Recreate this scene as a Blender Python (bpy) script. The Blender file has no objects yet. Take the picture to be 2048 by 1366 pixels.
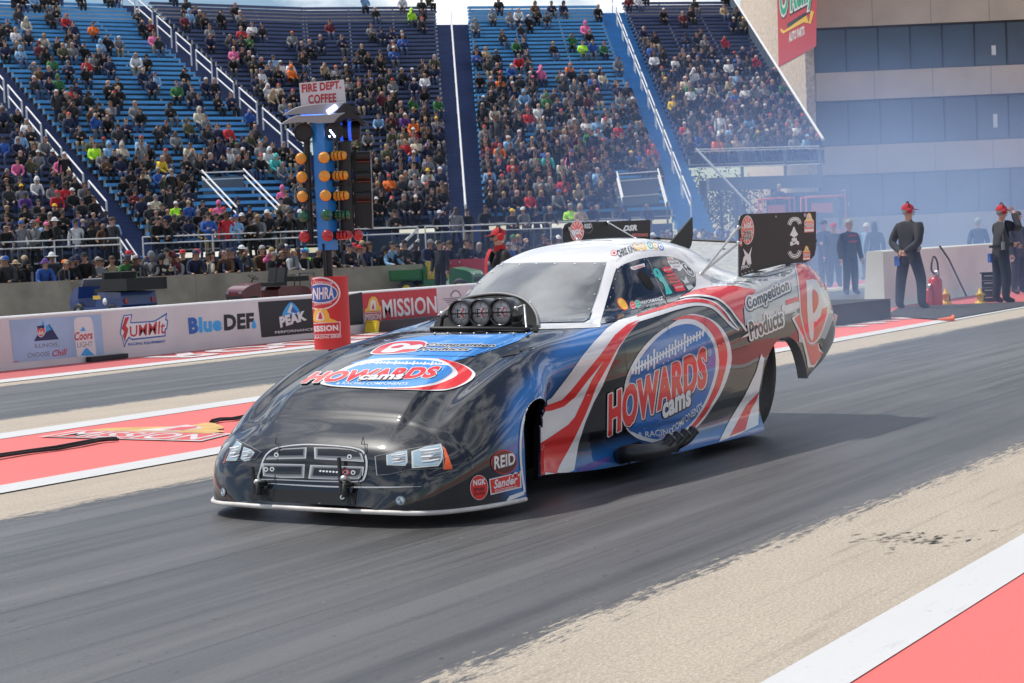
import bpy, bmesh, math, random
import numpy as np
from mathutils import Vector, Matrix
from mathutils.bvhtree import BVHTree
R_ = math.radians
scene = bpy.context.scene
COL = scene.collection

# ------------------------------------------------------------------ camera
FPX, EYE = 3500.0, 1.38            # focal length in photo pixels, eye height in metres
ROLL = math.atan(.043)
PITCH, YAW = R_(3.03222), R_(32.18646)
cY, sY = math.cos(YAW), math.sin(YAW)
FW0 = np.array([cY, sY, 0.]); RT0 = np.array([sY, -cY, 0.]); UP0 = np.array([0, 0, 1.])
FW = FW0*math.cos(PITCH) - UP0*math.sin(PITCH)
UP1 = UP0*math.cos(PITCH) + FW0*math.sin(PITCH)
CR = RT0*math.cos(ROLL) - UP1*math.sin(ROLL)
CU = RT0*math.sin(ROLL) + UP1*math.cos(ROLL)
EYEP = np.array([0, 0, EYE])
cam_data = bpy.data.cameras.new('camera')
cam = bpy.data.objects.new('camera', cam_data); COL.objects.link(cam)
M = Matrix.Identity(4)
for i in range(3):
    M[i][0], M[i][1], M[i][2], M[i][3] = CR[i], CU[i], -FW[i], EYEP[i]
cam.matrix_world = M
cam_data.sensor_width = 36.0
cam_data.lens = FPX/2048*36
cam_data.clip_start, cam_data.clip_end = .1, 3000
cam_data.dof.use_dof = True
cam_data.dof.focus_distance = 10.2
cam_data.dof.aperture_fstop = 13.0
scene.camera = cam

# ------------------------------------------------------------------ world, sun, exposure
SUN_DIR = Vector((-.12, .53, 1.0)).normalized()
world = bpy.data.worlds.new('World'); scene.world = world
world.use_nodes = True
wn, wl = world.node_tree.nodes, world.node_tree.links
wn.clear()
w_out = wn.new('ShaderNodeOutputWorld'); w_bg = wn.new('ShaderNodeBackground')
w_sky = wn.new('ShaderNodeTexSky'); w_sky.sky_type = 'NISHITA'; w_sky.sun_disc = False
w_sky.sun_elevation = math.asin(SUN_DIR.z)
w_sky.sun_rotation = math.atan2(SUN_DIR.x, SUN_DIR.y)
w_sky.dust_density = .25; w_sky.ozone_density = 2.5
w_tc = wn.new('ShaderNodeTexCoord')
w_map = wn.new('ShaderNodeMapping'); w_map.inputs['Scale'].default_value = (1.5, 1.5, 3.2)
w_noise = wn.new('ShaderNodeTexNoise'); w_noise.inputs['Scale'].default_value = 2.6
w_noise.inputs['Detail'].default_value = 9; w_noise.inputs['Roughness'].default_value = .6
w_ramp = wn.new('ShaderNodeValToRGB')
w_ramp.color_ramp.elements[0].position = .47; w_ramp.color_ramp.elements[1].position = .60
w_mix = wn.new('ShaderNodeMix'); w_mix.data_type = 'RGBA'
w_mix.inputs['B'].default_value = (12.5, 12.8, 13.2, 1)
wl.new(w_tc.outputs['Generated'], w_map.inputs['Vector'])
wl.new(w_map.outputs['Vector'], w_noise.inputs['Vector'])
wl.new(w_noise.outputs['Fac'], w_ramp.inputs['Fac'])
wl.new(w_ramp.outputs['Color'], w_mix.inputs['Factor'])
wl.new(w_sky.outputs['Color'], w_mix.inputs['A'])
wl.new(w_mix.outputs['Result'], w_bg.inputs['Color'])
w_bg.inputs['Strength'].default_value = .095
wl.new(w_bg.outputs['Background'], w_out.inputs['Surface'])
sun_data = bpy.data.lights.new('sun', 'SUN'); sun_data.energy = 3.9; sun_data.angle = R_(.9)
sun_data.color = (1, .96, .90)
sun = bpy.data.objects.new('sun', sun_data); COL.objects.link(sun)
sun.location = (0, 0, 60)
sun.rotation_euler = SUN_DIR.to_track_quat('Z', 'Y').to_euler()
scene.view_settings.view_transform = 'Standard'
scene.view_settings.look = 'None'
scene.view_settings.exposure = 0.0
scene.view_settings.gamma = 1
scene.cycles.volume_step_rate = 2.0
scene.cycles.max_bounces = 8
scene.cycles.volume_bounces = 1
scene.cycles.transparent_max_bounces = 12

# ------------------------------------------------------------------ measuring helpers: photo pixel -> point in the place
def ray(px, py):
    a, b = px-1024, py-683
    d = FW*FPX + CR*a - CU*b
    return d/np.linalg.norm(d)
def on_y(px, py, Y):
    d = ray(px, py); return EYEP + d*(Y/d[1])
def on_z(px, py, Z=0.):
    d = ray(px, py); return EYEP + d*((Z-EYE)/d[2])
def at_depth(px, py, z):
    d = ray(px, py); return EYEP + d*(z/(d@FW0))
def on_plane(px, py, p, n):
    d = ray(px, py); return EYEP + d*(((np.array(p)-EYEP)@n)/(d@n))
def proj(P):
    p = np.array(P)-EYEP; z = p@FW
    return p@CR/z*FPX+1024, -(p@CU)/z*FPX+683

# ------------------------------------------------------------------ objects
def tag(o, label=None, cat=None, group=None, kind=None):
    if label: o['label'] = label
    if cat: o['category'] = cat
    if group: o['group'] = group
    if kind: o['kind'] = kind
    return o
def thing(name, label, cat, loc=(0, 0, 0), rz=0, group=None):
    o = bpy.data.objects.new(name, None); COL.objects.link(o)
    o.location = loc; o.rotation_euler = (0, 0, rz); o.empty_display_size = .2
    return tag(o, label, cat, group)
def copy_tree(o, parent=None):
    c = o.copy(); COL.objects.link(c)
    if parent: c.parent = parent
    for ch in o.children: copy_tree(ch, c)
    return c
def link_mesh(name, me, parent=None):
    o = bpy.data.objects.new(name, me); COL.objects.link(o)
    if parent: o.parent = parent
    return o

class MB:
    """collects shapes, builds ONE mesh object"""
    def __init__(s): s.v = []; s.f = []; s.m = []; s.sm = []
    def add(s, verts, faces, mi=0, smooth=False):
        b = len(s.v); s.v += [tuple(map(float, p)) for p in verts]
        for f in faces: s.f.append([b+i for i in f]); s.m.append(mi); s.sm.append(smooth)
        return s
    def box(s, c, size, mi=0, rot=None):
        hx, hy, hz = [k/2 for k in size]
        P = [Vector((x, y, z)) for x in (-hx, hx) for y in (-hy, hy) for z in (-hz, hz)]
        if rot is not None: P = [rot @ p for p in P]
        P = [p+Vector(c) for p in P]
        return s.add(P, [(0, 1, 3, 2), (4, 6, 7, 5), (0, 4, 5, 1), (2, 3, 7, 6), (0, 2, 6, 4), (1, 5, 7, 3)], mi)
    def obox(s, p0, ax, ay, az, mi=0):
        """box from a corner and three edge vectors"""
        p0, ax, ay, az = [np.array(k, float) for k in (p0, ax, ay, az)]
        P = [p0+i*ax+j*ay+k*az for i in (0, 1) for j in (0, 1) for k in (0, 1)]
        return s.add(P, [(0, 1, 3, 2), (4, 6, 7, 5), (0, 4, 5, 1), (2, 3, 7, 6), (0, 2, 6, 4), (1, 5, 7, 3)], mi)
    def tube(s, pts, r, mi=0, n=8, cap=True):
        pts = [Vector(p) for p in pts]
        if not hasattr(r, '__len__'): r = [r]*len(pts)
        rings = []; up = None
        for i, p in enumerate(pts):
            t = (pts[min(i+1, len(pts)-1)]-pts[max(i-1, 0)]).normalized()
            if up is None:
                up = Vector((0, 0, 1)) if abs(t.z) < .9 else Vector((1, 0, 0))
            a = t.cross(up)
            if a.length < 1e-5: a = t.orthogonal()
            a.normalize(); b = a.cross(t).normalized(); up = b
            rings.append([p+(a*math.cos(2*math.pi*k/n)+b*math.sin(2*math.pi*k/n))*r[i] for k in range(n)])
        V = [q for rr in rings for q in rr]; F = []
        for i in range(len(rings)-1):
            for k in range(n):
                F.append((i*n+k, i*n+(k+1) % n, (i+1)*n+(k+1) % n, (i+1)*n+k))
        s.add(V, F, mi, True)
        if cap:
            s.add(rings[0], [tuple(range(n))][::-1], mi); s.add(rings[-1], [tuple(range(n))], mi)
        return s
    def lathe(s, c, axis, prof, mi=0, n=20, ref=None, cap=True):
        """prof: (distance along axis, radius)"""
        c = Vector(c); ax = Vector(axis).normalized()
        a = Vector(ref) if ref else ax.orthogonal(); a = (a-ax*a.dot(ax)).normalized(); b = ax.cross(a)
        V = [c+ax*h+(a*math.cos(2*math.pi*k/n)+b*math.sin(2*math.pi*k/n))*r for h, r in prof for k in range(n)]
        F = [(i*n+k, i*n+(k+1) % n, (i+1)*n+(k+1) % n, (i+1)*n+k) for i in range(len(prof)-1) for k in range(n)]
        s.add(V, F, mi, True)
        if cap and prof[0][1] > 1e-4: s.add(V[:n], [tuple(range(n))[::-1]], mi)
        if cap and prof[-1][1] > 1e-4: s.add(V[-n:], [tuple(range(n))], mi)
        return s
    def ell(s, c, r, mi=0, n=10, m=7, rot=None):
        V = []; F = []
        for i in range(m+1):
            t = math.pi*i/m
            for k in range(n):
                a = 2*math.pi*k/n
                p = Vector((r[0]*math.sin(t)*math.cos(a), r[1]*math.sin(t)*math.sin(a), r[2]*math.cos(t)))
                if rot is not None: p = rot @ p
                V.append(p+Vector(c))
        for i in range(m):
            for k in range(n): F.append((i*n+k, (i+1)*n+k, (i+1)*n+(k+1) % n, i*n+(k+1) % n))
        return s.add(V, F, mi, True)
    def prism(s, poly, ext, mi=0, mi_side=None):
        """poly: 3D outline, ext: extrusion vector"""
        n = len(poly); P = [np.array(p, float) for p in poly]; e = np.array(ext, float)
        s.add(P, [tuple(range(n))], mi); s.add([p+e for p in P], [tuple(range(n))[::-1]], mi)
        s.add(P+[p+e for p in P], [(i, i+n, (i+1) % n+n, (i+1) % n) for i in range(n)], mi if mi_side is None else mi_side)
        return s
    def mesh(s, name, mats, recalc=False, weld=False):
        me = bpy.data.meshes.new(name)
        me.from_pydata(s.v, [], s.f)
        for m in (mats if isinstance(mats, (list, tuple)) else [mats]): me.materials.append(m)
        me.polygons.foreach_set('material_index', s.m)
        me.polygons.foreach_set('use_smooth', s.sm)
        if recalc or weld:
            bm = bmesh.new(); bm.from_mesh(me)
            if weld: bmesh.ops.remove_doubles(bm, verts=bm.verts, dist=1e-4)
            bmesh.ops.recalc_face_normals(bm, faces=bm.faces)
            bm.to_mesh(me); bm.free()
        me.update()
        return me
    def build(s, name, mats, parent=None, recalc=True):
        return link_mesh(name, s.mesh(name, mats, recalc), parent)

# ------------------------------------------------------------------ materials
MATS = {}
def mat(name, col, rough=.6, metal=0., coat=0., spec=.5, emit=None, estr=1., noise=0., nscale=8., bump=0., bscale=60., trans=0., alpha=1.):
    if name in MATS: return MATS[name]
    m = bpy.data.materials.new(name); m.use_nodes = True
    nt = m.node_tree; b = nt.nodes['Principled BSDF']
    b.inputs['Base Color'].default_value = (*col, 1)
    b.inputs['Roughness'].default_value = rough; b.inputs['Metallic'].default_value = metal
    b.inputs['Coat Weight'].default_value = coat; b.inputs['Coat Roughness'].default_value = .03
    b.inputs['Specular IOR Level'].default_value = spec
    b.inputs['Transmission Weight'].default_value = trans
    b.inputs['Alpha'].default_value = alpha
    if emit: b.inputs['Emission Color'].default_value = (*emit, 1); b.inputs['Emission Strength'].default_value = estr
    if noise or bump:
        tc = nt.nodes.new('ShaderNodeTexCoord')
    if noise:
        n = nt.nodes.new('ShaderNodeTexNoise'); n.inputs['Scale'].default_value = nscale; n.inputs['Detail'].default_value = 6
        nt.links.new(tc.outputs['Object'], n.inputs['Vector'])
        r = nt.nodes.new('ShaderNodeMapRange'); r.inputs['From Min'].default_value = .3; r.inputs['From Max'].default_value = .7
        r.inputs['To Min'].default_value = 1-noise; r.inputs['To Max'].default_value = 1+noise
        nt.links.new(n.outputs['Fac'], r.inputs['Value'])
        mx = nt.nodes.new('ShaderNodeVectorMath'); mx.operation = 'SCALE'; mx.inputs[0].default_value = col
        nt.links.new(r.outputs['Result'], mx.inputs['Scale']); nt.links.new(mx.outputs['Vector'], b.inputs['Base Color'])
    if bump:
        n2 = nt.nodes.new('ShaderNodeTexNoise'); n2.inputs['Scale'].default_value = bscale; n2.inputs['Detail'].default_value = 5
        nt.links.new(tc.outputs['Object'], n2.inputs['Vector'])
        bp = nt.nodes.new('ShaderNodeBump'); bp.inputs['Strength'].default_value = bump; bp.inputs['Distance'].default_value = .02
        nt.links.new(n2.outputs['Fac'], bp.inputs['Height']); nt.links.new(bp.outputs['Normal'], b.inputs['Normal'])
    MATS[name] = m
    return m

# ------------------------------------------------------------------ shapes drawn on a surface
class PlaneSurf:
    def __init__(s, p, n):
        s.p = np.array(p, float); s.n = np.array(n, float); s.n /= np.linalg.norm(s.n)
        if (EYEP-s.p)@s.n < 0: s.n = -s.n
        s.step = None
    def hit(s, px, py, off):
        return on_plane(px, py, s.p+s.n*off, s.n)
class CylSurf:
    miss = False
    """upright cylinder round (cx, cy)"""
    def __init__(s, cx, cy, r): s.c = np.array([cx, cy]); s.r = r; s.step = 5
    def hit(s, px, py, off):
        d = ray(px, py); o = EYEP[:2]-s.c; r = s.r+off
        a = d[:2]@d[:2]; b = o@d[:2]; c = o@o-r*r; q = b*b-a*c; s.miss = q < 0
        t = (-b-math.sqrt(max(q, 0)))/a
        return EYEP+d*t
class BodySurf:
    def __init__(s, bvh, step=4.5): s.b = bvh; s.step = step; s.t = 10.; s.miss = False
    def hit(s, px, py, off):
        d = Vector(ray(px, py)); o = Vector(EYEP)
        h, n, i, t = s.b.ray_cast(o, d)
        s.miss = h is None or n.dot(d) > .0
        if s.miss:
            h, n, i, _ = s.b.find_nearest(o+d*s.t)
        else: s.t = t
        if n.dot(d) > 0: n = -n
        return np.array(h+n*(off+.0018))
LAYER = .0009
def _drape(bm, mb, surf, layer, mi, fn):
    for f in bm.faces: f.normal_update()
    bmesh.ops.triangulate(bm, faces=bm.faces[:])
    if surf.step:
        # cut along a grid so the piece can follow the curved surface
        for axis in (0, 1):
            lo = min(v.co[axis] for v in bm.verts); hi = max(v.co[axis] for v in bm.verts)
            k = math.ceil(lo/surf.step)
            while k*surf.step < hi:
                co = [0, 0, 0]; no = [0, 0, 0]; co[axis] = k*surf.step+.013; no[axis] = 1
                bmesh.ops.bisect_plane(bm, geom=bm.verts[:]+bm.edges[:]+bm.faces[:], plane_co=co, plane_no=no, dist=1e-5)
                k += 1
    bm.verts.index_update()
    F = [[v.index for v in f.verts] for f in bm.faces]
    if isinstance(surf, CylSurf):
        V = []; bad = []
        for v in bm.verts: V.append(surf.hit(v.co.x, v.co.y, LAYER*layer)); bad.append(surf.miss)
        F = [f for f in F if not any(bad[i] for i in f)]
    elif isinstance(surf, BodySurf):
        V = []; bad = []; ts = []
        for k in range(2):
            V = []; bad = []
            if k and ts: surf.t = float(np.median(ts))
            for v in bm.verts:
                if k and ts: surf.t = float(np.median(ts))
                V.append(surf.hit(v.co.x, v.co.y, LAYER*layer)); bad.append(surf.miss)
                if not k and not surf.miss: ts.append(surf.t)
            if not any(bad): break
        ok = [i for i in range(len(V)) if not bad[i]]
        # pieces that run past the edge of the shell end at the edge
        F = [f for f in F if sum(bad[i] for i in f) < 3 and max(np.linalg.norm(V[f[i]]-V[f[i-1]]) for i in range(len(f))) < .12]
    else: V = [surf.hit(v.co.x, v.co.y, LAYER*layer) for v in bm.verts]
    # faces towards the camera
    F2 = []
    for f in F:
        a, b, c = [V[i] for i in f[:3]]
        if np.cross(b-a, c-a)@(EYEP-a) < 0: f = f[::-1]
        F2.append(f)
    mb.add(V, F2, mi, bool(surf.step))
def patch(mb, poly, surf, layer, mi, tf=None):
    if tf: poly = [(tf[0]+x/tf[2], tf[1]+y/tf[2]) for x, y in poly]
    bm = bmesh.new()
    vs = [bm.verts.new((x, y, 0)) for x, y in poly]
    bm.faces.new(vs)
    _drape(bm, mb, surf, layer, mi, None); bm.free()
def spl(pts, n=8, closed=False):
    """Catmull-Rom through points"""
    P = [np.array(p, float) for p in pts]; N = len(P); out = []
    for i in range(N if closed else N-1):
        g = (lambda k: P[k % N]) if closed else (lambda k: P[min(max(k, 0), N-1)])
        p0, p1, p2, p3 = g(i-1), g(i), g(i+1), g(i+2)
        for j in range(n):
            t = j/n
            out.append(.5*((2*p1)+(-p0+p2)*t+(2*p0-5*p1+4*p2-p3)*t*t+(-p0+3*p1-3*p2+p3)*t**3))
    if not closed: out.append(P[-1])
    return [tuple(p) for p in out]
def blob(mb, poly, surf, layer, mi, tf=None, n=4): patch(mb, spl(poly, n, True), surf, layer, mi, tf)
def stripe(mb, pts, w, surf, layer, mi, tf=None, n=5):
    if not hasattr(w, '__len__'): w = [w]*len(pts)
    q = spl([(x, y, k) for (x, y), k in zip(pts, w)], n)
    L, Rr = [], []
    for i, (x, y, k) in enumerate(q):
        x0, y0, _ = q[max(i-1, 0)]; x1, y1, _ = q[min(i+1, len(q)-1)]
        l = math.hypot(x1-x0, y1-y0) or 1; nx, ny = -(y1-y0)/l, (x1-x0)/l
        L.append((x+nx*k/2, y+ny*k/2)); Rr.append((x-nx*k/2, y-ny*k/2))
    s = 0
    for i in range(len(q)-1): patch(mb, [L[i], L[i+1], Rr[i+1], Rr[i]], surf, layer, mi, tf)
def disc(mb, cx, cy, rx, ry, surf, layer, mi, tf=None, n=28, rot=0):
    c, s = math.cos(rot), math.sin(rot)
    patch(mb, [(cx+c*rx*math.cos(t)-s*ry*math.sin(t), cy+s*rx*math.cos(t)+c*ry*math.sin(t)) for t in [2*math.pi*k/n for k in range(n)]], surf, layer, mi, tf)
_txt = {}
def text_mesh(body, offset, shear, sp=1., res=3):
    key = (body, round(offset, 4), shear, sp)
    if key in _txt: return _txt[key]
    cu = bpy.data.curves.new('lettering', 'FONT'); cu.body = body; cu.offset = offset; cu.shear = shear; cu.space_character = sp
    cu.resolution_u = res; cu.fill_mode = 'FRONT'
    ob = bpy.data.objects.new('lettering', cu); COL.objects.link(ob)
    dg = bpy.context.evaluated_depsgraph_get(); dg.update()
    me = bpy.data.meshes.new_from_object(ob.evaluated_get(dg))
    V = np.array([v.co[:2] for v in me.vertices]) if len(me.vertices) else np.zeros((0, 2))
    F = [list(p.vertices) for p in me.polygons]
    bpy.data.objects.remove(ob); bpy.data.curves.remove(cu); bpy.data.meshes.remove(me)
    _txt[key] = (V, F); return _txt[key]
def text(mb, body, quad, surf, layer, mi, bold=0., outline=0., shear=0., tf=None):
    """quad: photo pixels of bottom-left, bottom-right, top-right, top-left of the lettering's box"""
    V0, _ = text_mesh(body, bold, shear, 1+bold*1.3)
    V, F = text_mesh(body, bold+outline, shear, 1+bold*1.3)
    if not len(V): return
    lo, hi = V0.min(0), V0.max(0)
    if tf: quad = [(tf[0]+x/tf[2], tf[1]+y/tf[2]) for x, y in quad]
    q = [np.array(p, float) for p in quad]
    bm = bmesh.new()
    vs = []
    for x, y in V:
        u, w = (x-lo[0])/(hi[0]-lo[0]), (y-lo[1])/(hi[1]-lo[1])
        p = (q[0]*(1-u)+q[1]*u)*(1-w)+(q[3]*(1-u)+q[2]*u)*w
        vs.append(bm.verts.new((p[0], p[1], 0)))
    for f in F:
        try: bm.faces.new([vs[i] for i in f])
        except ValueError: pass
    _drape(bm, mb, surf, layer, mi, None); bm.free()
# ================================================================== GROUND
def ground_mat(name, kind):
    m = bpy.data.materials.new(name); m.use_nodes = True
    nt = m.node_tree; N, L = nt.nodes, nt.links; b = N['Principled BSDF']
    geo = N.new('ShaderNodeNewGeometry')
    def noise(scale, vec_scale, detail=6, rough=.6, w=None):
        mp = N.new('ShaderNodeMapping'); mp.inputs['Scale'].default_value = vec_scale
        L.new(geo.outputs['Position'], mp.inputs['Vector'])
        n = N.new('ShaderNodeTexNoise'); n.inputs['Scale'].default_value = scale
        n.inputs['Detail'].default_value = detail; n.inputs['Roughness'].default_value = rough
        L.new(mp.outputs['Vector'], n.inputs['Vector']); return n.outputs['Fac']
    def rng(x, a, bb, c, d):
        r = N.new('ShaderNodeMapRange'); r.inputs[1].default_value = a; r.inputs[2].default_value = bb
        r.inputs[3].default_value = c; r.inputs[4].default_value = d; L.new(x, r.inputs[0]); return r.outputs[0]
    def mth(op, a, c):
        k = N.new('ShaderNodeMath'); k.operation = op
        for i, x in enumerate((a, c)):
            if isinstance(x, (int, float)): k.inputs[i].default_value = x
            else: L.new(x, k.inputs[i])
        return k.outputs[0]
    def mix(f, a, c):
        k = N.new('ShaderNodeMix'); k.data_type = 'RGBA'
        if isinstance(f, (int, float)): k.inputs['Factor'].default_value = f
        else: L.new(f, k.inputs['Factor'])
        for nm, x in (('A', a), ('B', c)):
            if isinstance(x, tuple): k.inputs[nm].default_value = (*x, 1)
            else: L.new(x, k.inputs[nm])
        return k.outputs['Result']
    sep = N.new('ShaderNodeSeparateXYZ'); L.new(geo.outputs['Position'], sep.inputs[0])
    if kind in ('tan', 'lane'):
        fine = noise(38, (1, 2.2, 1), 8, .75); mid = noise(1.6, (.5, 1.6, 1), 6); grain = noise(160, (1, 1, 1), 3, .7)
        tan = mix(rng(fine, .3, .7, 0, 1), (.26, .215, .165), (.60, .52, .42))
        tan = mix(rng(mid, .35, .7, 0, .40), tan, (.31, .265, .21))
        tan = mix(rng(grain, .54, .70, 0, .6), tan, (.15, .125, .10)); peb = noise(75, (1, 1.6, 1), 2, .5); tan = mix(rng(peb, .58, .70, 0, .6), tan, (.72, .65, .55))
        streak = noise(5, (.12, 3.0, 1), 7, .65)
        tan = mix(rng(streak, .56, .72, 0, .5), tan, (.17, .15, .125))
        # long weathering cracks
        col = tan; rough = .85
    if kind == 'lane':
        s1 = noise(1.1, (.10, 3.2, 1), 8, .62); s2 = noise(7, (.07, 4, 1), 6, .6); blot = noise(.55, (.6, 1.4, 1), 5)
        fn = noise(45, (.35, 2.2, 1), 5, .7)
        dark = mix(rng(s1, .36, .66, 0, 1), (.054, .054, .054), (.140, .138, .136))
        dark = mix(rng(s2, .54, .70, 0, .75), dark, (.034, .034, .038))
        dark = mix(rng(blot, .45, .7, 0, .5), dark, (.140, .140, .146))
        dark = mix(rng(fn, .58, .78, 0, .35), dark, (.028, .028, .03))
        dust = noise(2.2, (.25, 1.6, 1), 9, .72)
        dark = mix(rng(dust, .62, .78, 0, .28), dark, (.21, .19, .16))
        scf = noise(3.2, (.5, 7, 1), 10, .7)
        dark = mix(rng(scf, .66, .74, 0, .8), dark, (.022, .022, .024))
        ln = noise(1.0, (.012, 9, 1), 3, .5); dark = mix(rng(ln, .62, .66, 0, .55), dark, (.03, .03, .032)); ln2 = noise(1.0, (.03, 22, 1), 2, .5); dark = mix(rng(ln2, .66, .69, 0, .6), dark, (.155, .15, .14))
        trk = noise(.7, (.04, 1.1, 1), 6, .6); dark = mix(rng(trk, .45, .62, 0, .35), dark, (.052, .052, .053))
        fl = noise(26, (.6, 1.6, 1), 2, .5); dark = mix(rng(fl, .69, .73, 0, .85), dark, (.012, .012, .012)); fl2 = noise(31, (.7, 1.5, 1), 2, .5); dark = mix(rng(fl2, .725, .75, 0, .7), dark, (.32, .31, .29))
        wob = noise(.8, (.5, .01, 1), 3); sm = mth('ABSOLUTE', mth('ADD', sep.outputs['Y'], mth('MULTIPLY', wob, .06)), 0)
        for yy, ww in ((4.56, .007), (6.62, .006), (14.1, .012)):
            dd = mth('ABSOLUTE', mth('SUBTRACT', sm, yy), 0); brk = rng(noise(.9, (.6, .05, 1), 4), .47, .53, 0, .85)
            dark = mix(mth('MULTIPLY', rng(dd, 0, ww, 1, 0), brk), dark, (.012, .012, .012))
        # groove position across the lane is carried by two attributes of the sheet: lo, hi
        lo = N.new('ShaderNodeAttribute'); lo.attribute_name = 'edge'
        e1 = noise(1.2, (.10, 1.0, 1), 8, .6); e2 = noise(13, (.16, 1.5, 1), 9, .8); e3 = noise(30, (.35, 1.8, 1), 6, .8)
        d = mth('ADD', lo.outputs['Fac'], mth('ADD', mth('MULTIPLY', mth('SUBTRACT', e1, .5), .6), mth('ADD', mth('MULTIPLY', mth('SUBTRACT', e2, .5), .85), mth('MULTIPLY', mth('SUBTRACT', e3, .5), .7))))
        mask = rng(d, -.02, .035, 0, 1)
        col = mix(mask, tan, dark)
        rr = N.new('ShaderNodeMapRange'); L.new(mask, rr.inputs[0]); rr.inputs[3].default_value = .85; rr.inputs[4].default_value = .42
        r2 = mth('ADD', rr.outputs[0], mth('MULTIPLY', mth('SUBTRACT', s1, .5), .35)); L.new(r2, b.inputs['Roughness'])
        L.new(col, b.inputs['Base Color'])
    elif kind == 'tan':
        L.new(col, b.inputs['Base Color']); b.inputs['Roughness'].default_value = .85
    elif kind in ('red', 'white', 'redfar'):
        base = {'red': (.72, .14, .125), 'redfar': (.50, .10, .10), 'white': (.58, .58, .575)}[kind]
        n1 = noise(9, (.2, 1.5, 1), 8, .7); n2 = noise(1.2, (.4, 1, 1), 6)
        c = mix(rng(n1, .6, .75, 0, .28), base, tuple(k*.55+.02 for k in base))
        n3 = noise(30, (1, 1, 1), 2, .5); c = mix(rng(n3, .71, .76, 0, .6), c, tuple(k*.4 for k in base)); crk = noise(2.5, (.5, 2.5, 1), 10, .8); c = mix(rng(crk, .60, .64, 0, .35), c, tuple(k*.6+.02 for k in base))
        c = mix(rng(n2, .4, .75, 0, .22), c, tuple(k*.72+.05 for k in base))
        L.new(c, b.inputs['Base Color']); b.inputs['Roughness'].default_value = .6
    bp = N.new('ShaderNodeBump'); bp.inputs['Strength'].default_value = .55 if kind in ('tan', 'lane') else .25
    bp.inputs['Distance'].default_value = .006
    L.new(noise(70, (1, 1, 1), 5, .7), bp.inputs['Height']); L.new(bp.outputs['Normal'], b.inputs['Normal'])
    return m
G_TAN = ground_mat('weathered_concrete', 'tan'); G_LANE = ground_mat('rubbered_lane', 'lane')
G_RED = ground_mat('red_ground_paint', 'red'); G_WHITE = ground_mat('white_ground_paint', 'white')
G_REDF = ground_mat('faded_red_ground_paint', 'redfar')
def sheet(name, x0, x1, y0, y1, z, m, edge=None):
    nx = 1
    ys = [y0, y1]
    if edge: ys = sorted(set([y0, y1]+list(np.linspace(y0, y1, 60))))
    V = [(x, y, z) for x in (x0, x1) for y in ys]; k = len(ys)
    F = [(i, i+k, i+k+1, i+1) for i in range(k-1)]
    mb = MB().add(V, F); o = mb.build(name, m, None, False)
    if edge:
        at = o.data.attributes.new('edge', 'FLOAT', 'POINT')
        at.data.foreach_set('value', [min(v[1]-edge[0], edge[1]-v[1]) for v in V])
    return tag(o, kind='structure')
sheet('ground', -900, 1600, -900, 1600, -.004, G_TAN)
sheet('racing_lane', -60, 140, 2.15, 8.50, 0.000, G_LANE, (3.15, 7.62))
sheet('racing_lane', -60, 140, 11.5, 17.0, 0.000, G_LANE, (12.55, 16.25))
sheet('painted_apron', -60, 140, -1.2, 2.03, .0045, G_RED)
sheet('painted_line', -60, 140, 1.985, 2.237, .0085, G_WHITE)
sheet('painted_median', -60, 29.5, 8.70, 11.2, .0045, G_RED)
sheet('painted_line', -60, 140, 8.44, 8.752, .0085, G_WHITE)
sheet('painted_line', -60, 140, 11.15, 11.54, .0085, G_WHITE)
sheet('painted_strip', -60, 140, 17.1, 18.9, .0045, G_REDF)
sheet('painted_line', -60, 140, 16.75, 17.22, .0085, G_WHITE)
sheet('median_apron', 29.5, 140, 8.70, 11.2, .0045, G_REDF)
asph = mat('service_road_asphalt', (.085, .085, .09), .85, noise=.25, nscale=2, bump=.3)
sheet('service_road', -60, 140, 19.3, 60, .003, asph)
# ================================================================== THE RACE CAR
YC = 5.75
def car_paint():
    m = bpy.data.materials.new('airbrushed_body_paint'); m.use_nodes = True
    nt = m.node_tree; b = nt.nodes['Principled BSDF']
    a = nt.nodes.new('ShaderNodeAttribute'); a.attribute_name = 'paint'
    nt.links.new(a.outputs['Color'], b.inputs['Base Color'])
    b.inputs['Roughness'].default_value = .35; b.inputs['Specular IOR Level'].default_value = .15; b.inputs['Coat Weight'].default_value = 1; b.inputs['Coat Roughness'].default_value = .025
    b.inputs['Coat IOR'].default_value = 1.62
    tc = nt.nodes.new('ShaderNodeTexCoord'); n = nt.nodes.new('ShaderNodeTexNoise'); n.inputs['Scale'].default_value = 3.2; n.inputs['Detail'].default_value = 2
    nt.links.new(tc.outputs['Object'], n.inputs['Vector'])
    bp = nt.nodes.new('ShaderNodeBump'); bp.inputs['Strength'].default_value = .05; bp.inputs['Distance'].default_value = .02
    nt.links.new(n.outputs['Fac'], bp.inputs['Height']); nt.links.new(bp.outputs['Normal'], b.inputs['Coat Normal']); nt.links.new(bp.outputs['Normal'], b.inputs['Normal'])
    return m
def gloss(name, col, **k):
    a = dict(rough=.35, coat=1., spec=.2); a.update(k); return mat(name, col, **a)
C_BODY = car_paint()
C_WHITE = gloss('gloss_white', (.80, .80, .80)); C_RED = gloss('gloss_red', (.76, .028, .026))
C_BLUE = gloss('gloss_blue', (.035, .16, .50)); C_SKY = gloss('gloss_sky_blue', (.06, .30, .78))
C_BLACK = gloss('gloss_black', (.008, .008, .010)); C_SILVER = gloss('pearl_silver', (.56, .60, .59))
C_MATTE = mat('matte_black', (.012, .012, .013), .55); C_DARK = mat('dark_interior', (.004, .004, .004), .9)
C_STEEL = mat('brushed_steel', (.55, .55, .55), .35, 1.); C_ALU = mat('spun_aluminium', (.62, .62, .6), .42, .85, noise=.15, nscale=20)
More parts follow.
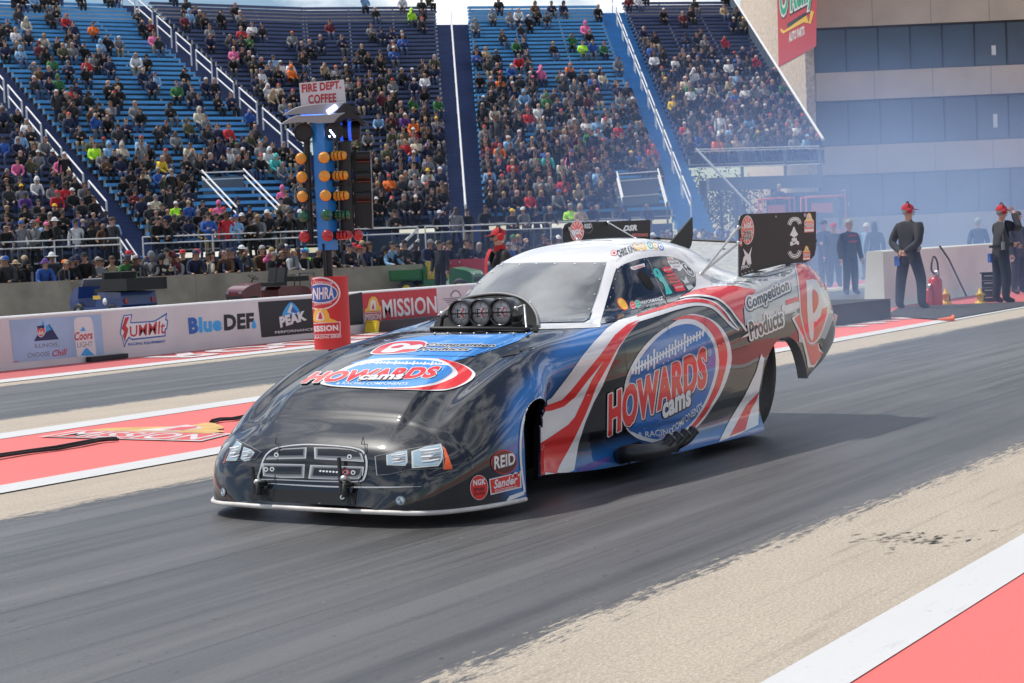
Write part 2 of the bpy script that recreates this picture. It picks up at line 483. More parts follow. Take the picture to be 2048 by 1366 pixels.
C_CHROME = gloss('airbrushed_chrome', (.52, .53, .55)); C_ORANGE = gloss('sticker_orange', (.75, .12, .03)); C_TEAL = gloss('sticker_teal', (.05, .55, .50))
C_YELLOW = gloss('sticker_yellow', (.85, .50, .05)); C_PALE = gloss('pale_blue_lens', (.30, .42, .50)); C_GREEN = gloss('sticker_green', (.03, .42, .26))
C_MAROON = gloss('sticker_maroon', (.10, .018, .014)); C_PURPLE = gloss('purple_paint', (.13, .09, .36)); C_GREY = gloss('mid_grey_paint', (.15, .15, .155))
CAR_MATS = [C_BODY, C_WHITE, C_RED, C_BLUE, C_SKY, C_BLACK, C_SILVER, C_MATTE, C_CHROME, C_ORANGE, C_TEAL, C_YELLOW, C_PALE, C_GREEN, C_MAROON, C_PURPLE, C_GREY, C_STEEL, gloss('airbrushed_grey', (.30, .31, .33))]
(I_BODY, I_WHITE, I_RED, I_BLUE, I_SKY, I_BLACK, I_SILVER, I_MATTE, I_CHROME, I_ORANGE, I_TEAL, I_YELLOW, I_PALE, I_GREEN, I_MAROON, I_PURPLE, I_GREY, I_STEEL) = range(18)
I_STEELG = 18

# half sections: station X, then 9 points (half width, height) from the skirt up to the centre line
KEYS = [
 (7.055, [(.45,.085),(.45,.088),(.45,.09),(.44,.095),(.42,.10),(.32,.105),(.22,.105),(.10,.105),(0,.105)]),
 (7.09, [(.60,.08),(.60,.095),(.595,.12),(.585,.15),(.54,.195),(.42,.235),(.30,.25),(.15,.258),(0,.262)]),
 (7.135,[(.69,.078),(.69,.11),(.685,.165),(.67,.215),(.61,.275),(.48,.33),(.34,.352),(.17,.362),(0,.367)]),
 (7.19, [(.75,.076),(.75,.13),(.745,.21),(.725,.275),(.66,.335),(.52,.388),(.36,.412),(.18,.423),(0,.428)]),
 (7.33, [(.835,.075),(.838,.17),(.833,.29),(.80,.345),(.70,.415),(.58,.47),(.41,.49),(.21,.50),(0,.505)]),
 (7.53, [(.89,.072),(.893,.20),(.89,.37),(.85,.455),(.72,.572),(.60,.605),(.42,.625),(.21,.64),(0,.645)]),
 (7.75, [(.915,.07),(.915,.22),(.91,.42),(.872,.54),(.72,.678),(.61,.69),(.42,.715),(.21,.735),(0,.738)]),
 (8.0,  [(.86,.075),(.88,.25),(.90,.47),(.868,.63),(.725,.766),(.61,.765),(.42,.795),(.21,.82),(0,.822)]),
 (8.3,  [(.68,.11),(.685,.29),(.70,.50),(.80,.69),(.715,.83),(.60,.83),(.41,.86),(.21,.88),(0,.885)]),
 (8.7,  [(.75,.085),(.77,.29),(.805,.56),(.83,.77),(.73,.872),(.59,.88),(.41,.89),(.2,.895),(0,.897)]),
 (8.95, [(.80,.08),(.82,.29),(.855,.58),(.845,.81),(.74,.90),(.60,.912),(.45,.915),(.23,.935),(0,.96)]),
 (9.12, [(.825,.08),(.84,.29),(.865,.595),(.847,.83),(.755,.915),(.62,.93),(.50,.955),(.30,1.00),(0,1.03)]),
 (9.28, [(.84,.08),(.852,.29),(.87,.61),(.85,.845),(.765,.93),(.64,.955),(.53,1.01),(.35,1.085),(0,1.12)]),
 (9.46, [(.855,.08),(.862,.29),(.876,.63),(.853,.86),(.775,.95),(.665,.985),(.56,1.085),(.42,1.175),(0,1.22)]),
 (9.70, [(.87,.08),(.872,.29),(.882,.65),(.857,.875),(.785,.975),(.685,1.01),(.575,1.155),(.435,1.28),(0,1.33)]),
 (10.0, [(.88,.08),(.882,.29),(.89,.68),(.862,.90),(.79,1.0),(.70,1.045),(.585,1.19),(.45,1.338),(0,1.402)]),
 (10.4, [(.90,.08),(.892,.30),(.895,.73),(.868,.945),(.80,1.04),(.71,1.075),(.592,1.21),(.465,1.355),(0,1.425)]),
 (10.75,[(.915,.08),(.90,.31),(.90,.77),(.87,.98),(.805,1.07),(.715,1.10),(.58,1.20),(.445,1.325),(0,1.408)]),
 (11.05,[(.91,.09),(.90,.33),(.90,.79),(.868,1.01),(.805,1.10),(.71,1.12),(.55,1.175),(.38,1.25),(0,1.32)]),
 (11.35,[(.90,.10),(.90,.40),(.90,.80),(.862,1.035),(.80,1.128),(.69,1.14),(.50,1.15),(.30,1.175),(0,1.20)]),
 (11.65,[(.89,.37),(.89,.53),(.892,.82),(.855,1.06),(.792,1.155),(.68,1.162),(.48,1.155),(.26,1.15),(0,1.15)]),
 (11.93,[(.875,.45),(.875,.58),(.88,.83),(.84,1.075),(.775,1.175),(.66,1.18),(.46,1.175),(.24,1.17),(0,1.17)]),
 (12.21,[(.835,.525),(.845,.64),(.845,.82),(.80,1.03),(.735,1.135),(.63,1.15),(.44,1.15),(.22,1.15),(0,1.15)]),
 (12.44,[(.79,.605),(.80,.68),(.79,.80),(.75,.94),(.69,1.035),(.60,1.05),(.42,1.06),(.21,1.06),(0,1.06)]),
 (12.55,[(.75,.645),(.755,.70),(.745,.78),(.71,.85),(.66,.90),(.58,.92),(.41,.93),(.2,.93),(0,.93)]),
 (12.58,[(.73,.65),(.73,.70),(.72,.76),(.69,.80),(.64,.83),(.56,.85),(.4,.86),(.2,.86),(0,.86)]),
]
def pchip(xk, yk, x):
    xk = np.array(xk, float); yk = np.array(yk, float)
    h = np.diff(xk); dl = np.diff(yk)/h; d = np.zeros_like(yk)
    for i in range(1, len(xk)-1):
        if dl[i-1]*dl[i] > 0:
            w1, w2 = 2*h[i]+h[i-1], h[i]+2*h[i-1]; d[i] = (w1+w2)/(w1/dl[i-1]+w2/dl[i])
    d[0], d[-1] = dl[0], dl[-1]
    i = np.clip(np.searchsorted(xk, x)-1, 0, len(h)-1); t = (x-xk[i])/h[i]
    return (1+2*t)*(1-t)**2*yk[i]+t*(1-t)**2*h[i]*d[i]+t*t*(3-2*t)*yk[i+1]+t*t*(t-1)*h[i]*d[i+1]
def sstep(a, b, x): t = np.clip((x-a)/(b-a), 0, 1); return t*t*(3-2*t)
def gauss_smooth(a, it):
    for _ in range(it):
        b = a.copy(); b[1:-1] = (a[:-2]+2*a[1:-1]+a[2:])/4; a = b
    return a
def body_grid():
    xs = np.concatenate([np.linspace(7.055, 7.36, 34)[:-1], np.linspace(7.36, 12.35, 250)[:-1], np.linspace(12.35, 12.58, 20)])
    KX = [k[0] for k in KEYS]; ctrl = np.zeros((len(xs), 9, 2))
    for j in range(9):
        for c in range(2):
            ctrl[:, j, c] = pchip(KX, [k[1][j][c] for k in KEYS], xs)
    NS = 10
    sec = np.zeros((len(xs), 8*NS+1, 2))
    for i in range(len(xs)):
        P = ctrl[i]; e = np.vstack([P[0]*2-P[1], P, [[-P[7][0], P[7][1]]]])
        k = 0
        for j in range(8):
            p0, p1, p2, p3 = e[j], e[j+1], e[j+2], e[j+3]
            d01, d12, d23 = [max(np.linalg.norm(q), 1e-4)**.5 for q in (p1-p0, p2-p1, p3-p2)]
            m1 = (p2-p1)+d12*((p1-p0)/d01-(p2-p0)/(d01+d12)); m2 = (p2-p1)+d12*((p3-p2)/d23-(p3-p1)/(d12+d23))
            for s in range(NS):
                t = s/NS; sec[i, k] = (2*t**3-3*t*t+1)*p1+(t**3-2*t*t+t)*m1+(-2*t**3+3*t*t)*p2+(t**3-t*t)*m2; k += 1
        sec[i, k] = P[8]
    for j in range(sec.shape[1]):
        for c in range(2): sec[12:-8, j, c] = gauss_smooth(sec[12:-8, j, c], 10)
    # raised centre of the bonnet
    for i, x in enumerate(xs):
        w = sstep(7.16, 7.5, x)*(1-sstep(8.5, 8.8, x)); d = sec[i, :, 0]
        sec[i, :, 1] += w*(np.arange(len(d)) > 4*NS)*(.030*(1-sstep(.42, .47, d))-.022*np.exp(-((d-.585)/.075)**2))
    # pressed body lines along the flank
    zg1 = np.interp(xs, [8.2, 8.5, 9.1, 10.6, 11], [.485, .52, .59, .765, .80]); zg2 = np.interp(xs, [8.2, 8.37, 9.88, 10.18, 11.0], [.255, .29, .29, .32, .33])
    for i, x in enumerate(xs):
        w = sstep(8.25, 8.5, x)*(1-sstep(10.65, 10.9, x)); w2 = sstep(8.15, 8.4, x)*(1-sstep(10.85, 11.0, x))
        d, z = sec[i, :, 0], sec[i, :, 1]
        side = (np.arange(len(d)) < 4*NS)
        sec[i, :, 0] += side*(w*(.017*sstep(zg1[i]-.012, zg1[i]+.028, z)-.010*sstep(zg1[i]+.03, zg1[i]+.12, z))
                              - w2*.018*(1-sstep(zg2[i]-.03, zg2[i]+.012, z)) + w2*.02*(1-sstep(.09, .22, z)))
    return xs, sec
xs, sec = body_grid()
ARCH_R = (11.245, .265, .425); ARCH_F = (7.968, .365, .208)
def in_arch(x, z):
    for cx, cz, r in (ARCH_R, ARCH_F):
        if z > cz:
            if (x-cx)**2+(z-cz)**2 < r*r: return (cx, cz, r)
        elif abs(x-cx) < r: return (cx, cz, r)
    return None
NXs, NZs = sec.shape[:2]
# injector opening in the bonnet is a dark patch painted for its shade; body itself stays closed
V = np.zeros((NXs, 2*NZs-1, 3))
for i, x in enumerate(xs):
    V[i, :NZs, 0] = x; V[i, :NZs, 1] = YC-sec[i, :, 0]; V[i, :NZs, 2] = sec[i, :, 1]
    V[i, NZs:, 0] = x; V[i, NZs:, 1] = YC+sec[i, :-1, 0][::-1]; V[i, NZs:, 2] = sec[i, :-1, 1][::-1]
NW = 2*NZs-1
body_bm = bmesh.new()
bv = [[body_bm.verts.new(V[i, j]) for j in range(NW)] for i in range(NXs)]
cut = 46                                   # only the flanks are cut by the wheel openings
kill = np.zeros((NXs-1, NW-1), bool)
for i in range(NXs-1):
    for j in range(NW-1):
        if j < cut or j > NW-2-cut:
            c = (V[i, j]+V[i+1, j+1])/2
            if in_arch(c[0], c[2]): kill[i, j] = True
for i in range(NXs-1):
    for j in range(NW-1):
        if not kill[i, j]: body_bm.faces.new((bv[i][j], bv[i+1][j], bv[i+1][j+1], bv[i][j+1]))
for i in range(NXs):
    for j in range(NW):
        adj = [kill[a, b] for a in (i-1, i) for b in (j-1, j) if 0 <= a < NXs-1 and 0 <= b < NW-1]
        if any(adj) and not all(adj):
            x, y, z = V[i, j]
            cx, cz, r = ARCH_R if x > 9.5 else ARCH_F
            if z > cz:
                a = math.atan2(z-cz, x-cx); nx, nz = cx+r*math.cos(a), cz+r*math.sin(a)
            else: nx, nz = cx+math.copysign(r, x-cx), z
            bv[i][j].co = (nx, y, nz)
body_bm.normal_update()
bmesh.ops.delete(body_bm, geom=[v for v in body_bm.verts if not v.link_faces], context='VERTS')
bmesh.ops.recalc_face_normals(body_bm, faces=body_bm.faces)
# tail panel
BVH = BVHTree.FromBMesh(body_bm)
SURF = BodySurf(BVH)
body_bm.verts.index_update()
BV = [tuple(v.co) for v in body_bm.verts]; BF = [[v.index for v in f.verts] for f in body_bm.faces]
# returned lips round the wheel openings (the edge of the shell turned inwards)
LIPS = []
for e in body_bm.edges:
    if len(e.link_faces) == 1:
        a, b = e.verts
        if all(((abs(math.hypot(v.co.x-c[0], v.co.z-c[1])-c[2]) < .004 and v.co.z > c[1]-.002) or (abs(abs(v.co.x-c[0])-c[2]) < .004 and v.co.z <= c[1]+.002)) for v in (a, b) for c in [ARCH_R if v.co.x > 9.5 else ARCH_F]):
            LIPS.append((tuple(a.co), tuple(b.co)))
body_bm.free()

car = thing('race_car', 'black drag racing car with red, white and blue swooshes and tall rear spoiler', 'race car', (9.6, YC, 0))
CAR_INV = Matrix.Translation((-9.6, -YC, 0))
def car_part(mb, name, mats=CAR_MATS, recalc=False, parent=None, label=None):
    me = mb.mesh(name, mats, recalc); me.transform(CAR_INV)
    o = link_mesh(name, me, parent or car)
    if label: o['label'] = label
    return o
BM_ = MB(); BM_.add(BV, BF, I_BODY, True)
for a, b in LIPS:
    sgn = 1 if a[1] < YC else -1; dep = .075 if a[0] > 9.5 else .035
    BM_.add([a, b, (b[0], b[1]+sgn*dep, b[2]), (a[0], a[1]+sgn*dep, a[2])], [(0, 1, 2, 3)], I_STEELG if a[0] > 9.5 else I_BLACK)
# tail fascia closing the rear end
tv = [tuple(V[-1, j]) for j in range(NW)]
BM_.add(tv, [tuple(range(NW))], I_SILVER)
NBASE = len(BV)

Z2 = (1000, 420, 2.3557); Z5 = (1420, 520, 3.596); Z8 = (1180, 620, 4.27); ZH = (580, 650, 4.6545); Z1 = (400, 450, 2.203); ZA = (1000, 760, 5.692); ZW = (1180, 460, 6.829); ZS = (1120, 420, 3.657)
def P_(poly, layer, mi, tf=None): patch(BM_, poly, SURF, layer, mi, tf)
def B_(poly, layer, mi, tf=None): blob(BM_, poly, SURF, layer, mi, tf)
def S_(pts, w, layer, mi, tf=None): stripe(BM_, pts, w, SURF, layer, mi, tf)
def T_(s, q, layer, mi, tf=None, **k): text(BM_, s, q, SURF, layer, mi, tf=tf, **k)
def halo(s, q, rx, ry, layer, mi, tf, n=10, dx=0, dy=0, **k):
    for i in range(n):
        t = 2*math.pi*i/n; T_(s, [(x+dx+rx*math.cos(t), y+dy+ry*math.sin(t)) for x, y in q], layer+.03*i, mi, tf, **k)
# --- white cab and rear deck
P_([(1165,657),(1200,655),(1204,640),(1228,548),(1246,530),(1297,515),(1341,514),(1370,526),(1389,546),(1391,573),(1380,584),(1400,579),(1440,572),(1470,572),(1560,560),(1600,540),(1604,527),(1560,531),(1500,553),(1478,556),(1420,552),(1405,545),(1390,531),(1367,505),(1335,488),(1290,478.5),(1240,477.5),(1160,482),(1092,494),(1032,512),(1000,527),(1100,525.5),(1214,524.5),(1200,580),(1180,640),(1168,646),(1080,648),(1077,659)], 1, I_WHITE)
P_([(998,527),(970,549),(940,577),(912,601),(917,603),(945,580),(975,553),(1004,529)], 1, I_WHITE)
# --- quarter panel
P_([(0,105),(210,115),(390,120),(600,62),(612,130),(637,260),(640,385),(520,425),(380,470),(250,470),(240,330),(330,215),(250,200),(0,188)], 1, I_SILVER, Z5)
P_([(600,30),(700,22),(790,40),(850,130),(885,240),(900,340),(895,395),(830,560),(800,600),(730,612),(640,590),(610,300)], 1, I_SILVER, Z5)
P_([(585,418),(640,380),(662,480),(695,580),(722,612),(775,590),(785,640),(812,668),(745,770),(700,772),(690,700),(655,560)], 2, I_WHITE, Z5)
P_([(602,420),(640,392),(662,490),(695,588),(722,618),(772,598),(778,650),(808,672),(745,757),(722,752),(704,690),(670,550)], 3, I_RED, Z5)
P_([(700,620),(800,560),(830,575),(850,590),(822,640),(800,640),(785,600),(760,600)], 3, I_BLACK, Z5)
P_([(795,40),(830,95),(870,170),(880,215),(850,180),(815,110),(770,50)], 3, I_BLACK, Z5)
S_([(300,122),(390,122),(480,100),(600,62)], [2, 6, 5, 3], 3, I_BLACK, Z5)
S_([(860,235),(850,265),(848,285)], [3, 4, 2], 4, I_RED, Z5)
P_([(540,290),(640,262),(640,290),(545,325)], 3, I_RED, Z5)
P_([(530,330),(640,300),(642,345),(535,385)], 3, I_WHITE, Z5)
P_([(530,395),(615,372),(575,410),(520,420)], 3, I_BLACK, Z5)
# --- CP emblem
emb = [(604,26),(660,20),(705,24),(770,62),(820,140),(850,240),(852,340),(832,440),(800,525),(765,585),(728,607),(695,580),(662,480),(642,380),(634,260),(620,120)]
B_(emb, 4, I_WHITE, Z5)
cx, cy = 735, 310
B_([(cx+(x-cx)*.90, cy+(y-cy)*.955) for x, y in emb], 5, I_RED, Z5)
P_([(685,150),(730,138),(762,148),(782,180),(788,200),(830,192),(848,262),(843,335),(800,352),(788,405),(762,440),(740,446),(737,560),(728,585),(712,560),(700,480),(692,360),(690,250)], 6, I_WHITE, Z5)
B_([(730,222),(755,225),(773,262),(770,320),(752,365),(735,375)], 7, I_RED, Z5)
# --- upper flank swooshes
P_([(845,415),(880,395),(915,378),(1000,362),(1100,358),(1205,377),(1195,395),(1160,420),(1140,470),(1150,548),(1115,500),(1080,455),(1035,418),(960,402),(900,402)], 2, I_RED, Z2)
S_([(845,418),(900,406),(960,406),(1025,421),(1075,460),(1115,512),(1160,570)], [5,9,9,9,9,9,12], 3, I_WHITE, Z2)
S_([(815,440),(880,421),(950,422),(1012,439),(1058,478),(1088,518),(1124,564)], [4,7,8,8,8,9,3], 3, I_WHITE, Z2)
S_([(560,545),(640,520),(740,490),(840,458),(930,441),(1000,457),(1050,500),(1090,545),(1122,568)], [26,24,22,22,22,18,16,12,3], 2, I_WHITE, Z2)
S_([(645,502),(740,471),(830,443),(900,430),(955,431),(1010,449),(1050,488),(1080,528)], [8,15,17,16,16,13,8,2], 4, I_RED, Z2)
# --- front swoosh
P_([(165,930),(240,885),(290,820),(335,760),(385,690),(440,625),(505,558),(560,520),(640,498),(700,497),(650,532),(600,590),(560,650),(520,735),(480,830),(440,905),(400,1000),(368,1100),(352,1200),(340,1268),(250,1281),(178,1282),(172,1200),(163,1050)], 2, I_WHITE, Z2)
P_([(165,918),(230,915),(290,893),(330,852),(400,765),(470,683),(540,590),(600,540),(650,520),(610,552),(560,612),(500,692),(420,792),(350,882),(300,925),(240,945),(168,952)], 3, I_RED, Z2)
P_([(178,1281),(170,1110),(240,1065),(320,1010),(350,975),(390,890),(430,800),(480,720),(540,620),(590,565),(655,525),(605,580),(550,655),(500,745),(450,835),(425,905),(400,965),(360,1052),(330,1112),(280,1202),(250,1280)], 3, I_RED, Z2)
# --- rear lower swoosh
P_([(365,675),(388,710),(370,830),(350,940),(345,1185),(200,1255),(60,1308),(140,1150),(250,970),(330,800)], 2, I_WHITE, Z5)
P_([(350,945),(330,1010),(290,1080),(250,1222),(135,1272),(200,1150),(260,1040)], 3, I_RED, Z5)
# --- round cam logo on the door
ring = [(305,1010),(288,900),(284,760),(300,600),(370,440),(450,320),(560,210),(680,130),(830,42),(960,52),(1080,112),(1170,230),(1205,370),(1200,470),(1170,580),(1120,700),(1060,800),(980,920),(900,1010),(820,1080),(720,1130),(600,1142),(480,1122),(390,1090)]
B_(ring, 2, I_WHITE, Z8)
P_(spl([(690,92),(760,62),(830,46),(920,52),(1010,82),(1090,152),(1140,250),(1168,350),(1163,450),(1138,560),(1098,680),(1040,790),(960,920),(880,1010)], 4)+spl([(858,990),(930,900),(1000,780),(1060,640),(1095,500),(1095,390),(1070,270),(1010,170),(930,102),(840,77),(760,84)], 4), 3, I_RED, Z8)
B_([(318,1000),(322,850),(320,700),(335,590),(390,470),(470,350),(570,240),(680,160),(780,125),(870,125),(950,165),(1020,240),(1060,340),(1068,440),(1055,560),(1010,700),(950,830),(880,940),(800,1020),(700,1080),(580,1105),(470,1085),(380,1050)], 3, I_BLUE, Z8)
P_([(820,420),(1000,560),(940,800),(800,960),(700,900),(760,650)], 4, I_PURPLE, Z8) if False else None
P_([(345,515),(965,185),(968,200),(350,530)], 4, I_WHITE, Z8)
for k, h in enumerate([30, 46, 62, 48, 40, 70, 44, 90, 52, 38, 34, 44, 60, 48, 70, 50, 46, 84, 46, 36, 30, 44, 38, 28]):
    x = 352+k*26; y = 517-(x-352)*.532
    P_([(x, y-h+8), (x+15, y-h), (x+15, y+h*.85), (x, y+h*.85+8)], 4, I_WHITE, Z8)
q = [(147,1083),(990,655),(985,300),(152,718)]
halo('HOWARDS', q, 9, 9, 4.6, I_BLACK, Z8, dx=8, dy=9, bold=.05)
halo('HOWARDS', q, 9.5, 9.5, 5.4, I_WHITE, Z8, n=12, bold=.05)
T_('HOWARDS', q, 7, I_RED, Z8, bold=.05)
q = [(606,935),(852,815),(850,672),(606,800)]
halo('cams', q, 8, 8, 7.6, I_BLACK, Z8, dx=3, dy=4, bold=.04)
T_('cams', q, 9, I_WHITE, Z8, bold=.045)
T_('& RACING', [(400,1095),(715,1060),(702,1005),(400,1045)], 5, I_WHITE, Z8, bold=.012)
T_('COMPONENTS', [(700,1050),(962,840),(945,785),(690,995)], 5, I_WHITE, Z8, bold=.012)
disc(BM_, 1013, 360, 16, 34, SURF, 5, I_WHITE, Z8); disc(BM_, 1013, 360, 12, 28, SURF, 6, I_BLUE, Z8); T_('R', [(1005,378),(1021,372),(1021,342),(1005,348)], 7, I_WHITE, Z8)
# --- Competition Products on the quarter
for s, q in (('Competition', [(1168,490),(1362,392),(1352,322),(1152,418)]), ('Products', [(1178,612),(1332,545),(1325,458),(1166,530)])):
    # rounded white border: the lettering repeated round a small circle, each copy a hair above the last
    for k in range(12):
        t = k*math.pi/6; T_(s, [(x+9*math.cos(t)+3, y+10*math.sin(t)+4) for x, y in q], 4.6+.03*k, I_BLACK, Z2, bold=.03)
    for k in range(12):
        t = k*math.pi/6; T_(s, [(x+7.5*math.cos(t), y+8.5*math.sin(t)) for x, y in q], 5.4+.03*k, I_WHITE, Z2, bold=.03)
    T_(s, q, 7, I_BLACK, Z2, bold=.03)
P_([(1130,605),(1175,572),(1172,592)], 4, I_WHITE, Z2)
disc(BM_, 1332, 462, 9, 16, SURF, 5, I_WHITE, Z2)
# --- bonnet
P_([(690,600),(735,600),(800,545),(870,507),(1010,488),(1430,479),(1485,462),(1400,512),(1300,548),(1200,578),(1130,592),(1210,640),(1000,700),(700,640)], 1, I_SKY, Z1) if False else P_([(660,612),(740,590),(800,548),(870,508),(1010,488),(1430,479),(1488,462),(1400,512),(1300,548),(1200,580),(1120,600),(900,612)], 1, I_SKY, Z1)
B_([(285,548),(330,503),(450,432),(560,382),(700,337),(850,317),(1050,312),(1300,315),(1450,330),(1580,362),(1680,412),(1725,460),(1700,510),(1620,560),(1520,597),(1400,617),(1200,612),(900,602),(650,590),(450,580),(340,567)], 3, I_WHITE, ZH)
B_([(1380,320),(1480,337),(1600,377),(1680,432),(1690,470),(1640,530),(1520,587),(1380,608),(1100,605),(900,596),(1150,592),(1350,562),(1480,517),(1558,470),(1550,430),(1500,380),(1440,345)], 4, I_RED, ZH)
B_([(340,545),(420,477),(540,417),(700,362),(860,337),(1050,329),(1250,331),(1400,352),(1490,397),(1505,440),(1450,490),(1320,545),(1150,577),(950,586),(700,580),(480,570),(380,560)], 4, I_SKY, ZH)
P_([(640,378),(740,352),(1460,372),(1470,382),(740,362),(660,385)], 5, I_WHITE, ZH)
for k in range(22):
    x = 700+k*34; y = 356+k*.7; h = [10, 16, 8, 20, 12][k % 5]
    P_([(x+h*.6, y-h), (x+h*.6+20, y-h), (x+20-h*.4, y+h*.8), (x-h*.4, y+h*.8)], 5, I_WHITE, ZH)
q = [(100,550),(1330,500),(1420,392),(250,447)]
halo('HOWARDS', q, 9, 5, 4.6, I_BLACK, ZH, dx=5, dy=4, bold=.05)
halo('HOWARDS', q, 9, 5.5, 5.4, I_WHITE, ZH, n=12, bold=.05)
T_('HOWARDS', q, 7, I_RED, ZH, bold=.05)
q = [(625,525),(1035,520),(1075,470),(680,478)]
halo('cams', q, 7, 4, 7.6, I_BLACK, ZH, dx=2, dy=2, bold=.04); T_('cams', q, 9, I_WHITE, ZH, bold=.045)
T_('& RACING COMPONENTS', [(428,561),(1090,566),(1107,542),(445,538)], 5, I_WHITE, ZH, bold=.012)
hp = [(750,273),(770,245),(830,205),(930,170),(1050,153),(1200,150),(1270,161),(1280,185),(1250,220),(1200,245),(1100,262),(960,276),(820,281)]
B_(hp, 3, I_WHITE, ZH); B_([(1015+(x-1015)*.93, 215+(y-215)*.87) for x, y in hp], 4, I_RED, ZH)
B_([(850,262),(900,225),(960,190),(1040,178),(1110,185),(1130,200),(1210,190),(1240,205),(1180,232),(1060,236),(960,262)], 5, I_WHITE, ZH)
B_([(945,215),(1040,196),(1062,204),(1020,220),(960,226)], 6, I_RED, ZH)
for s, q in (('Competition', [(1235,208),(1882,217),(1920,184),(1300,178)]), ('Products', [(1175,246),(1640,246),(1705,222),(1225,215)])):
    halo(s, q, 8, 5, 4.8, I_WHITE, ZH, bold=.03); T_(s, q, 6, I_BLACK, ZH, bold=.03)
S_([(690,290),(1000,278),(1300,290),(1680,294),(1760,270),(1960,190),(2060,145)], [2,3,3,5,5,5,5], 2, I_BLACK, ZH)
# thin black line along the bonnet ridge
S_([(1010,690),(1060,655),(1130,605)], [1.5,2,1.5], 2, I_BLACK, Z1)
# bonnet vent
P_([(1325,580),(1370,560),(1500,525),(1470,545),(1400,570),(1330,583)], 2, I_MATTE, Z1)
# --- nose: painted grille, lamps
GR = (430, 840, 4.096)
gril = [(362,480),(372,420),(400,330),(440,270),(520,228),(700,205),(840,205),(1000,215),(1130,230),(1210,258),(1240,320),(1242,400),(1225,470),(1190,502),(1060,505),(800,500),(560,490),(440,487)]
B_([(803+(x-803)*1.02, 352+(y-352)*1.03) for x, y in gril], 2, I_CHROME, GR)
B_([(803+(x-803)*.985, 352+(y-352)*.965) for x, y in gril], 3, I_BLACK, GR)
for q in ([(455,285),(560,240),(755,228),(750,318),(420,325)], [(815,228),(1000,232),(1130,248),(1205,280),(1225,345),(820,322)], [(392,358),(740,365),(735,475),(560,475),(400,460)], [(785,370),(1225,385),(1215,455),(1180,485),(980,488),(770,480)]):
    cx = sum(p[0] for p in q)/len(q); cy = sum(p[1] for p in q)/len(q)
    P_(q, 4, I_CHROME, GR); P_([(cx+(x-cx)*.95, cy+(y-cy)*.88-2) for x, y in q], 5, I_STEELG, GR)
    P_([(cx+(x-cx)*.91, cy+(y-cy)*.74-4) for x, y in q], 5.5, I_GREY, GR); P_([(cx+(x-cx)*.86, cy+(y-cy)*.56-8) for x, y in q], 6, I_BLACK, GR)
for x, y in ((425,407),(475,405),(1138,433),(1075,430),(1050,633),(1108,306),(510,290)):
    disc(BM_, x, y, 19, 19, SURF, 7, I_SILVER, GR); disc(BM_, x, y, 9, 9, SURF, 8, I_BLACK, GR)
disc(BM_, 1078, 430, 28, 26, SURF, 6, I_RED, GR)
for k in range(7): disc(BM_, 870+k*27, 420+k*1.8, 10, 8, SURF, 7, I_WHITE, GR)
S_([(440,520),(700,535),(1000,548),(1400,552),(1700,545)], [4,10,12,10,2], 3, I_CHROME, GR)
def lamp(name, outline, cells, extra):
    mb = MB(); patch(mb, outline, SURF, 2, I_STEELG, GR); ox = sum(p[0] for p in outline)/len(outline); oy = sum(p[1] for p in outline)/len(outline); patch(mb, [(ox+(x-ox)*.975, oy+(y-oy)*.955) for x, y in outline], SURF, 3, I_BLACK, GR)
    for c in cells:
        mx = sum(p[0] for p in c)/len(c); my = sum(p[1] for p in c)/len(c)
        patch(mb, c, SURF, 4, I_SILVER, GR); patch(mb, [(mx+(x-mx)*.9, my+(y-my)*.88) for x, y in c], SURF, 5, I_PALE, GR)
        x0 = min(p[0] for p in c); x1 = max(p[0] for p in c); y0 = min(p[1] for p in c); y1 = max(p[1] for p in c); W_, H_ = x1-x0, y1-y0
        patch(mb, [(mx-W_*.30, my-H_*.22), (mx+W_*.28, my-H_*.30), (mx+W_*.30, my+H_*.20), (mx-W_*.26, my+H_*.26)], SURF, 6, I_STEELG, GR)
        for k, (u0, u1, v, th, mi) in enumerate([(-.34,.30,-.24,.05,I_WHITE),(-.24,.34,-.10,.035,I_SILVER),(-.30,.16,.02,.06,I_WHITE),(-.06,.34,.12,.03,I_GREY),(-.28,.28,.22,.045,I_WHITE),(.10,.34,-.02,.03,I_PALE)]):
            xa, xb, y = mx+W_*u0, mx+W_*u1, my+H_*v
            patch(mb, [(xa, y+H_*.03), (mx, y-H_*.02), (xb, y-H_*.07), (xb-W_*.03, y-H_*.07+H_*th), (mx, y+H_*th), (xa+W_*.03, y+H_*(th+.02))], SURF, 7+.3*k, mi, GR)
    for e in extra: patch(mb, e, SURF, 4, I_ORANGE, GR)
    car_part(mb, name)
lamp('headlight', [(1310,300),(1500,255),(1700,220),(1850,195),(1880,250),(1870,395),(1840,400),(1600,410),(1420,450),(1325,455)],
     [[(1405,290),(1500,265),(1575,255),(1580,350),(1560,378),(1410,372)], [(1610,262),(1720,225),(1850,203),(1868,260),(1862,330),(1830,380),(1615,398)]],
     [[(1868,215),(1890,245),(1945,395),(1940,405),(1866,410),(1885,330)]])
lamp('headlight', [(80,340),(110,270),(180,160),(240,190),(385,265),(330,330),(250,345),(200,335),(90,350)],
     [[(95,335),(130,255),(185,175),(225,200),(200,300),(180,335)], [(215,320),(240,225),(300,245),(330,270),(290,330),(250,340)]],
     [[(70,355),(80,340),(115,235),(100,290),(82,350)]])
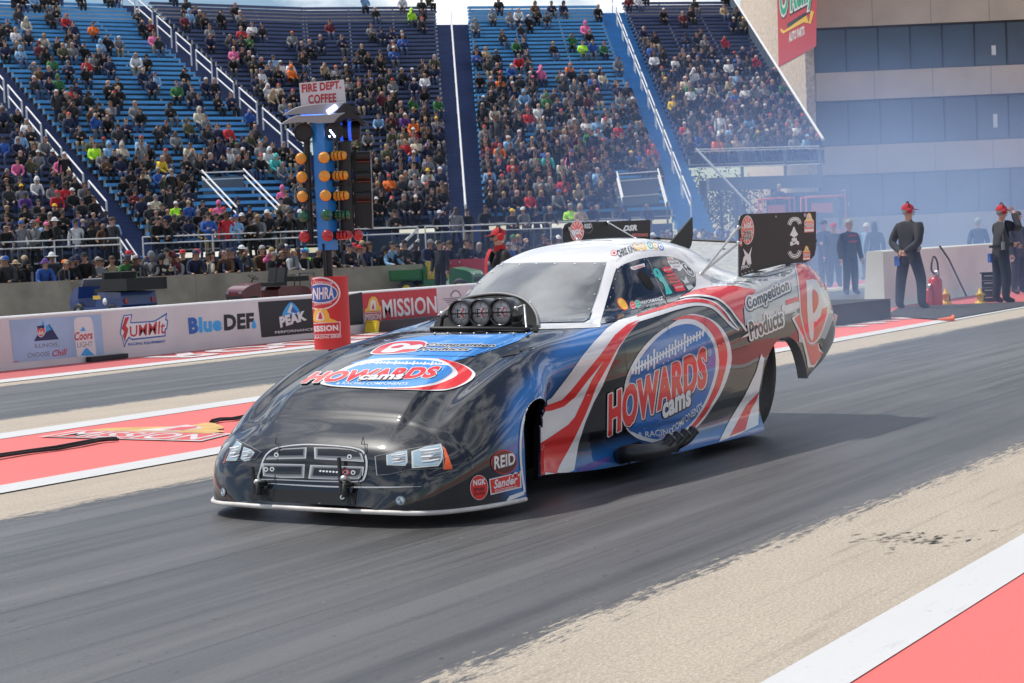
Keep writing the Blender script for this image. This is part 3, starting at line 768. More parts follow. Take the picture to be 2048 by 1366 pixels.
for x, y, rx, ry in ((1522, 660, 42, 40), (72, 590, 20, 36)):
    mb = MB(); disc(mb, x, y, rx, ry, SURF, 3, I_GREY, GR); disc(mb, x, y, rx*.85, ry*.85, SURF, 4, I_PALE, GR)
    for k in range(5): disc(mb, x+rx*.45*math.cos(k*1.3), y+ry*.45*math.sin(k*1.3), rx*.2, ry*.2, SURF, 5, (I_WHITE, I_GREY)[k % 2], GR)
    car_part(mb, 'fog_lamp')
# lower mesh of the bumper
P_([(330,560),(640,570),(1000,590),(1160,600),(1150,700),(700,690),(300,665),(280,640)], 2, I_MATTE, GR)
# --- stickers behind the front wheel arch front edge
disc(BM_, 1007, 924, 26, 24, SURF, 3, I_RED, None, rot=-.2); disc(BM_, 1007, 924, 24.5, 22.5, SURF, 4, I_MAROON, None, rot=-.2)
T_('REID', [(987,939),(1029,928),(1028,905),(987,913)], 5, I_WHITE, None, bold=.03)
P_([(977,958),(1020,948),(1040,942),(1042,975),(980,990)], 3, I_WHITE); P_([(979,960),(1020,950),(1038,945),(1039,973),(982,987)], 4, I_RED)
T_('Sander', [(986,978),(1034,966),(1033,950),(985,960)], 5, I_WHITE, None, bold=.03, shear=.3)
for k in range(6):
    P_([(1022+k % 3*6, 945+(k//3)*5-k % 3), (1025+k % 3*6, 944.5+(k//3)*5-k % 3), (1025+k % 3*6, 948+(k//3)*5-k % 3), (1022+k % 3*6, 949+(k//3)*5-k % 3)], 5, (I_BLACK, I_WHITE)[k % 2])
T_('ENGINEERING', [(989,984),(1032,975),(1032,970),(989,979)], 5, I_WHITE, None)
disc(BM_, 957, 975, 18, 25, SURF, 3, I_WHITE); disc(BM_, 957, 975, 17, 24, SURF, 4, I_RED)
T_('NGK', [(945,972),(970,968),(970,956),(945,960)], 5, I_WHITE, None, bold=.04)
T_('SPARK', [(946,983),(969,980),(969,973),(946,976)], 5, I_BLACK, None, bold=.02); T_('PLUGS', [(948,991),(968,988),(968,982),(948,985)], 5, I_BLACK, None, bold=.02)
P_([(1018,992),(1046,982),(1048,986),(1046,990),(1010,1004)], 2, I_WHITE)
# white trim along the front wheel opening
S_([(1048,984),(1041,930),(1040,880),(1046,840),(1060,812),(1082,796)], [4,4,4,5,7,8], 3, I_WHITE)
# --- skirt step in purple
P_([(880,1010),(1230,870),(1260,910),(1150,960),(900,1070)], 2, I_PURPLE, ZA)
# --- roof lettering and badges
T_('CHRIS KING', [(372,305),(640,240),(625,170),(365,262)], 2.4, I_BLACK, (1180,470,6.829), bold=.03) if False else T_('CHRIS KING', [(1238,516),(1274,502),(1270,488),(1232,502)], 2.4, I_BLACK, None, bold=.035)
disc(BM_, 1228, 507, 7, 6, SURF, 2.3, I_RED); disc(BM_, 1228, 507, 5.8, 5, SURF, 2.6, I_WHITE); disc(BM_, 1228, 507, 3, 2.5, SURF, 3, I_RED)
for k in range(4): disc(BM_, 1270+k*6, 492+(k % 2)*4, 5, 6, SURF, 2.4, I_YELLOW)
T_('GJ', [(1268,500),(1288,496),(1286,485),(1266,489)], 3, I_WHITE, None, bold=.03)
for x, y, mi in ((1300,491,I_GREEN),(1310,492,I_YELLOW),(1321,494,I_BLUE)):
    disc(BM_, x, y, 5, 8, SURF, 2.4, mi, rot=-.5); disc(BM_, x, y, 3.5, 6, SURF, 2.8, I_WHITE, rot=-.5); disc(BM_, x, y, 1.5, 3, SURF, 3.2, mi, rot=-.5)
S_([(360,430),(450,360),(600,310),(800,285),(1020,285)], [2,2,2,2,2], 2.4, I_GREY, ZW)

# --- body paint attribute: black with blue airbrushing, white cab
def make_body():
    me = BM_.mesh('body', CAR_MATS); 
    at = me.color_attributes.new('paint', 'FLOAT_COLOR', 'POINT')
    n = len(me.vertices); co = np.zeros(n*3); me.vertices.foreach_get('co', co); co = co.reshape(-1, 3)
    p = co-EYEP; zz = p@FW; px = p@CR/zz*FPX+1024; py = -(p@CU)/zz*FPX+683
    # near side coordinates also used for the far side (mirrored), so the airbrushing wraps both flanks
    cm = co.copy(); far = co[:, 1] > YC; cm[far, 1] = 2*YC-co[far, 1]
    p = cm-EYEP; zz = p@FW; mx = p@CR/zz*FPX+1024; my = -(p@CU)/zz*FPX+683
    black = np.array([.007, .008, .012]); navy = np.array([.010, .022, .075]); blue = np.array([.025, .155, .45]); white = np.array([.80, .80, .80]); grey = np.array([.05, .05, .055])
    col = np.tile(black, (n, 1))
    def seg(px, py, pts):
        d = np.full(n, 1e9)
        for (ax, ay), (bx, by) in zip(pts[:-1], pts[1:]):
            t = np.clip(((px-ax)*(bx-ax)+(py-ay)*(by-ay))/((bx-ax)**2+(by-ay)**2), 0, 1)
            d = np.minimum(d, np.hypot(px-ax-t*(bx-ax), py-ay-t*(by-ay)))
        return d
    def lay(c, w): 
        nonlocal col
        w = w[:, None]; col = col*(1-w)+c*w
    front = co[:, 0] < 9.2
    d = seg(mx, my, [(1190,668),(1130,715),(1085,770),(1052,810),(1036,860),(1036,920),(1044,985)])
    lay(navy, front*(1-sstep(20, 75, d))*.9)
    lay(blue, front*(1-sstep(8, 46, d)))
    d = seg(mx, my, [(1150,960),(1250,925),(1400,905),(1520,870)])
    lay(blue, (co[:, 2] < .5)*(co[:, 0] > 8.3)*(1-sstep(20, 62, d)))
    d = seg(mx, my, [(1360,600),(1500,560)])
    # cab and deck white everywhere
    belt = np.interp(co[:, 0], [8.9, 9.3, 9.96, 10.4, 11.0, 12.6], [.955, .985, 1.045, 1.08, 1.11, 1.0])
    dd = np.abs(co[:, 1]-YC)
    cab = (co[:, 0] > 8.98)*(co[:, 2] > belt)*((co[:, 0] > 10.6) | (dd < .74))
    lay(white, cab.astype(float))
    at.data.foreach_set('color', np.hstack([col, np.ones((n, 1))]).ravel())
    me.transform(CAR_INV)
    return link_mesh('body', me, car)

# ---- glass
C_LEXAN = mat('smoked_polycarbonate', (.175, .18, .185), .3, coat=1., noise=.45, nscale=2.6, bump=.10, bscale=2.2)  # colour noise imitates streaky reflections on the sheet
C_TINT = gloss('dark_tinted_window', (.008, .012, .026), rough=.12); C_TINT2 = gloss('smoke_tinted_window', (.03, .032, .036), rough=.15)
mb = MB()
patch(mb, [(1001,528.5),(1100,527),(1212,526.5),(1197,580),(1177,638),(1168,644),(1080,646),(1075,655),(1070,660),(890,652),(880,640),(912,604),(941,579),(971,551)], SURF, 2, 0)
for x, y in [(1004,531),(1040,530),(1073,529),(1110,529),(1150,529),(1190,529),(1208,531),(1199,560),(1189,590),(1178,620),(1172,641),(1140,643),(1101,643),(985,545),(960,566),(938,587),(1060,606),(1076,630)]:
    disc(mb, x, y, 1.6, 1.6, SURF, 6, 1, n=8)
wind = car_part(mb, 'windscreen', [C_LEXAN, C_ALU])
mb = MB()
opening = spl([(1077,657),(1074,634),(1061,613),(1041,599),(1006,591),(966,593),(931,600),(903,608),(880,625),(868,652)], 4)
patch(mb, opening+[(865,662),(1075,664)], SURF, 4, 0); car_part(mb, 'injector_opening', [C_DARK], parent=wind)  # flat black patch painted for the shaded hole
rim = [SURF.hit(x, y, .012) for x, y in opening[:34]]
car_part(MB().tube(rim, .010, 0, 6), 'opening_trim', [mat('dull_trim', (.22, .22, .22), .5, .5)], parent=wind)
mb = MB()
sw = [(135,1290),(330,600),(380,530),(450,478),(620,415),(760,382)]
patch(mb, spl(sw, 3)[:-1]+[(760,382),(800,440),(870,620),(960,820),(1050,1010),(640,1172),(300,1262)], SURF, 2, 19, ZW)
mbw = mb
mb = MB()
patch(mb, [(772,382)]+spl([(800,375),(940,362),(1100,370),(1200,400),(1300,450),(1390,540),(1432,590)], 3)+[(1445,680),(1438,770),(1250,902),(1180,975),(1062,1006),(972,820),(882,620),(812,440)], SURF, 2, 20, ZW)
mbr = mb
mb = MB()
blob(mb, [(645,590),(690,560),(750,600),(810,670),(855,750),(862,800),(835,826),(790,810),(740,760),(690,690),(655,640)], SURF, 4, 0, ZW)
vent = mb
mb = mbw
for x, y in [(340,680),(312,800),(275,925),(238,1055),(322,1215),(458,1183),(575,1152),(684,1120),(785,1088),(378,570),(440,495),(553,460),(645,432),(737,410),(845,600),(970,1022)]:
    disc(mb, x, y, 9, 9, SURF, 4, 17, ZW, n=10)
# window stickers
patch(mb, [(540,515),(735,460),(745,505),(600,555),(560,545)], SURF, 4, I_WHITE, ZW); text(mb, 'Pro Street', [(590,545),(720,512),(718,482),(580,515)], SURF, 5, I_RED, bold=.02, tf=ZW)
patch(mb, [(365,990),(375,945),(420,930),(470,965),(510,1030),(520,1085),(480,1110),(420,1085),(385,1040)], SURF, 4, I_ORANGE, ZW)
blob(mb, [(378,990),(390,955),(425,945),(465,980),(500,1035),(505,1080),(475,1092),(430,1070),(395,1030)], SURF, 5, I_YELLOW, ZW)
for cx, cy, mi in ((580, 1035, I_RED), (648, 1018, I_GREEN)):
    disc(mb, cx, cy, 38, 58, SURF, 4, I_WHITE, ZW, rot=-.35); disc(mb, cx, cy, 34, 53, SURF, 5, mi, ZW, rot=-.35)
    text(mb, 'JHP', [(cx-22, cy+18), (cx+22, cy+10), (cx+20, cy-16), (cx-22, cy-8)], SURF, 6, I_WHITE, bold=.02, tf=ZW)
text(mb, 'PERFORMANCE', [(690,1028),(990,965),(985,912),(685,985)], SURF, 4, I_WHITE, bold=.025, tf=ZW)
text(mb, 'PARTS', [(945,985),(1002,970),(1002,952),(945,966)], SURF, 4, I_WHITE, bold=.0, tf=ZW)
sidew = car_part(mb, 'side_window', CAR_MATS+[C_TINT, C_TINT2]); car_part(vent, 'window_vent', [C_DARK], parent=sidew)
mb = mbr
# ribbon
stripe(mb, [(930,610),(905,640),(885,590),(875,555),(900,545),(935,580),(975,660),(1030,760),(1095,880)], [34,34,36,34,30,34,40,46,60], SURF, 4, I_TEAL, ZW)
stripe(mb, [(925,640),(960,690),(1000,720),(1035,790),(1060,885)], [30,38,40,44,60], SURF, 5, I_TEAL, ZW)
# red ladder shaped badge, white badges
patch(mb, [(965,520),(965,405),(1045,480),(1015,490),(975,480)], SURF, 4, I_MAROON, ZW)
blob(mb, [(980,550),(1010,510),(1080,510),(1120,540),(1115,580),(1040,590)], SURF, 4, I_RED, ZW); text(mb, '9-11-01', [(1005,575),(1105,555),(1100,522),(1005,540)], SURF, 5, I_WHITE, bold=.03, tf=ZW)
patch(mb, [(1030,620),(1150,590),(1230,720),(1085,735)], SURF, 4, I_RED, ZW); text(mb, 'NEVER', [(1060,670),(1180,655),(1165,620),(1045,635)], SURF, 5, I_BLACK, bold=.03, tf=ZW); text(mb, 'FORGET', [(1085,715),(1215,700),(1200,665),(1070,680)], SURF, 5, I_BLACK, bold=.03, tf=ZW)
patch(mb, [(1120,755),(1255,725),(1298,830),(1170,850)], SURF, 4, I_RED, ZW); text(mb, 'NEVER FORGET', [(1165,810),(1270,790),(1258,765),(1155,785)], SURF, 5, I_WHITE, bold=.02, tf=ZW)
patch(mb, [(1042,385),(1120,378),(1140,415),(1060,425)], SURF, 4, I_WHITE, ZW); text(mb, 'NHRA', [(1062,418),(1130,410),(1115,388),(1052,392)], SURF, 5, I_RED, bold=.02, tf=ZW)
patch(mb, [(1045,430),(1190,422),(1265,520),(1225,565),(1195,565),(1180,535),(1110,530)], SURF, 4, I_WHITE, ZW); text(mb, 'ALL-STAR', [(1085,478),(1215,468),(1190,435),(1065,442)], SURF, 5, I_BLACK, bold=.03, tf=ZW); text(mb, 'CALLOUT', [(1130,520),(1225,512),(1215,490),(1115,495)], SURF, 5, I_BLACK, bold=.01, tf=ZW)
blob(mb, [(1240,490),(1265,455),(1320,480),(1390,540),(1425,610),(1405,645),(1340,620),(1280,555)], SURF, 4, I_WHITE, ZW); blob(mb, [(1255,490),(1275,468),(1320,492),(1380,548),(1412,610),(1395,632),(1345,607),(1290,548)], SURF, 5, I_BLACK, ZW)
blob(mb, [(1275,495),(1290,485),(1310,510),(1305,535)], SURF, 6, I_WHITE, ZW); text(mb, 'R&R', [(1325,590),(1400,620),(1385,575),(1315,545)], SURF, 6, I_WHITE, bold=.03, tf=ZW)
patch(mb, [(1222,672),(1278,700),(1300,630),(1325,690),(1350,720),(1410,790),(1345,835),(1290,760),(1275,720)], SURF, 4, I_SILVER, ZW); text(mb, 'BREWER', [(1300,770),(1375,755),(1360,720),(1290,735)], SURF, 5, I_BLACK, bold=.02, tf=ZW)
stripe(mb, [(890,648),(1040,682),(1200,648),(1425,620)], 7, SURF, 3, I_BLACK, ZW)
car_part(mb, 'rear_quarter_window', CAR_MATS+[C_TINT, C_TINT2])

# ---- injector hat with three round throttle butterflies
C_CARBON = mat('satin_black_composite', (.018, .018, .02), .3, coat=.4)
def on_x(px, py, X):
    d = ray(px, py); return EYEP+d*(X/d[0])
hc = [on_x(924, 627, 8.74), on_x(964, 625.5, 8.74), on_x(1005, 624, 8.74)]
mb = MB()
for c in hc:
    mb.lathe(c, (1, 0, 0), [(-.02, .071), (-.035, .080), (-.02, .086), (.04, .084), (.10, .084), (.13, .06)], 0, 28, cap=False)
mb.box((8.81, float(hc[1][1]), .94), (.12, .40, .16), 0)
mb.box((8.95, float(hc[1][1])+.03, .93), (.3, .26, .1), 0)
hat = car_part(mb, 'injector_hat', [C_CARBON])
for c in hc:
    mb = MB(); mb.lathe(c, (1, 0, 0), [(-.012, .0), (-.012, .070), (0, .072)], 0, 32)
    ps = PlaneSurf((c[0]-.013, c[1], c[2]), (-1, 0, 0))
    u, v = proj(c)
    def dd(r0, r1, t0, t1, mi, off):
        pts = [(r, t) for t in np.linspace(t0, t1, 10) for r in (r1,)]+[(r0, t) for t in np.linspace(t1, t0, 10)]
        mb.add([(c[0]-.012-off, c[1]+r*math.cos(t), c[2]+r*math.sin(t)) for r, t in pts], [tuple(range(20))], mi)
    for k in range(6):
        t = k*math.pi/3; dd(.036, .039, t-.5, t+.5, 1, .001); dd(.062, .0645, t-.45, t+.45, 1, .001)
        for s in (-.47, .47): dd(.037, .064, t+s-.02, t+s+.02, 1, .001)
    for y0, y1, z0, z1, mi in ((-.018,.018,0,0,1),):
        pass
    q = lambda pts, mi: mb.add([(c[0]-.0145, c[1]-a, c[2]+b) for a, b in pts], [tuple(range(len(pts)))], mi)
    q([(-.026,-.024),(-.020,-.024),(-.020,.024),(-.026,.024)], 2); q([(-.020,.018),(-.004,.018),(-.004,.024),(-.020,.024)], 2); q([(-.020,-.024),(-.004,-.024),(-.004,-.018),(-.020,-.018)], 2)
    q([(-.004,-.002),(.004,.0),(.030,.030),(.020,.032)], 3); q([(-.004,.002),(.018,-.026),(.028,-.026),(.006,.004)], 3)
    mb.tube([(c[0]-.02, c[1]-.078, c[2]), (c[0]-.02, c[1]+.078, c[2])], .004, 2, 6)
    car_part(mb, 'butterfly', [mat('butterfly_plate', (.62, .62, .63), .45, .3), C_GREY, C_MATTE, C_RED], True, parent=hat)
mb = MB()
a, b = on_y(868, 657, 6.02), on_y(1050, 664, 5.44)
mb.tube([SURF.hit(862, 662, .012), SURF.hit(960, 663, .014), SURF.hit(1058, 663, .012)], .014, 0, 6)
p = hc[2]+np.array([-.01, -.10, .02]); mb.tube([p, p+np.array([.0, -.06, .02]), SURF.hit(1053, 662, .0)], .006, 1, 6)
mb.tube([hc[2]+np.array([0, -.07, 0]), p], .012, 1, 6); mb.tube([hc[0]+np.array([0, .07, 0]), hc[0]+np.array([-.02, .13, -.02]), hc[0]+np.array([.0, .16, -.09])], .012, 0, 6)
mb.ell(hc[0]+np.array([-.02, .13, .0]), (.02, .02, .02), 1, 8, 6); mb.ell(p, (.014, .014, .014), 1, 8, 6)
for x in range(870, 1060, 26): mb.ell(SURF.hit(x, 669, .004), (.007, .007, .007), 1, 6, 4)
car_part(mb, 'hat_linkage', [C_MATTE, C_ALU], True, parent=hat)

# ---- splitter lip, latches
ib = [i for i, x in enumerate(xs) if x < 7.76]
lipn = [(V[i, 0, 0], V[i, 0, 1]-.008, V[i, 0, 2]-.004) for i in ib][::-1]; lipf = [(V[i, -1, 0], V[i, -1, 1]+.008, V[i, -1, 2]-.004) for i in ib]
path = lipn[::3]+[(7.045, YC-.3, .08), (7.043, YC, .08), (7.045, YC+.3, .08)]+lipf[::3]
mb = MB(); mb.tube(path, .0125, 0, 8)
car_part(mb, 'splitter_lip', [mat('scuffed_white_lip', (.66, .62, .58), .5, noise=.2, nscale=9)])
for x, y0, y1 in ((515, 937, 986), (687, 920, 990)):
    mb = MB(); h = [SURF.hit(x-1, y0, .035), SURF.hit(x+3, y1, .03)]
    mb.tube(h, .011, 0, 6)
    m_ = SURF.hit(x+10, (y0+y1)/2+4, .04); mb.tube([SURF.hit(x+12, (y0+y1)/2+6, -.01), m_], .013, 1, 8); mb.ell(m_, (.02, .02, .016), 1, 8, 6)
    mb.tube([SURF.hit(x+14, y1-20, .0), SURF.hit(x+14, y1-18, .05), SURF.hit(x+10, y1+4, .03)], .016, 0, 6)
    mb.tube([SURF.hit(x+36, 888, .0), SURF.hit(x+44, 882, .03), SURF.hit(x+46, 900, .01), SURF.hit(x+36, 960, .008), SURF.hit(x+18, y1-6, .03)], .0022, 0, 5)
    car_part(mb, 'nose_latch', [C_MATTE, C_ALU], True)

# ---- exhaust headers in the flank
patch(BM_, [(576,1215),(574,1135),(598,1094),(650,1088),(700,1112),(740,1108),(850,1085),(905,1045),(830,1140),(800,1165)], SURF, 3, I_BLACK, Z2) if False else None
mb = MB()
patch(mb, [(600,1212),(592,1150),(606,1105),(650,1090),(700,1110),(760,1120),(850,1080),(900,1040),(860,1105),(830,1150),(720,1180)], SURF, 4, 1, Z2)  # black patch painted for the shaded recess round the pipes
hp_ = [on_y(1236, 916, 5.0), on_y(1252, 907, 4.86), on_y(1285, 905, 4.80), on_y(1318, 899, 4.79), on_y(1342, 888, 4.79)]
mb.tube([np.array(q) for q in spl(hp_, 5)], .050, 0, 16)
for x, y in ((1312, 902), (1327, 897), (1342, 892), (1358, 887)):
    a, e = on_y(x, y, 4.79), on_y(x+30, y-27, 4.755)
    pts = [np.array(q) for q in spl([a, a*.55+e*.45+np.array([.01, 0, -.012]), e], 5)]
    mb.tube(pts, .032, 0, 14, False); d_ = pts[-1]-pts[-2]; d_ /= np.linalg.norm(d_)
    mb.lathe(e, d_, [(-.006, .0345), (.002, .0345), (.002, .028), (-.05, .026)], 2, 14, cap=False); mb.lathe(e-d_*.04, d_, [(0, .029), (.001, 0)], 1, 14, cap=False)
car_part(mb, 'exhaust_pipes', [mat('heat_blackened_steel', (.034, .035, .040), .34, .6), C_DARK, mat('exhaust_rim', (.16, .16, .17), .35, .8)])
# seams and trim on the flank
P_([(1088,664),(1165,641),(1178,644),(1160,662),(1090,690)], 3, I_BLACK, Z2)
S_([(560,62),(610,85),(648,125),(660,215)], 3.5, 10, I_BLACK, Z8); S_([(310,300),(318,420),(335,560)], 2.5, 10, I_BLACK, Z8); S_([(975,60),(985,150),(990,300)], 2.5, 10, I_GREY, Z8)
make_body()

# ---- wheels
C_TYRE = mat('racing_tyre_rubber', (.018, .018, .022), .62, noise=.3, nscale=14, bump=.25, bscale=30)
C_RIM = mat('dark_alloy', (.09, .09, .095), .35, .8)
def wheel(x, y0, R, w, rim):
    e = bpy.data.objects.new('wheel', None); COL.objects.link(e); e.parent = car
    s = 1 if y0 < YC else -1
    mb = MB(); c = (x, y0, R)
    prof = [(0.02*s, rim), (.0, rim+.02), (-.004*s, rim+(R-rim)*.55), (.012*s, R-.035), (.04*s, R-.008), (w*.5*s, R), (w*s-.04*s, R-.008), (w*s-.012*s, R-.035), (w*s, rim)]
    mb.lathe(c, (0, 1, 0), prof, 0, 48, (1, 0, 0), cap=False)
    car_part(mb, 'tyre', [C_TYRE], True, parent=e)
    mb = MB(); mb.lathe(c, (0, 1, 0), [(.03*s, rim), (.012*s, rim-.01), (.05*s, rim-.03), (.075*s, .05), (.04*s, .045), (.035*s, 0)], 0, 32, (1, 0, 0))
    for k in range(8): t = k*math.pi/4; mb.ell((x+.075*math.cos(t), y0+.06*s, R+.075*math.sin(t)), (.01, .014, .01), 1, 6, 4)
    car_part(mb, 'rim', [C_RIM, C_ALU], True, parent=e)
wheel(11.17, 5.06, .462, .43, .2); wheel(11.17, 6.44, .462, .43, .2)
wheel(8.02, 5.11, .285, .115, .17); wheel(8.02, 6.39, .285, .115, .17)
mb = MB()
mb.box((9.35, YC, .34), (3.0, 1.18, .40), 0); mb.box((9.9, YC, .62), (2.2, .9, .3), 0); mb.box((10.6, YC, .3), (1.2, .16, .16), 0)  # black boxes added inside the shell to block light
mb.tube([(11.17, 5.3, .46), (11.17, 6.2, .46)], .07, 0, 10); mb.tube([(8.02, 5.2, .28), (8.02, 6.3, .28)], .03, 0, 8)
for y in (5.45, 6.05): mb.tube([(10.4, y, .5), (11.3, y, .62), (11.6, y, .45), (10.6, y, .2)], .022, 0, 8)
mb.tube([(11.5, 5.5, .62), (12.2, 5.6, .45), (12.2, 5.9, .45), (11.5, 6.0, .62)], .016, 0, 6)
car_part(mb, 'chassis_and_light_block', [C_DARK], True)

# ---- rear spoiler
plate = [(1478,553),(1478,440),(1481,432),(1488,428),(1632,423),(1632,497),(1629,511),(1620,521),(1610,525),(1590,526),(1560,530),(1520,540),(1495,549)]
for Y in (5.05, 6.45):
    mb = MB(); P3 = [on_y(x, y, 5.05)*np.array([1, 0, 1])+np.array([0, Y, 0]) for x, y in plate]
    mb.prism(P3, (0, .008, 0), I_MATTE, I_GREY)
    if Y == 5.05:
        ps = PlaneSurf((0, Y-.001, 0), (0, -1, 0))
        disc(mb, 1495, 460, 13, 29, ps, 1, I_WHITE); disc(mb, 1495, 460, 12, 27.5, ps, 2, I_RED)
        for k in range(12):
            t = k*math.pi/6+.2; patch(mb, [(1495+4*math.cos(t), 460+10*math.sin(t)), (1495+11*math.cos(t-.05), 460+25*math.sin(t-.05)), (1495+11*math.cos(t+.05), 460+25*math.sin(t+.05))], ps, 3, I_WHITE)
        text(mb, 'NGK', [(1488,458),(1504,455),(1504,444),(1488,447)], ps, 4, I_WHITE, bold=.06)
        text(mb, 'SPARK', [(1489,470),(1503,468),(1503,461),(1489,463)], ps, 5, I_WHITE, bold=.03, outline=.1); text(mb, 'SPARK', [(1489,470),(1503,468),(1503,461),(1489,463)], ps, 6, I_BLACK, bold=.03)
        text(mb, 'PLUGS', [(1488,480),(1503,478),(1503,471),(1488,473)], ps, 5, I_WHITE, bold=.03, outline=.1); text(mb, 'PLUGS', [(1488,480),(1503,478),(1503,471),(1488,473)], ps, 6, I_BLACK, bold=.03)
        disc(mb, 1482, 484, 2.5, 9, ps, 1, I_RED); disc(mb, 1482, 486, 1.2, 3, ps, 2, I_WHITE)
        patch(mb, [(1486,497),(1497,509),(1504,493),(1501,510),(1503,528),(1495,528),(1492,519),(1489,530),(1484,531),(1487,515),(1490,511)], ps, 1, I_WHITE)
        text(mb, 'IMPACT', [(1482,540),(1502,534),(1502,527),(1482,532)], ps, 1, I_WHITE, bold=.03, shear=.2)
        for x in (1484, 1491, 1498, 1504): disc(mb, x, 548-(x-1484)*.35, 2, 2, ps, 1, I_GREY)
        # club badge: two rockers and a bearded helmet emblem
        for pts, tx in (([(1578,450),(1582,441),(1589,438),(1596,440),(1600,448)], 'Hydraulic'), ([(1578,503),(1583,511),(1589,513),(1596,510),(1600,501)], 'Prayers')):
            stripe(mb, pts, [7,8,8,8,7], ps, 1, I_WHITE); stripe(mb, pts, [4.5,5.5,5.5,5.5,4.5], ps, 2, I_BLACK); stripe(mb, pts, [1.5,2.5,2.5,2.5,1.5], ps, 3, I_WHITE)
        blob(mb, [(1580,470),(1584,462),(1588,453),(1592,462),(1596,469),(1592,473),(1594,480),(1589,484),(1583,480),(1585,473)], ps, 1, I_WHITE)
        disc(mb, 1586, 475, 1.4, 1.6, ps, 2, I_BLACK); disc(mb, 1591, 474.5, 1.4, 1.6, ps, 2, I_BLACK)
        blob(mb, [(1580,486),(1584,482),(1588,487),(1593,481),(1598,484),(1597,490),(1592,488),(1586,490),(1582,492)], ps, 1, I_WHITE)
        for bx, by, s in ((1618, 444, 1.0), (1613, 505, .75)):
            patch(mb, [(bx-10*s,by+21*s),(bx-10*s,by-2*s),(bx-6*s,by-6*s),(bx-4*s,by-16*s),(bx,by-19*s),(bx+4*s,by-16*s),(bx+6*s,by-7*s),(bx+10*s,by-3*s),(bx+10*s,by+20*s)], ps, 1, I_RED)
            patch(mb, [(bx-9*s,by-1*s),(bx-6*s,by-6*s),(bx-4*s,by-15*s),(bx,by-18*s),(bx+4*s,by-15*s),(bx+6*s,by-7*s),(bx+9*s,by-2*s)], ps, 2, I_YELLOW)
            disc(mb, bx, by-9*s, 2.2*s, 3.5*s, ps, 3, I_WHITE); patch(mb, [(bx-1.5*s,by-7*s),(bx,by-12*s),(bx+1.5*s,by-7*s)], ps, 4, I_RED)
            text(mb, 'MISSION', [(bx-9*s,by+11*s),(bx+9*s,by+10*s),(bx+9*s,by+2*s),(bx-9*s,by+3*s)], ps, 3, I_WHITE, bold=.02)
            patch(mb, [(bx-9*s,by+15*s),(bx+9*s,by+14*s),(bx+9*s,by+18*s),(bx-9*s,by+19*s)], ps, 3, I_WHITE)
        disc(mb, 1610, 430, 3, 4, ps, 3, I_PURPLE)
        disc(mb, 1552, 433, 1.5, 2, ps, 1, I_GREY)
    else:
        ps = PlaneSurf((0, Y-.002, 0), (0, -1, 0))
        disc(mb, 1154, 462, 14, 21, ps, 1, I_WHITE); disc(mb, 1154, 462, 13, 20, ps, 2, I_RED)
        for k in range(12):
            t = k*math.pi/6; patch(mb, [(1154+4*math.cos(t), 462+7*math.sin(t)), (1154+11.5*math.cos(t-.06), 462+18*math.sin(t-.06)), (1154+11.5*math.cos(t+.06), 462+18*math.sin(t+.06))], ps, 3, I_WHITE)
        text(mb, 'NGK', [(1145,470),(1163,468),(1163,457),(1145,459)], ps, 4, I_WHITE, bold=.06)
        disc(mb, 1176, 455, 9.5, 12, ps, 1, I_MAROON); disc(mb, 1176, 455, 8.5, 11, ps, 2, I_MATTE); text(mb, 'REID', [(1169,457),(1183,456),(1183,447),(1169,448)], ps, 3, I_WHITE, bold=.02)
        text(mb, 'DSR', [(1245,463),(1275,461),(1273,449),(1247,451)], ps, 1, I_WHITE, bold=.06, shear=.3); text(mb, 'PERFORMANCE', [(1264,474),(1296,473),(1296,466),(1264,467)], ps, 1, I_RED, bold=.03)
    car_part(mb, 'spoiler_end_plate', CAR_MATS, False)
mb = MB()
prof = [(11.28, 1.150), (11.5, 1.165), (11.8, 1.215), (12.1, 1.30), (12.40, 1.415)]
ys = np.linspace(5.062, 6.448, 15)
def wz(x, z, y): return z-(.075*(6.45-y)/.9 if y > 5.55 else .075)*((x-11.28)/1.12)
Vw = [(x, y, wz(x, z, y)) for x, z in prof for y in ys]; k = len(ys)
mb.add(Vw, [(i*k+j, (i+1)*k+j, (i+1)*k+j+1, i*k+j+1) for i in range(4) for j in range(k-1)], 0, True)
mb.add([(x, y, z-.02) for x, y, z in Vw], [(i*k+j, i*k+j+1, (i+1)*k+j+1, (i+1)*k+j) for i in range(4) for j in range(k-1)], 0, True)
top = [(12.40, y, wz(12.40, 1.415, y)) for y in ys]
mb.tube(top, .013, 1, 6)
for y in ys[1::3]:
    mb.ell((12.25, y, wz(12.25, 1.355, y)+.003), (.012, .012, .006), 1, 6, 4)
wing = car_part(mb, 'spoiler_wing', [C_ALU, C_MATTE], True)
mb = MB(); fy = 5.88
P3 = [on_y(x, y, fy) for x, y in [(1326,503),(1385,434),(1386,470),(1383,490),(1376,502),(1362,515),(1345,520)]]
mb.prism(P3, (0, .012, 0), 0); car_part(mb, 'spoiler_fin', [C_MATTE], True)
for a, b in ((on_y(1477, 455, 5.045), SURF.hit(1401, 549, 0)), (on_y(1477, 486, 5.045), SURF.hit(1404, 546, 0)), (on_y(1217, 446, 6.44), on_y(1272, 478, 6.2)), (on_y(1138, 458, 6.44), on_y(1155, 480, 6.15))):
    mb = MB(); mb.tube([a, b], .0085, 0, 8); mb.ell(a, (.016, .016, .016), 0, 8, 6); mb.ell(b, (.014, .014, .014), 0, 8, 6)
    car_part(mb, 'spoiler_strut', [C_STEEL], True)

mb = MB(); P3 = [on_y(1420+x/3.596, 520+y/3.596, 5.0) for x, y in [(822,572),(842,500),(880,392),(905,388),(918,398),(912,430),(868,562),(850,585)]]
mb.prism(P3, (0, 1.5, 0), 0); car_part(mb, 'rear_bumper', [C_SILVER], True)
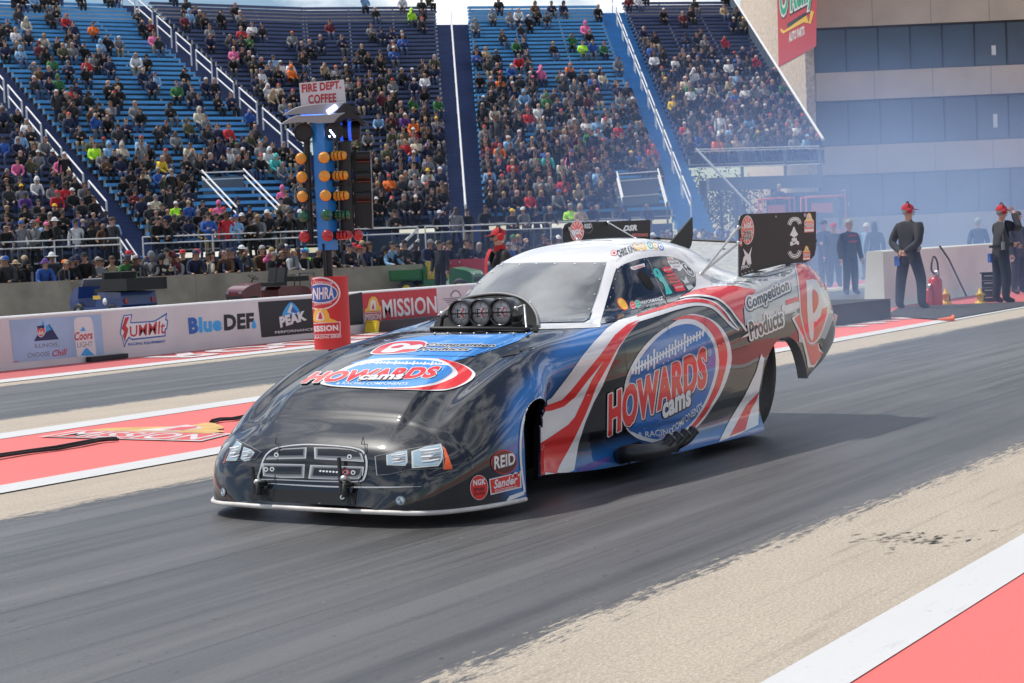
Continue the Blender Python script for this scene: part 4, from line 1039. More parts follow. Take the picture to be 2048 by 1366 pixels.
# ================================================================== TRACKSIDE
W_WHITE = mat('painted_concrete_white', (.62, .60, .63), .7, noise=.06, nscale=3, bump=.1, bscale=40)
W_TOP = mat('wall_cap_white', (.74, .74, .75), .6, noise=.08, nscale=5)
S_RED = mat('banner_red', (.52, .035, .045), .55, noise=.06, nscale=6); S_BLUE = mat('banner_blue', (.03, .12, .42), .55); S_CYAN = mat('banner_cyan', (.05, .38, .80), .55)
S_BLACK = mat('banner_black', (.012, .013, .018), .5); S_WHITE = mat('banner_white', (.75, .75, .75), .55); S_ICE = mat('banner_ice_blue', (.36, .52, .72), .55, noise=.15, nscale=1.2)
S_NAVY = mat('banner_navy', (.02, .035, .12), .55); S_GOLD = mat('banner_gold', (.80, .50, .07), .55); S_GREY = mat('banner_grey', (.22, .22, .24), .55); S_PINKED = mat('faded_red', (.60, .13, .11), .6)
SG = [W_WHITE, W_TOP, S_RED, S_BLUE, S_CYAN, S_BLACK, S_WHITE, S_ICE, S_NAVY, S_GOLD, S_GREY, S_PINKED]
(K_WALL, K_TOP, K_RED, K_BLUE, K_CYAN, K_BLACK, K_WHITE, K_ICE, K_NAVY, K_GOLD, K_GREY, K_PINK) = range(12)
YW = 18.7
def wall_run(name, label, x0, x1, Y, h, mats, th=.32, extra=None):
    root = thing(name, label, 'barrier wall', ((x0+x1)/2, Y+th/2, 0))
    inv = Matrix.Translation((-(x0+x1)/2, -(Y+th/2), 0))
    mb = MB(); mb.prism([(x0, Y, 0), (x0, Y, h-.02), (x0, Y+.02, h), (x0, Y+th-.02, h), (x0, Y+th, h-.02), (x0, Y+th+.08, 0)], (x1-x0, 0, 0), 0)
    me = mb.mesh('wall', mats, True); me.transform(inv); link_mesh('wall', me, root)
    def part(mb, nm, ms=SG):
        me = mb.mesh(nm, ms); me.transform(inv); return link_mesh(nm, me, root)
    return root, part
WALLM = mat('lane_wall_paint', (.66, .64, .645), .65, noise=.07, nscale=1.5, bump=.15, bscale=25)
_, wpart = wall_run('barrier_wall', 'white concrete wall with drink, racing parts and black performance banners beside far lane', -20, 23.95, YW, .745, [WALLM])
LAYER_B = LAYER
PS = PlaneSurf((0, YW-.002, 0), (0, -1, 0))
C6 = (0, 540, 4.876); C7 = (400, 520, 3.657)
# --- drink banner
mb = MB()
patch(mb, [(90,490),(985,430),(1018,820),(135,905)], PS, 1, K_ICE, C6)
patch(mb, [(90,490),(985,430),(990,500),(98,570)], PS, 1.5, K_CYAN, C6) if False else None
patch(mb, [(330,695),(385,600),(420,495),(440,560),(455,575),(480,525),(575,675)], PS, 2, K_NAVY, C6); patch(mb, [(385,600),(418,490),(440,560),(470,530),(500,580),(440,610)], PS, 3, K_CYAN, C6)
blob(mb, [(360,560),(400,570),(438,555),(445,600),(425,640),(400,656),(375,640),(358,600)], PS, 4, K_WHITE, C6)
blob(mb, [(366,566),(400,576),(433,562),(438,600),(422,634),(400,648),(380,634),(364,600)], PS, 5, K_PINK, C6)
patch(mb, [(360,548),(428,538),(434,566),(366,574)], PS, 6, K_NAVY, C6); text(mb, '66', [(378,632),(425,628),(425,590),(375,592)], PS, 6, K_WHITE, bold=.05, tf=C6)
text(mb, 'ILLINOIS,', [(340,766),(575,748),(572,705),(338,722)], PS, 3, K_GREY, bold=.005, tf=C6)
text(mb, 'CHOOSE', [(270,855),(488,838),(485,793),(268,810)], PS, 3, K_GREY, bold=.005, tf=C6)
text(mb, 'Chill', [(510,845),(655,830),(655,765),(508,785)], PS, 3, K_RED, bold=.02, shear=.25, tf=C6)
blob(mb, [(722,520),(740,470),(800,458),(870,458),(890,475),(908,540),(925,700),(938,800),(930,828),(850,838),(760,845),(748,800),(735,680)], PS, 2, K_WHITE, C6)
blob(mb, [(722,520),(735,478),(755,470),(765,560),(775,700),(785,840),(756,842),(744,790)], PS, 2.5, K_GREY, C6) if False else None
patch(mb, [(780,600),(810,548),(838,592)], PS, 3, K_CYAN, C6); text(mb, 'Coors', [(728,690),(905,672),(902,590),(726,608)], PS, 3, K_RED, bold=.03, shear=.15, tf=C6)
text(mb, 'LIGHT', [(756,757),(905,744),(903,695),(752,707)], PS, 3, K_GREY, bold=.0, tf=C6)
patch(mb, [(785,835),(820,780),(845,755),(880,790),(920,828),(850,836)], PS, 3, K_CYAN, C6)
patch(mb, [(130,893),(190,886),(190,892),(132,899)], PS, 3, K_RED, C6)
wpart(mb, 'drink_banner')
# --- racing parts lettering
mb = MB()
ol = [(1205,440),(1290,430),(1278,510),(1500,495),(1545,470),(1630,415),(1622,480),(1640,485),(1632,575),(1618,580),(1615,648),(1290,685),(1262,665),(1235,700),(1212,762),(1185,640),(1168,625),(1180,530)]
patch(mb, ol, PS, 1, K_BLUE, C6); cx, cy = 1410, 580
patch(mb, [(1213,450),(1278,442),(1268,522),(1505,508),(1550,482),(1618,440),(1610,490),(1628,495),(1622,566),(1606,570),(1604,636),(1290,670),(1258,648),(1225,690),(1212,735),(1194,640),(1178,620),(1190,535)], PS, 2, K_WHITE, C6)
patch(mb, [(1272,560),(1606,500),(1600,630),(1276,664)], PS, 2.5, K_WHITE, C6)
text(mb, 'UMMIt', [(1268,655),(1604,620),(1614,490),(1265,550)], PS, 3, K_RED, bold=.018, tf=C6)
patch(mb, [(1222,462),(1262,458),(1228,545),(1250,570),(1248,600),(1216,700),(1200,640),(1212,600),(1185,570)], PS, 4, K_RED, C6)
text(mb, 'RACING EQUIPMENT', [(1252,743),(1615,712),(1613,682),(1250,712)], PS, 2, K_BLUE, bold=.03, tf=C6)
wpart(mb, 'racing_parts_lettering')
mb = MB()
C4 = (0, 350, 2.906)
text(mb, 'Blue', [(1100,925),(1290,905),(1288,818),(1092,830)], PS, 1, K_CYAN, bold=.055, tf=C4); text(mb, 'B', [(1100,925),(1152,920),(1148,824),(1092,830)], PS, 2, K_BLUE, bold=.055, tf=C4)
text(mb, 'DEF', [(1303,905),(1478,890),(1475,800),(1300,812)], PS, 1, K_BLACK, bold=.05, tf=C4)
blob(mb, [(1475,840),(1488,868),(1489,885),(1478,893),(1466,888),(1464,870)], PS, 2, K_CYAN, C4)
wpart(mb, 'fluid_lettering')
mb = MB()
patch(mb, [(1500,738),(2010,705),(2010,898),(1520,945)], PS, 1, K_BLACK, C4)
blob(mb, [(1640,815),(1690,738),(1745,800),(1700,812)], PS, 2, K_CYAN, C4); patch(mb, [(1670,800),(1692,745),(1700,760),(1690,790),(1720,808)], PS, 3, K_WHITE, C4); patch(mb, [(1690,800),(1700,765),(1735,800)], PS, 3.5, K_BLUE, C4)
text(mb, 'PEAK', [(1630,888),(1785,842),(1770,788),(1620,825)], PS, 4, K_WHITE, bold=.06, shear=.05, tf=C4)
text(mb, 'PERFORMANCE', [(1600,922),(1822,902),(1822,888),(1598,908)], PS, 4, K_WHITE, bold=.02, tf=C4)
wpart(mb, 'black_banner')
mb = MB(); mb.box((on_y(208, 717, YW)[0], YW-.07, .045), (.75, .1, .07), 0); wpart(mb, 'drain_slot', [S_BLACK])
# --- second run: black end block, red banner
_, w2 = wall_run('barrier_wall', 'black ended concrete wall with red food banner behind the start light tower', 23.97, 31.5, YW, .735, [WALLM])
mb = MB()
patch(mb, [(690,592),(724,584),(728,648),(690,652)], PS, 1, K_BLACK); w2(mb, 'black_end')
mb = MB()
patch(mb, [(1182,246),(1728,207),(1742,428),(1208,484)], PS, 1, K_RED, C7)
text(mb, 'MISSION', [(1342,425),(1735,385),(1728,262),(1330,290)], PS, 2, K_WHITE, bold=.022, tf=C7)
def food_badge(mb, ps, bx, by, s, a=0., lay=2, gold=K_GOLD, wht=K_WHITE, red=K_RED):
    sk = lambda pts: [(bx+x*s, by+y*s+a*x*s) for x, y in pts]
    patch(mb, sk([(-10,-3),(-7,-5),(-5,-14),(-2,-18),(2,-18),(5,-15),(8,-6),(10,-4),(10,0),(-10,0)]), ps, lay, gold)
    patch(mb, sk([(-4,-2),(-3,-12),(0,-15),(3,-12),(4,-2)]), ps, lay+1, wht); patch(mb, sk([(-2,-3),(0,-10),(2,-3)]), ps, lay+2, red)
    patch(mb, sk([(-10,1),(10,1),(10,13),(-10,13)]), ps, lay, wht); patch(mb, sk([(-9.4,1.6),(9.4,1.6),(9.4,12.4),(-9.4,12.4)]), ps, lay+1, red)
    text(mb, 'MISSION', sk([(-9,10.5),(9,10.5),(9,3),(-9,3)]), ps, lay+2, wht, bold=.02)
food_badge(mb, PS, 400+1266/3.657, 520+375/3.657, 1.62, -.075)
w2(mb, 'food_banner')
mb = MB()
G7 = (400, 520, 3.657)
blob(mb, [(1832,268),(1845,230),(1868,218),(1895,230),(1908,265)], PS, 1, K_GREY, G7); blob(mb, [(1842,268),(1852,240),(1870,230),(1888,240),(1898,266)], PS, 2, K_WHITE, G7)
for k in range(4): patch(mb, [(1775+k*14, 282+k*13), (1925-k*6, 270+k*11), (1925-k*6, 277+k*11), (1775+k*14, 289+k*13)], PS, 1, K_GREY, G7)
w2(mb, 'winged_emblem')
mb = MB(); mb.box((on_y(735, 660, YW)[0]+.9, YW-.22, .10), (2.2, .22, .20), 0); mb.box((on_y(735, 660, YW)[0]-.18, YW-.24, .11), (.08, .24, .22), 1, Matrix.Rotation(.25, 3, 'Y'))
w2(mb, 'wall_footing', [S_BLACK, mat('safety_yellow', (.75, .55, .03), .5)])
# --- wall on the median behind the start line
_, w3 = wall_run('barrier_wall', 'white median wall behind the start line with extinguishers in front', 30.85, 60, 11.3, 1.05, [mat('median_wall_paint', (.72, .73, .68), .65, noise=.07, nscale=1.5, bump=.15, bscale=25)])
mb = MB(); p = on_y(1835, 560, 11.29)
mb.tube([(33.9, 11.25, 1.08), (34.3, 11.2, .8), (34.9, 11.2, .35), (35.2, 11.15, .02)], .02, 0, 6); w3(mb, 'hose', [S_BLACK])

# letters painted on the red strips (worn, stretched along the lane)
def ground_marks(name, parts):
    mb = MB()
    for kind, args in parts:
        if kind == 'p': mb.add([(x, y, .0125+.0005*args[1]) for x, y in args[0]], [tuple(range(len(args[0])))], args[1])
    return mb
class GroundSurf:
    step = None
    def hit(s, px, py, off): return np.array([px, py, .0125+off])
GS = GroundSurf()
mb = MB()
GW = mat('worn_white_marking', (.58, .50, .50), .7, noise=.25, nscale=6); GY = mat('worn_yellow_marking', (.58, .37, .13), .7, noise=.2, nscale=5); GR_ = mat('worn_red_marking', (.58, .10, .10), .7)
x0, x1 = 20.8, 30
text(mb, 'ROUTE 66', [(27.2,17.35),(18.7,17.35),(18.7,18.4),(27.2,18.4)][::1] if False else [(18.9,18.45),(27.3,18.45),(27.3,17.35),(18.9,17.35)], GS, 1, 0, bold=.03)
o = mb.build('painted_lettering', [GW], None, False); tag(o, kind='structure')
mb = MB()
# food badge on the median: drawn to be read from the start line
def gp(x, y): return tuple(on_z(x, y, .01)[:2])
GA = (0, 720, 2.114)
def gpoly(pts, lay, mi): mb.add([(*gp(GA[0]+x/GA[2], GA[1]+y/GA[2]), .0125+.0009*lay) for x, y in pts], [tuple(range(len(pts)))], mi)
gpoly([(165,326),(330,298),(985,312),(850,345)], 1, 0); gpoly([(190,325),(335,301),(955,314),(845,341)], 2, 2)
gpoly([(370,300),(450,290),(640,285),(800,280),(870,267),(905,268),(930,278),(945,285),(945,292),(915,296),(950,305),(880,313),(700,306)], 3, 1)
gpoly([(575,300),(700,288),(790,276),(850,284),(850,292),(740,305)], 4, 0); gpoly([(690,300),(760,287),(835,283),(830,290),(770,301)], 5, 2)
text(mb, 'MISSION', [tuple(gp(GA[0]+x/GA[2], GA[1]+y/GA[2])) for x, y in ((230,325),(820,340),(930,317),(350,304))], GS, 4, 0, bold=.02)
o = mb.build('painted_food_badge', [GW, GY, GR_], None, False); tag(o, kind='structure')
mb = MB()
text(mb, 'ROUTE 66', [(24.6,10.95),(29.2,10.95),(29.2,9.3),(24.6,9.3)], GS, 1, 0, bold=.03)
o = mb.build('painted_lettering', [GW], None, False); tag(o, kind='structure')

# cables lying on the median
C_CABLE = mat('black_cable', (.015, .015, .016), .6)
def ground_cable(label, px, r):
    mb = MB(); P = [on_z(x, y, r+.01) for x, y in px]
    for k in range(3): mb.tube([(p[0], p[1]+(k-1)*r*1.3, p[2]+(.9*r if k == 1 else 0)+.004*math.sin(i*1.7+k)) for i, p in enumerate(P)], r*.75, 0, 6)
    o = mb.build('cable', [C_CABLE]); tag(o, label, 'cable')
ground_cable('long black taped cable on the red median, left of the painted badge', [(-60,922),(0,913),(60,903),(110,897),(160,889),(200,881),(234,878)], .015)
ground_cable('short black cable end on the red median beside the car nose', [(424,844),(440,840),(465,838),(500,832),(560,822)], .014)

# ================================================================== START LIGHT TOWER
TX, TY = 12.78, 10.0
T_BLUE = mat('tower_blue', (.015, .21, .62), .4, coat=.3); T_BLACK = mat('tower_black', (.012, .012, .013), .5); T_GREYM = mat('brushed_hood_grey', (.30, .30, .31), .4, .3)
tower = thing('start_light_tower', 'blue start light tower with amber lamps, fire dept sign and red wrapped base', 'light tower', (TX, TY, 0))
TI = Matrix.Translation((-TX, -TY, 0))
def tpart(mb, nm, ms, rec=True, parent=None, label=None):
    me = mb.mesh(nm, ms, rec); me.transform(TI); o = link_mesh(nm, me, parent or tower)
    if label: o['label'] = label
    return o
ZT = at_depth(655, 400, 16.2)
def tp(px, py, dz=0.): return at_depth(px, py, 16.2+dz)       # points in the tower's upright plane
mb = MB()
a, b = tp(655, 238), tp(664, 500); w = .165
mb.obox((TX-.066, TY-.066, b[2]), (.132, 0, 0), (0, .132, 0), (0, 0, a[2]-b[2])); 
tower_c = np.array([TX, TY])
tpart(mb, 'post', [T_BLUE])
mb = MB(); mb.tube([(TX, TY, .0), (TX, TY, 1.45)], .035, 0, 8); mb.tube([(TX+.05, TY+.03, .5), (TX+.06, TY+.03, 1.5)], .012, 0, 6); mb.tube([(TX-.05, TY, .5), (TX-.07, TY, 1.5)], .012, 0, 6)
tpart(mb, 'lower_post', [T_BLACK])
# where the visible pieces sit: measured in the plane through the post facing the camera
def off(px, py, dz=0.): return np.array(at_depth(px, py, 16.12+dz))
zc = (np.array([TX, TY, 0])-EYEP)@FW0
def tq(px, py, dz=0.): return np.array(at_depth(px, py, zc+dz))
mb = MB(); 
wr = .168; c0, c1 = tq(660, 553), tq(664, 697)
mb.lathe((TX, TY, c1[2]), (0, 0, 1), [(0, wr), (c0[2]-c1[2], wr)], 0, 40)
CS = CylSurf(TX, TY, wr+.002)
def cpx(x, y): return (x, y)
disc(mb, 640, 587, 41, 33, CS, 1, 2, C7 and None, rot=-.03); disc(mb, 640, 587, 38, 30, CS, 2, 1); disc(mb, 642, 587, 34, 20, CS, 3, 2); disc(mb, 642, 587, 32, 18, CS, 4, 3)
text(mb, 'NHRA', [(626,600),(668,597),(668,573),(626,576)], CS, 5, 2, bold=.03)
text(mb, 'CHAMPIONSHIP', [(627,569),(665,571),(665,564),(627,561)], CS, 4, 2, bold=.0); text(mb, 'DRAG RACING', [(628,612),(662,607),(664,601),(629,606)], CS, 4, 2)
blob(mb, [(628,642),(630,620),(640,612),(650,616),(658,628),(660,636),(672,641),(673,644),(650,645)], CS, 1, 4); blob(mb, [(633,640),(635,627),(640,622),(646,628),(648,640)], CS, 2, 2); patch(mb, [(636,638),(639,625),(642,625),(645,638)], CS, 3, 1)
patch(mb, [(627,646),(681,643),(681,669),(629,671)], CS, 1, 2); patch(mb, [(627,647.5),(679.5,644.5),(679.5,667.5),(629,669.5)], CS, 2, 1)
text(mb, 'ISSION', [(629,664),(677,661),(676,649),(628,652)], CS, 3, 2, bold=.05); text(mb, 'RACING SERIES', [(629,678),(683,675),(683,669.5),(629,672.5)], CS, 2, 2, bold=.02, shear=.2)
tpart(mb, 'base_wrap', [mat('wrap_red', (.55, .03, .03), .5), S_RED, S_WHITE, S_BLUE, S_GOLD], False)
mb = MB()
for t in range(4): mb.tube([(TX, TY, .52), (TX+.42*math.cos(t*1.57+.6), TY+.42*math.sin(t*1.57+.6), .03)], .028, 0, 6)
mb.tube([(TX-.1, TY-.1, .5), (TX-.35, TY-.2, .35), (TX-.4, TY-.25, .05)], .012, 0, 6)
tpart(mb, 'tripod_base', [T_BLACK])
mb = MB(); bx = tq(650, 752); mb.box((bx[0]-.1, bx[1]-.15, .22), (.5, .36, .44), 0, Matrix.Rotation(.5, 3, 'Z')); mb.box((bx[0]-.36, bx[1]-.30, .22), (.06, .34, .42), 1, Matrix.Rotation(.5, 3, 'Z'))
tpart(mb, 'junction_box', [S_WHITE, S_RED])
# lamp bars and lamps
mb = MB()
for x0, x1 in ((607, 616), (612, 618), (690, 715)): pass
p, q2 = tq(612, 250), tq(622, 488); mb.tube([p, q2], .03, 0, 8); p, q2 = tq(688, 285, .05), tq(694, 470, .05); mb.tube([p, q2], .07, 0, 8)
for y in (265, 372, 470): mb.tube([tq(606, y), tq(700, y-5)], .02, 0, 6)
tpart(mb, 'lamp_bars', [T_BLACK])
L_AMB = mat('amber_lens', (.80, .33, .02), .25, coat=.6, bump=.3, bscale=220); L_GRN = mat('green_lens', (.01, .11, .05), .25, coat=.6); L_RED = mat('red_lens', (.42, .012, .02), .25, coat=.6)
def lamp_unit(px, py, r, lens, side):
    c = tq(px, py, -.20 if 640 < px < 660 else -.05); d = np.array(EYEP-c); d[2] = 0; d /= np.linalg.norm(d)
    if side: d = np.array([CR[0]*.95+d[0]*.3, CR[1]*.95+d[1]*.3, 0]); d /= np.linalg.norm(d)
    mb = MB(); e = bpy.data.objects.new('lamp', None); COL.objects.link(e); e.parent = tower
    if side:
        for k in range(3): mb.lathe(c+d*(-.07+k*.035), d, [(0, r), (.012, r*1.06), (.024, r)], 0, 16)
        mb.lathe(c+d*.04, d, [(0, r), (.02, r*.8), (.03, 0)], 0, 16)
    else: mb.lathe(c, d, [(0, r), (.012, r*.9), (.02, r*.5), (.024, 0)], 0, 20)
    o = tpart(mb, 'lens', [lens], True, e)
    mb = MB(); mb.lathe(c, -d if not side else d*-1, [(.0 if not side else .075, r*1.04), (.06 if not side else .10, r*.9), (.16, r*.35)], 0, 16); tpart(mb, 'housing', [T_BLACK], True, e)
for xs_, side in (((602,604,605,607,609), False), ((648,649,651,653,655), False), ((679,682,684,687,690), True)):
    for i, (x, y) in enumerate(zip(xs_, ((317,354,393,433,473),(315,352,391,430,471),(311,351,391,430,470))[0 if xs_[0] < 610 else 1 if not side else 2])):
        lamp_unit(x, y, (.052 if not side else .042), (L_AMB, L_AMB, L_AMB, L_GRN, L_RED)[i], side)
mb = MB(); mb.ell(tq(716, 470, -.03), (.05, .05, .055), 0, 10, 8); tpart(mb, 'far_red_lens', [L_RED])
# staging lamps under the hood
L_BLU = mat('blue_led', (.05, .1, .6), .3, emit=(.08, .22, 1.), estr=3.0); L_BLUD = mat('blue_glow_ring', (.02, .05, .3), .3, emit=(.03, .12, .9), estr=.8); L_WHT = mat('white_led', (.7, .75, .9), .3, emit=(.45, .55, 1.), estr=6.)
for x, y, on in ((607, 265, False), (668, 262, True)):
    c = tq(x, y, -.04); d = EYEP-c; d[2] = 0; d /= np.linalg.norm(d)
    mb = MB(); mb.lathe(c-d*.1, d, [(0, .07), (.1, .088), (.13, .088), (.13, .078), (.115, .07)], 0, 24); mb.lathe(c, d, [(.0, .07), (.005, .0)], 1, 20, cap=False)
    if on:
        for k in range(5): mb.ell(c+d*.02+np.array([CR[0]*(-.045+.012*k), CR[1]*(-.045+.012*k), -.05+.018*((k*3) % 4)]), (.011,)*3, 2, 6, 4)
    tpart(mb, 'stage_lamp', [T_BLACK, mat('dark_glass', (.015, .017, .022), .1), L_WHT])
c = tq(693, 262, .06); d = np.array([CR[0], CR[1], 0]); d /= np.linalg.norm(d)
mb = MB(); mb.lathe(c-d*.13, d, [(0, .085), (.24, .09), (.26, .06)], 0, 24)
for k in (.07, .15): mb.lathe(c-d*.13+d*k, d, [(0, .0905), (.03, .0905)], 1, 24)
tpart(mb, 'stage_lamp', [T_BLACK, L_BLUD])
# display panel with three hooded windows
mb = MB(); e0 = tq(704, 303, .12); e1 = tq(743, 303, .12); e2 = tq(744, 458, .12); e3 = tq(710, 452, .12)
mb.prism([e0, e1, e2, e3], FW0*.06, 0); tpart(mb, 'display_panel', [T_BLACK])
for y in (312, 352, 392):
    mb = MB(); a, b = tq(712, y, .09), tq(740, y-1, .09)
    mb.lathe(a-(b-a)*.0, b-a, [(0, .042), (float(np.linalg.norm(b-a)), .042)], 0, 16); mb.add([a+np.array([0, 0, -.05]), b+np.array([0, 0, -.05]), b+np.array([0, 0, -.058]), a+np.array([0, 0, -.058])], [(0, 1, 2, 3)], 1)
    tpart(mb, 'display_hood', [T_BLACK, mat('dim_red_led', (.25, .01, .01), .4)])
mb = MB(); mb.tube([tq(741, 300, .1), tq(746, 458, .1)], .006, 0, 6); tpart(mb, 'reflective_edge', [mat('reflective_trim', (.30, .30, .31), .4)])
# two curved hood sheets, one above the other, grey outside and dark below
def hood(left, right, dz):
    mb = MB()
    mb.prism([tq(x, y, dz) for x, y in left], FW0*.03+np.array([0, 0, .01]), 0); mb.prism([tq(x, y, dz-.01) for x, y in right], FW0*.25, 1)
    tpart(mb, 'hood', [T_GREYM, T_BLACK])
hood(spl([(566,231),(590,217),(625,210),(688,206)], 4)+[(668,226),(640,229),(605,228),(585,229)], [(688,206)]+spl([(688,206),(705,211),(722,229)], 4)[1:]+[(700,226),(668,226)], -.10)
hood(spl([(561,249),(585,235),(605,231),(640,230),(690,226)], 4)+[(680,232),(668,245),(640,247),(610,244),(585,246)], spl([(668,245),(680,232),(700,224),(720,234),(735,249)], 4)+[(722,246),(708,238),(694,236),(680,244)], -.13)
mb = MB(); mb.tube([tq(655, 225, -.12), tq(673, 212, -.12)], .022, 1, 8); mb.tube([tq(602, 231, -.12), tq(648, 229.5, -.12)], .006, 0, 6); tpart(mb, 'led_strip', [L_BLU, L_WHT])
# sign
mb = MB(); sp = [tq(602, 211, -.02), tq(691, 206, -.02), tq(687, 159, -.02), tq(598, 166, -.02)]
mb.prism(sp, FW0*.05, 0); nrm = np.cross(sp[1]-sp[0], sp[3]-sp[0]); ps = PlaneSurf(sp[0]-FW0*.003, nrm)
text(mb, 'FIRE DEPT.', [(604.5,186),(682,177),(682,161),(603,169)], ps, 1, 1, bold=.03); text(mb, 'COFFEE', [(617,208),(673,204),(672,186),(616,190)], ps, 1, 1, bold=.03)
sg = tpart(mb, 'lit_sign', [mat('sign_panel', (.62, .62, .64), .5), mat('sign_letters', (.45, .02, .03), .5)])
# thin safety wires of lettering scribbles on the post
mb = MB()
ps = PlaneSurf(np.array([TX, TY, 0])-FW0*.128, FW0)
# ================================================================== GRANDSTAND
ZUP = np.array([0, 0, 1.])
def hdir(deg): t = R_(deg); return RT0*math.cos(t)+FW0*math.sin(t), -RT0*math.sin(t)+FW0*math.cos(t)
dL, uL = hdir(30.5); dR, uR = hdir(15.)
SL = .45; DZ = .316
A0 = at_depth(600, 440, 74.0)
def rowL(k): return A0+(uL/SL+ZUP)*(DZ*k)
def px_line(x0, y0, m): return lambda P: proj(P)[0]-(x0+m*(proj(P)[1]-y0))
def solve(fn, P, d, lo=-90., hi=90.):
    # walk from the side nearest the camera axis, then bisect
    ts = np.linspace(lo, hi, 240); prev = None
    for t in ts:
        q = P+d*t
        if (q-EYEP)@FW < 5: continue
        v = fn(q)
        if prev is not None and prev[1]*v <= 0:
            a, b = prev[0], t; fa = prev[1]
            for _ in range(30):
                m = (a+b)/2; fm = fn(P+d*m)
                if fa*fm <= 0: b = m
                else: a, fa = m, fm
            return (a+b)/2
        prev = (t, v)
    return None
KINK = px_line(605, 0, .08)
_kc = {}
def kink(k):
    if k not in _kc: P = rowL(k); _kc[k] = P+dL*solve(KINK, P, dL)
    return _kc[k]
def on_row(side, k, line):
    P, d = (rowL(k), dL) if side == 'L' else (kink(k), dR)
    t = solve(line, P, d); return None if t is None else P+d*t
B_PALE = mat('pale_blue_seat_paint', (.085, .34, .66), .5, noise=.1, nscale=2); B_NAVY = mat('navy_seat_paint', (.06, .09, .20), .5, noise=.1, nscale=2)
B_FOOT = mat('aluminium_footboard', (.46, .46, .46), .5, .1); B_SHADE = mat('understand_shadow_grey', (.055, .068, .095), .9); B_POST = mat('galvanised_post', (.50, .50, .50), .5, .3)
B_STEPP = mat('pale_blue_step_paint', (.055, .26, .55), .6, noise=.12, nscale=1.5); B_STEPN = mat('navy_step_paint', (.045, .07, .18), .6, noise=.12, nscale=1.5)
B_RAIL = mat('white_handrail_paint', (.72, .72, .72), .45); B_STEEL = mat('blue_grey_steel', (.12, .15, .19), .5, .3)
SEATS = {}            # section -> list of (row, start, end, direction, uphill)
def block(name, label, side, k0, k1, left, right, seat, sec):
    d, u = (dL, uL) if side == 'L' else (dR, uR)
    rows = []
    for k in range(k0, k1+1):
        a = kink(k) if left == 'kink' else on_row(side, k, left); b = kink(k) if right == 'kink' else on_row(side, k, right)
        if a is None or b is None or (b-a)@d < .8: continue
        rows.append((k, a, b))
    root = thing(name, label, 'bleachers', tuple((rows[0][1]+rows[0][2])/2*np.array([1, 1, 0])))
    inv = Matrix.Translation(-root.location)
    for k, a, b in rows:
        L = b-a; mb = MB(); n = np.linalg.norm(L)
        mb.obox(a-ZUP*.135, L, u*.30, ZUP*.135, 0)
        mb.obox(a-u*.28-ZUP*.46, L, u*.50, ZUP*.05, 1)
        if k < k1-3: mb.obox(a+u*.36-ZUP*.56, L, u*.02, ZUP*.45, 2)  # dark panel in place of the shade seen under the open rows
        m = max(1, int(n/2.4))
        for j in range(m+1):
            p = a+L*(min(max((j+.0)/m, .012), .99)); mb.obox(p-ZUP*.42+u*.04, L/n*.09, u*.06, ZUP*.285, 3)
        me = mb.mesh('bench', [seat, B_FOOT, B_SHADE, B_POST]); me.transform(inv); link_mesh('bench', me, root)
    SEATS[sec] = [(k, a, b, d, u) for k, a, b in rows]
    return root
S1R = px_line(11, 130, .857); S1L = px_line(-58, 130, .857)
S2L = px_line(251, 14, 1.077); S2R = px_line(312, 14, 1.12)
CAL = px_line(869, 0, .073); CAR_ = px_line(935, 0, .086)
DRT = px_line(1193, 6, .375); ELF = px_line(1245, 2, .415); ERT = px_line(1457, 2, .62); FARL = px_line(-60, 0, 0.)
KT = 43
block('bleacher_block', 'dark blue seat block at far left beyond the first stairway', 'L', -3, KT, FARL, S1L, B_NAVY, 'A')
block('bleacher_block', 'pale blue seat block between the two left stairways', 'L', -2, KT-1, S1R, S2L, B_PALE, 'B')
block('bleacher_block', 'dark blue seat block right of the second stairway, bending at its middle', 'L', 0, KT, S2R, 'kink', B_NAVY, 'C')
block('bleacher_block', 'dark blue seat block just left of the tall centre aisle', 'R', 0, KT, 'kink', CAL, B_NAVY, 'D')
block('bleacher_block', 'pale blue seat block just right of the tall centre aisle', 'R', 0, KT, CAR_, DRT, B_PALE, 'E')
block('bleacher_block', 'dark blue seat block at far right beside the office building', 'R', 8, KT+1, ELF, ERT, B_NAVY, 'F')
def stairway(label, side, k0, k1, left, right, m):
    d, u = (dL, uL) if side == 'L' else (dR, uR); mb = MB()
    for k in range(k0, k1+1):
        a, b = on_row(side, k, left), on_row(side, k, right)
        if a is None or b is None: continue
        L = b-a
        for h in (0, 1):
            mb.obox(a+u*(.35*h-.25)+ZUP*(-.42-.158+.158*h), L, u*.40, ZUP*.155, 0)
            mb.obox(a+u*(.35*h-.25)+ZUP*(-.42-.158+.158*h+.155)-u*.01, L, u*.03, ZUP*.008, 1)
    o = mb.build('stairway', [m, B_STEEL]); tag(o, label, 'stairway')
stairway('dark blue stairway between far left block and pale blue block', 'L', -3, KT, S1L, S1R, B_STEPN)
stairway('dark blue stairway with white rails right of the left pale blue block', 'L', -1, KT, S2L, S2R, B_STEPN)
stairway('dark navy centre aisle steps with one long white rail', 'R', -2, KT-4, CAL, CAR_, B_STEPN)
stairway('pale blue stairway with paired white rails on the right', 'R', -2, KT-1, DRT, ELF, B_STEPP)
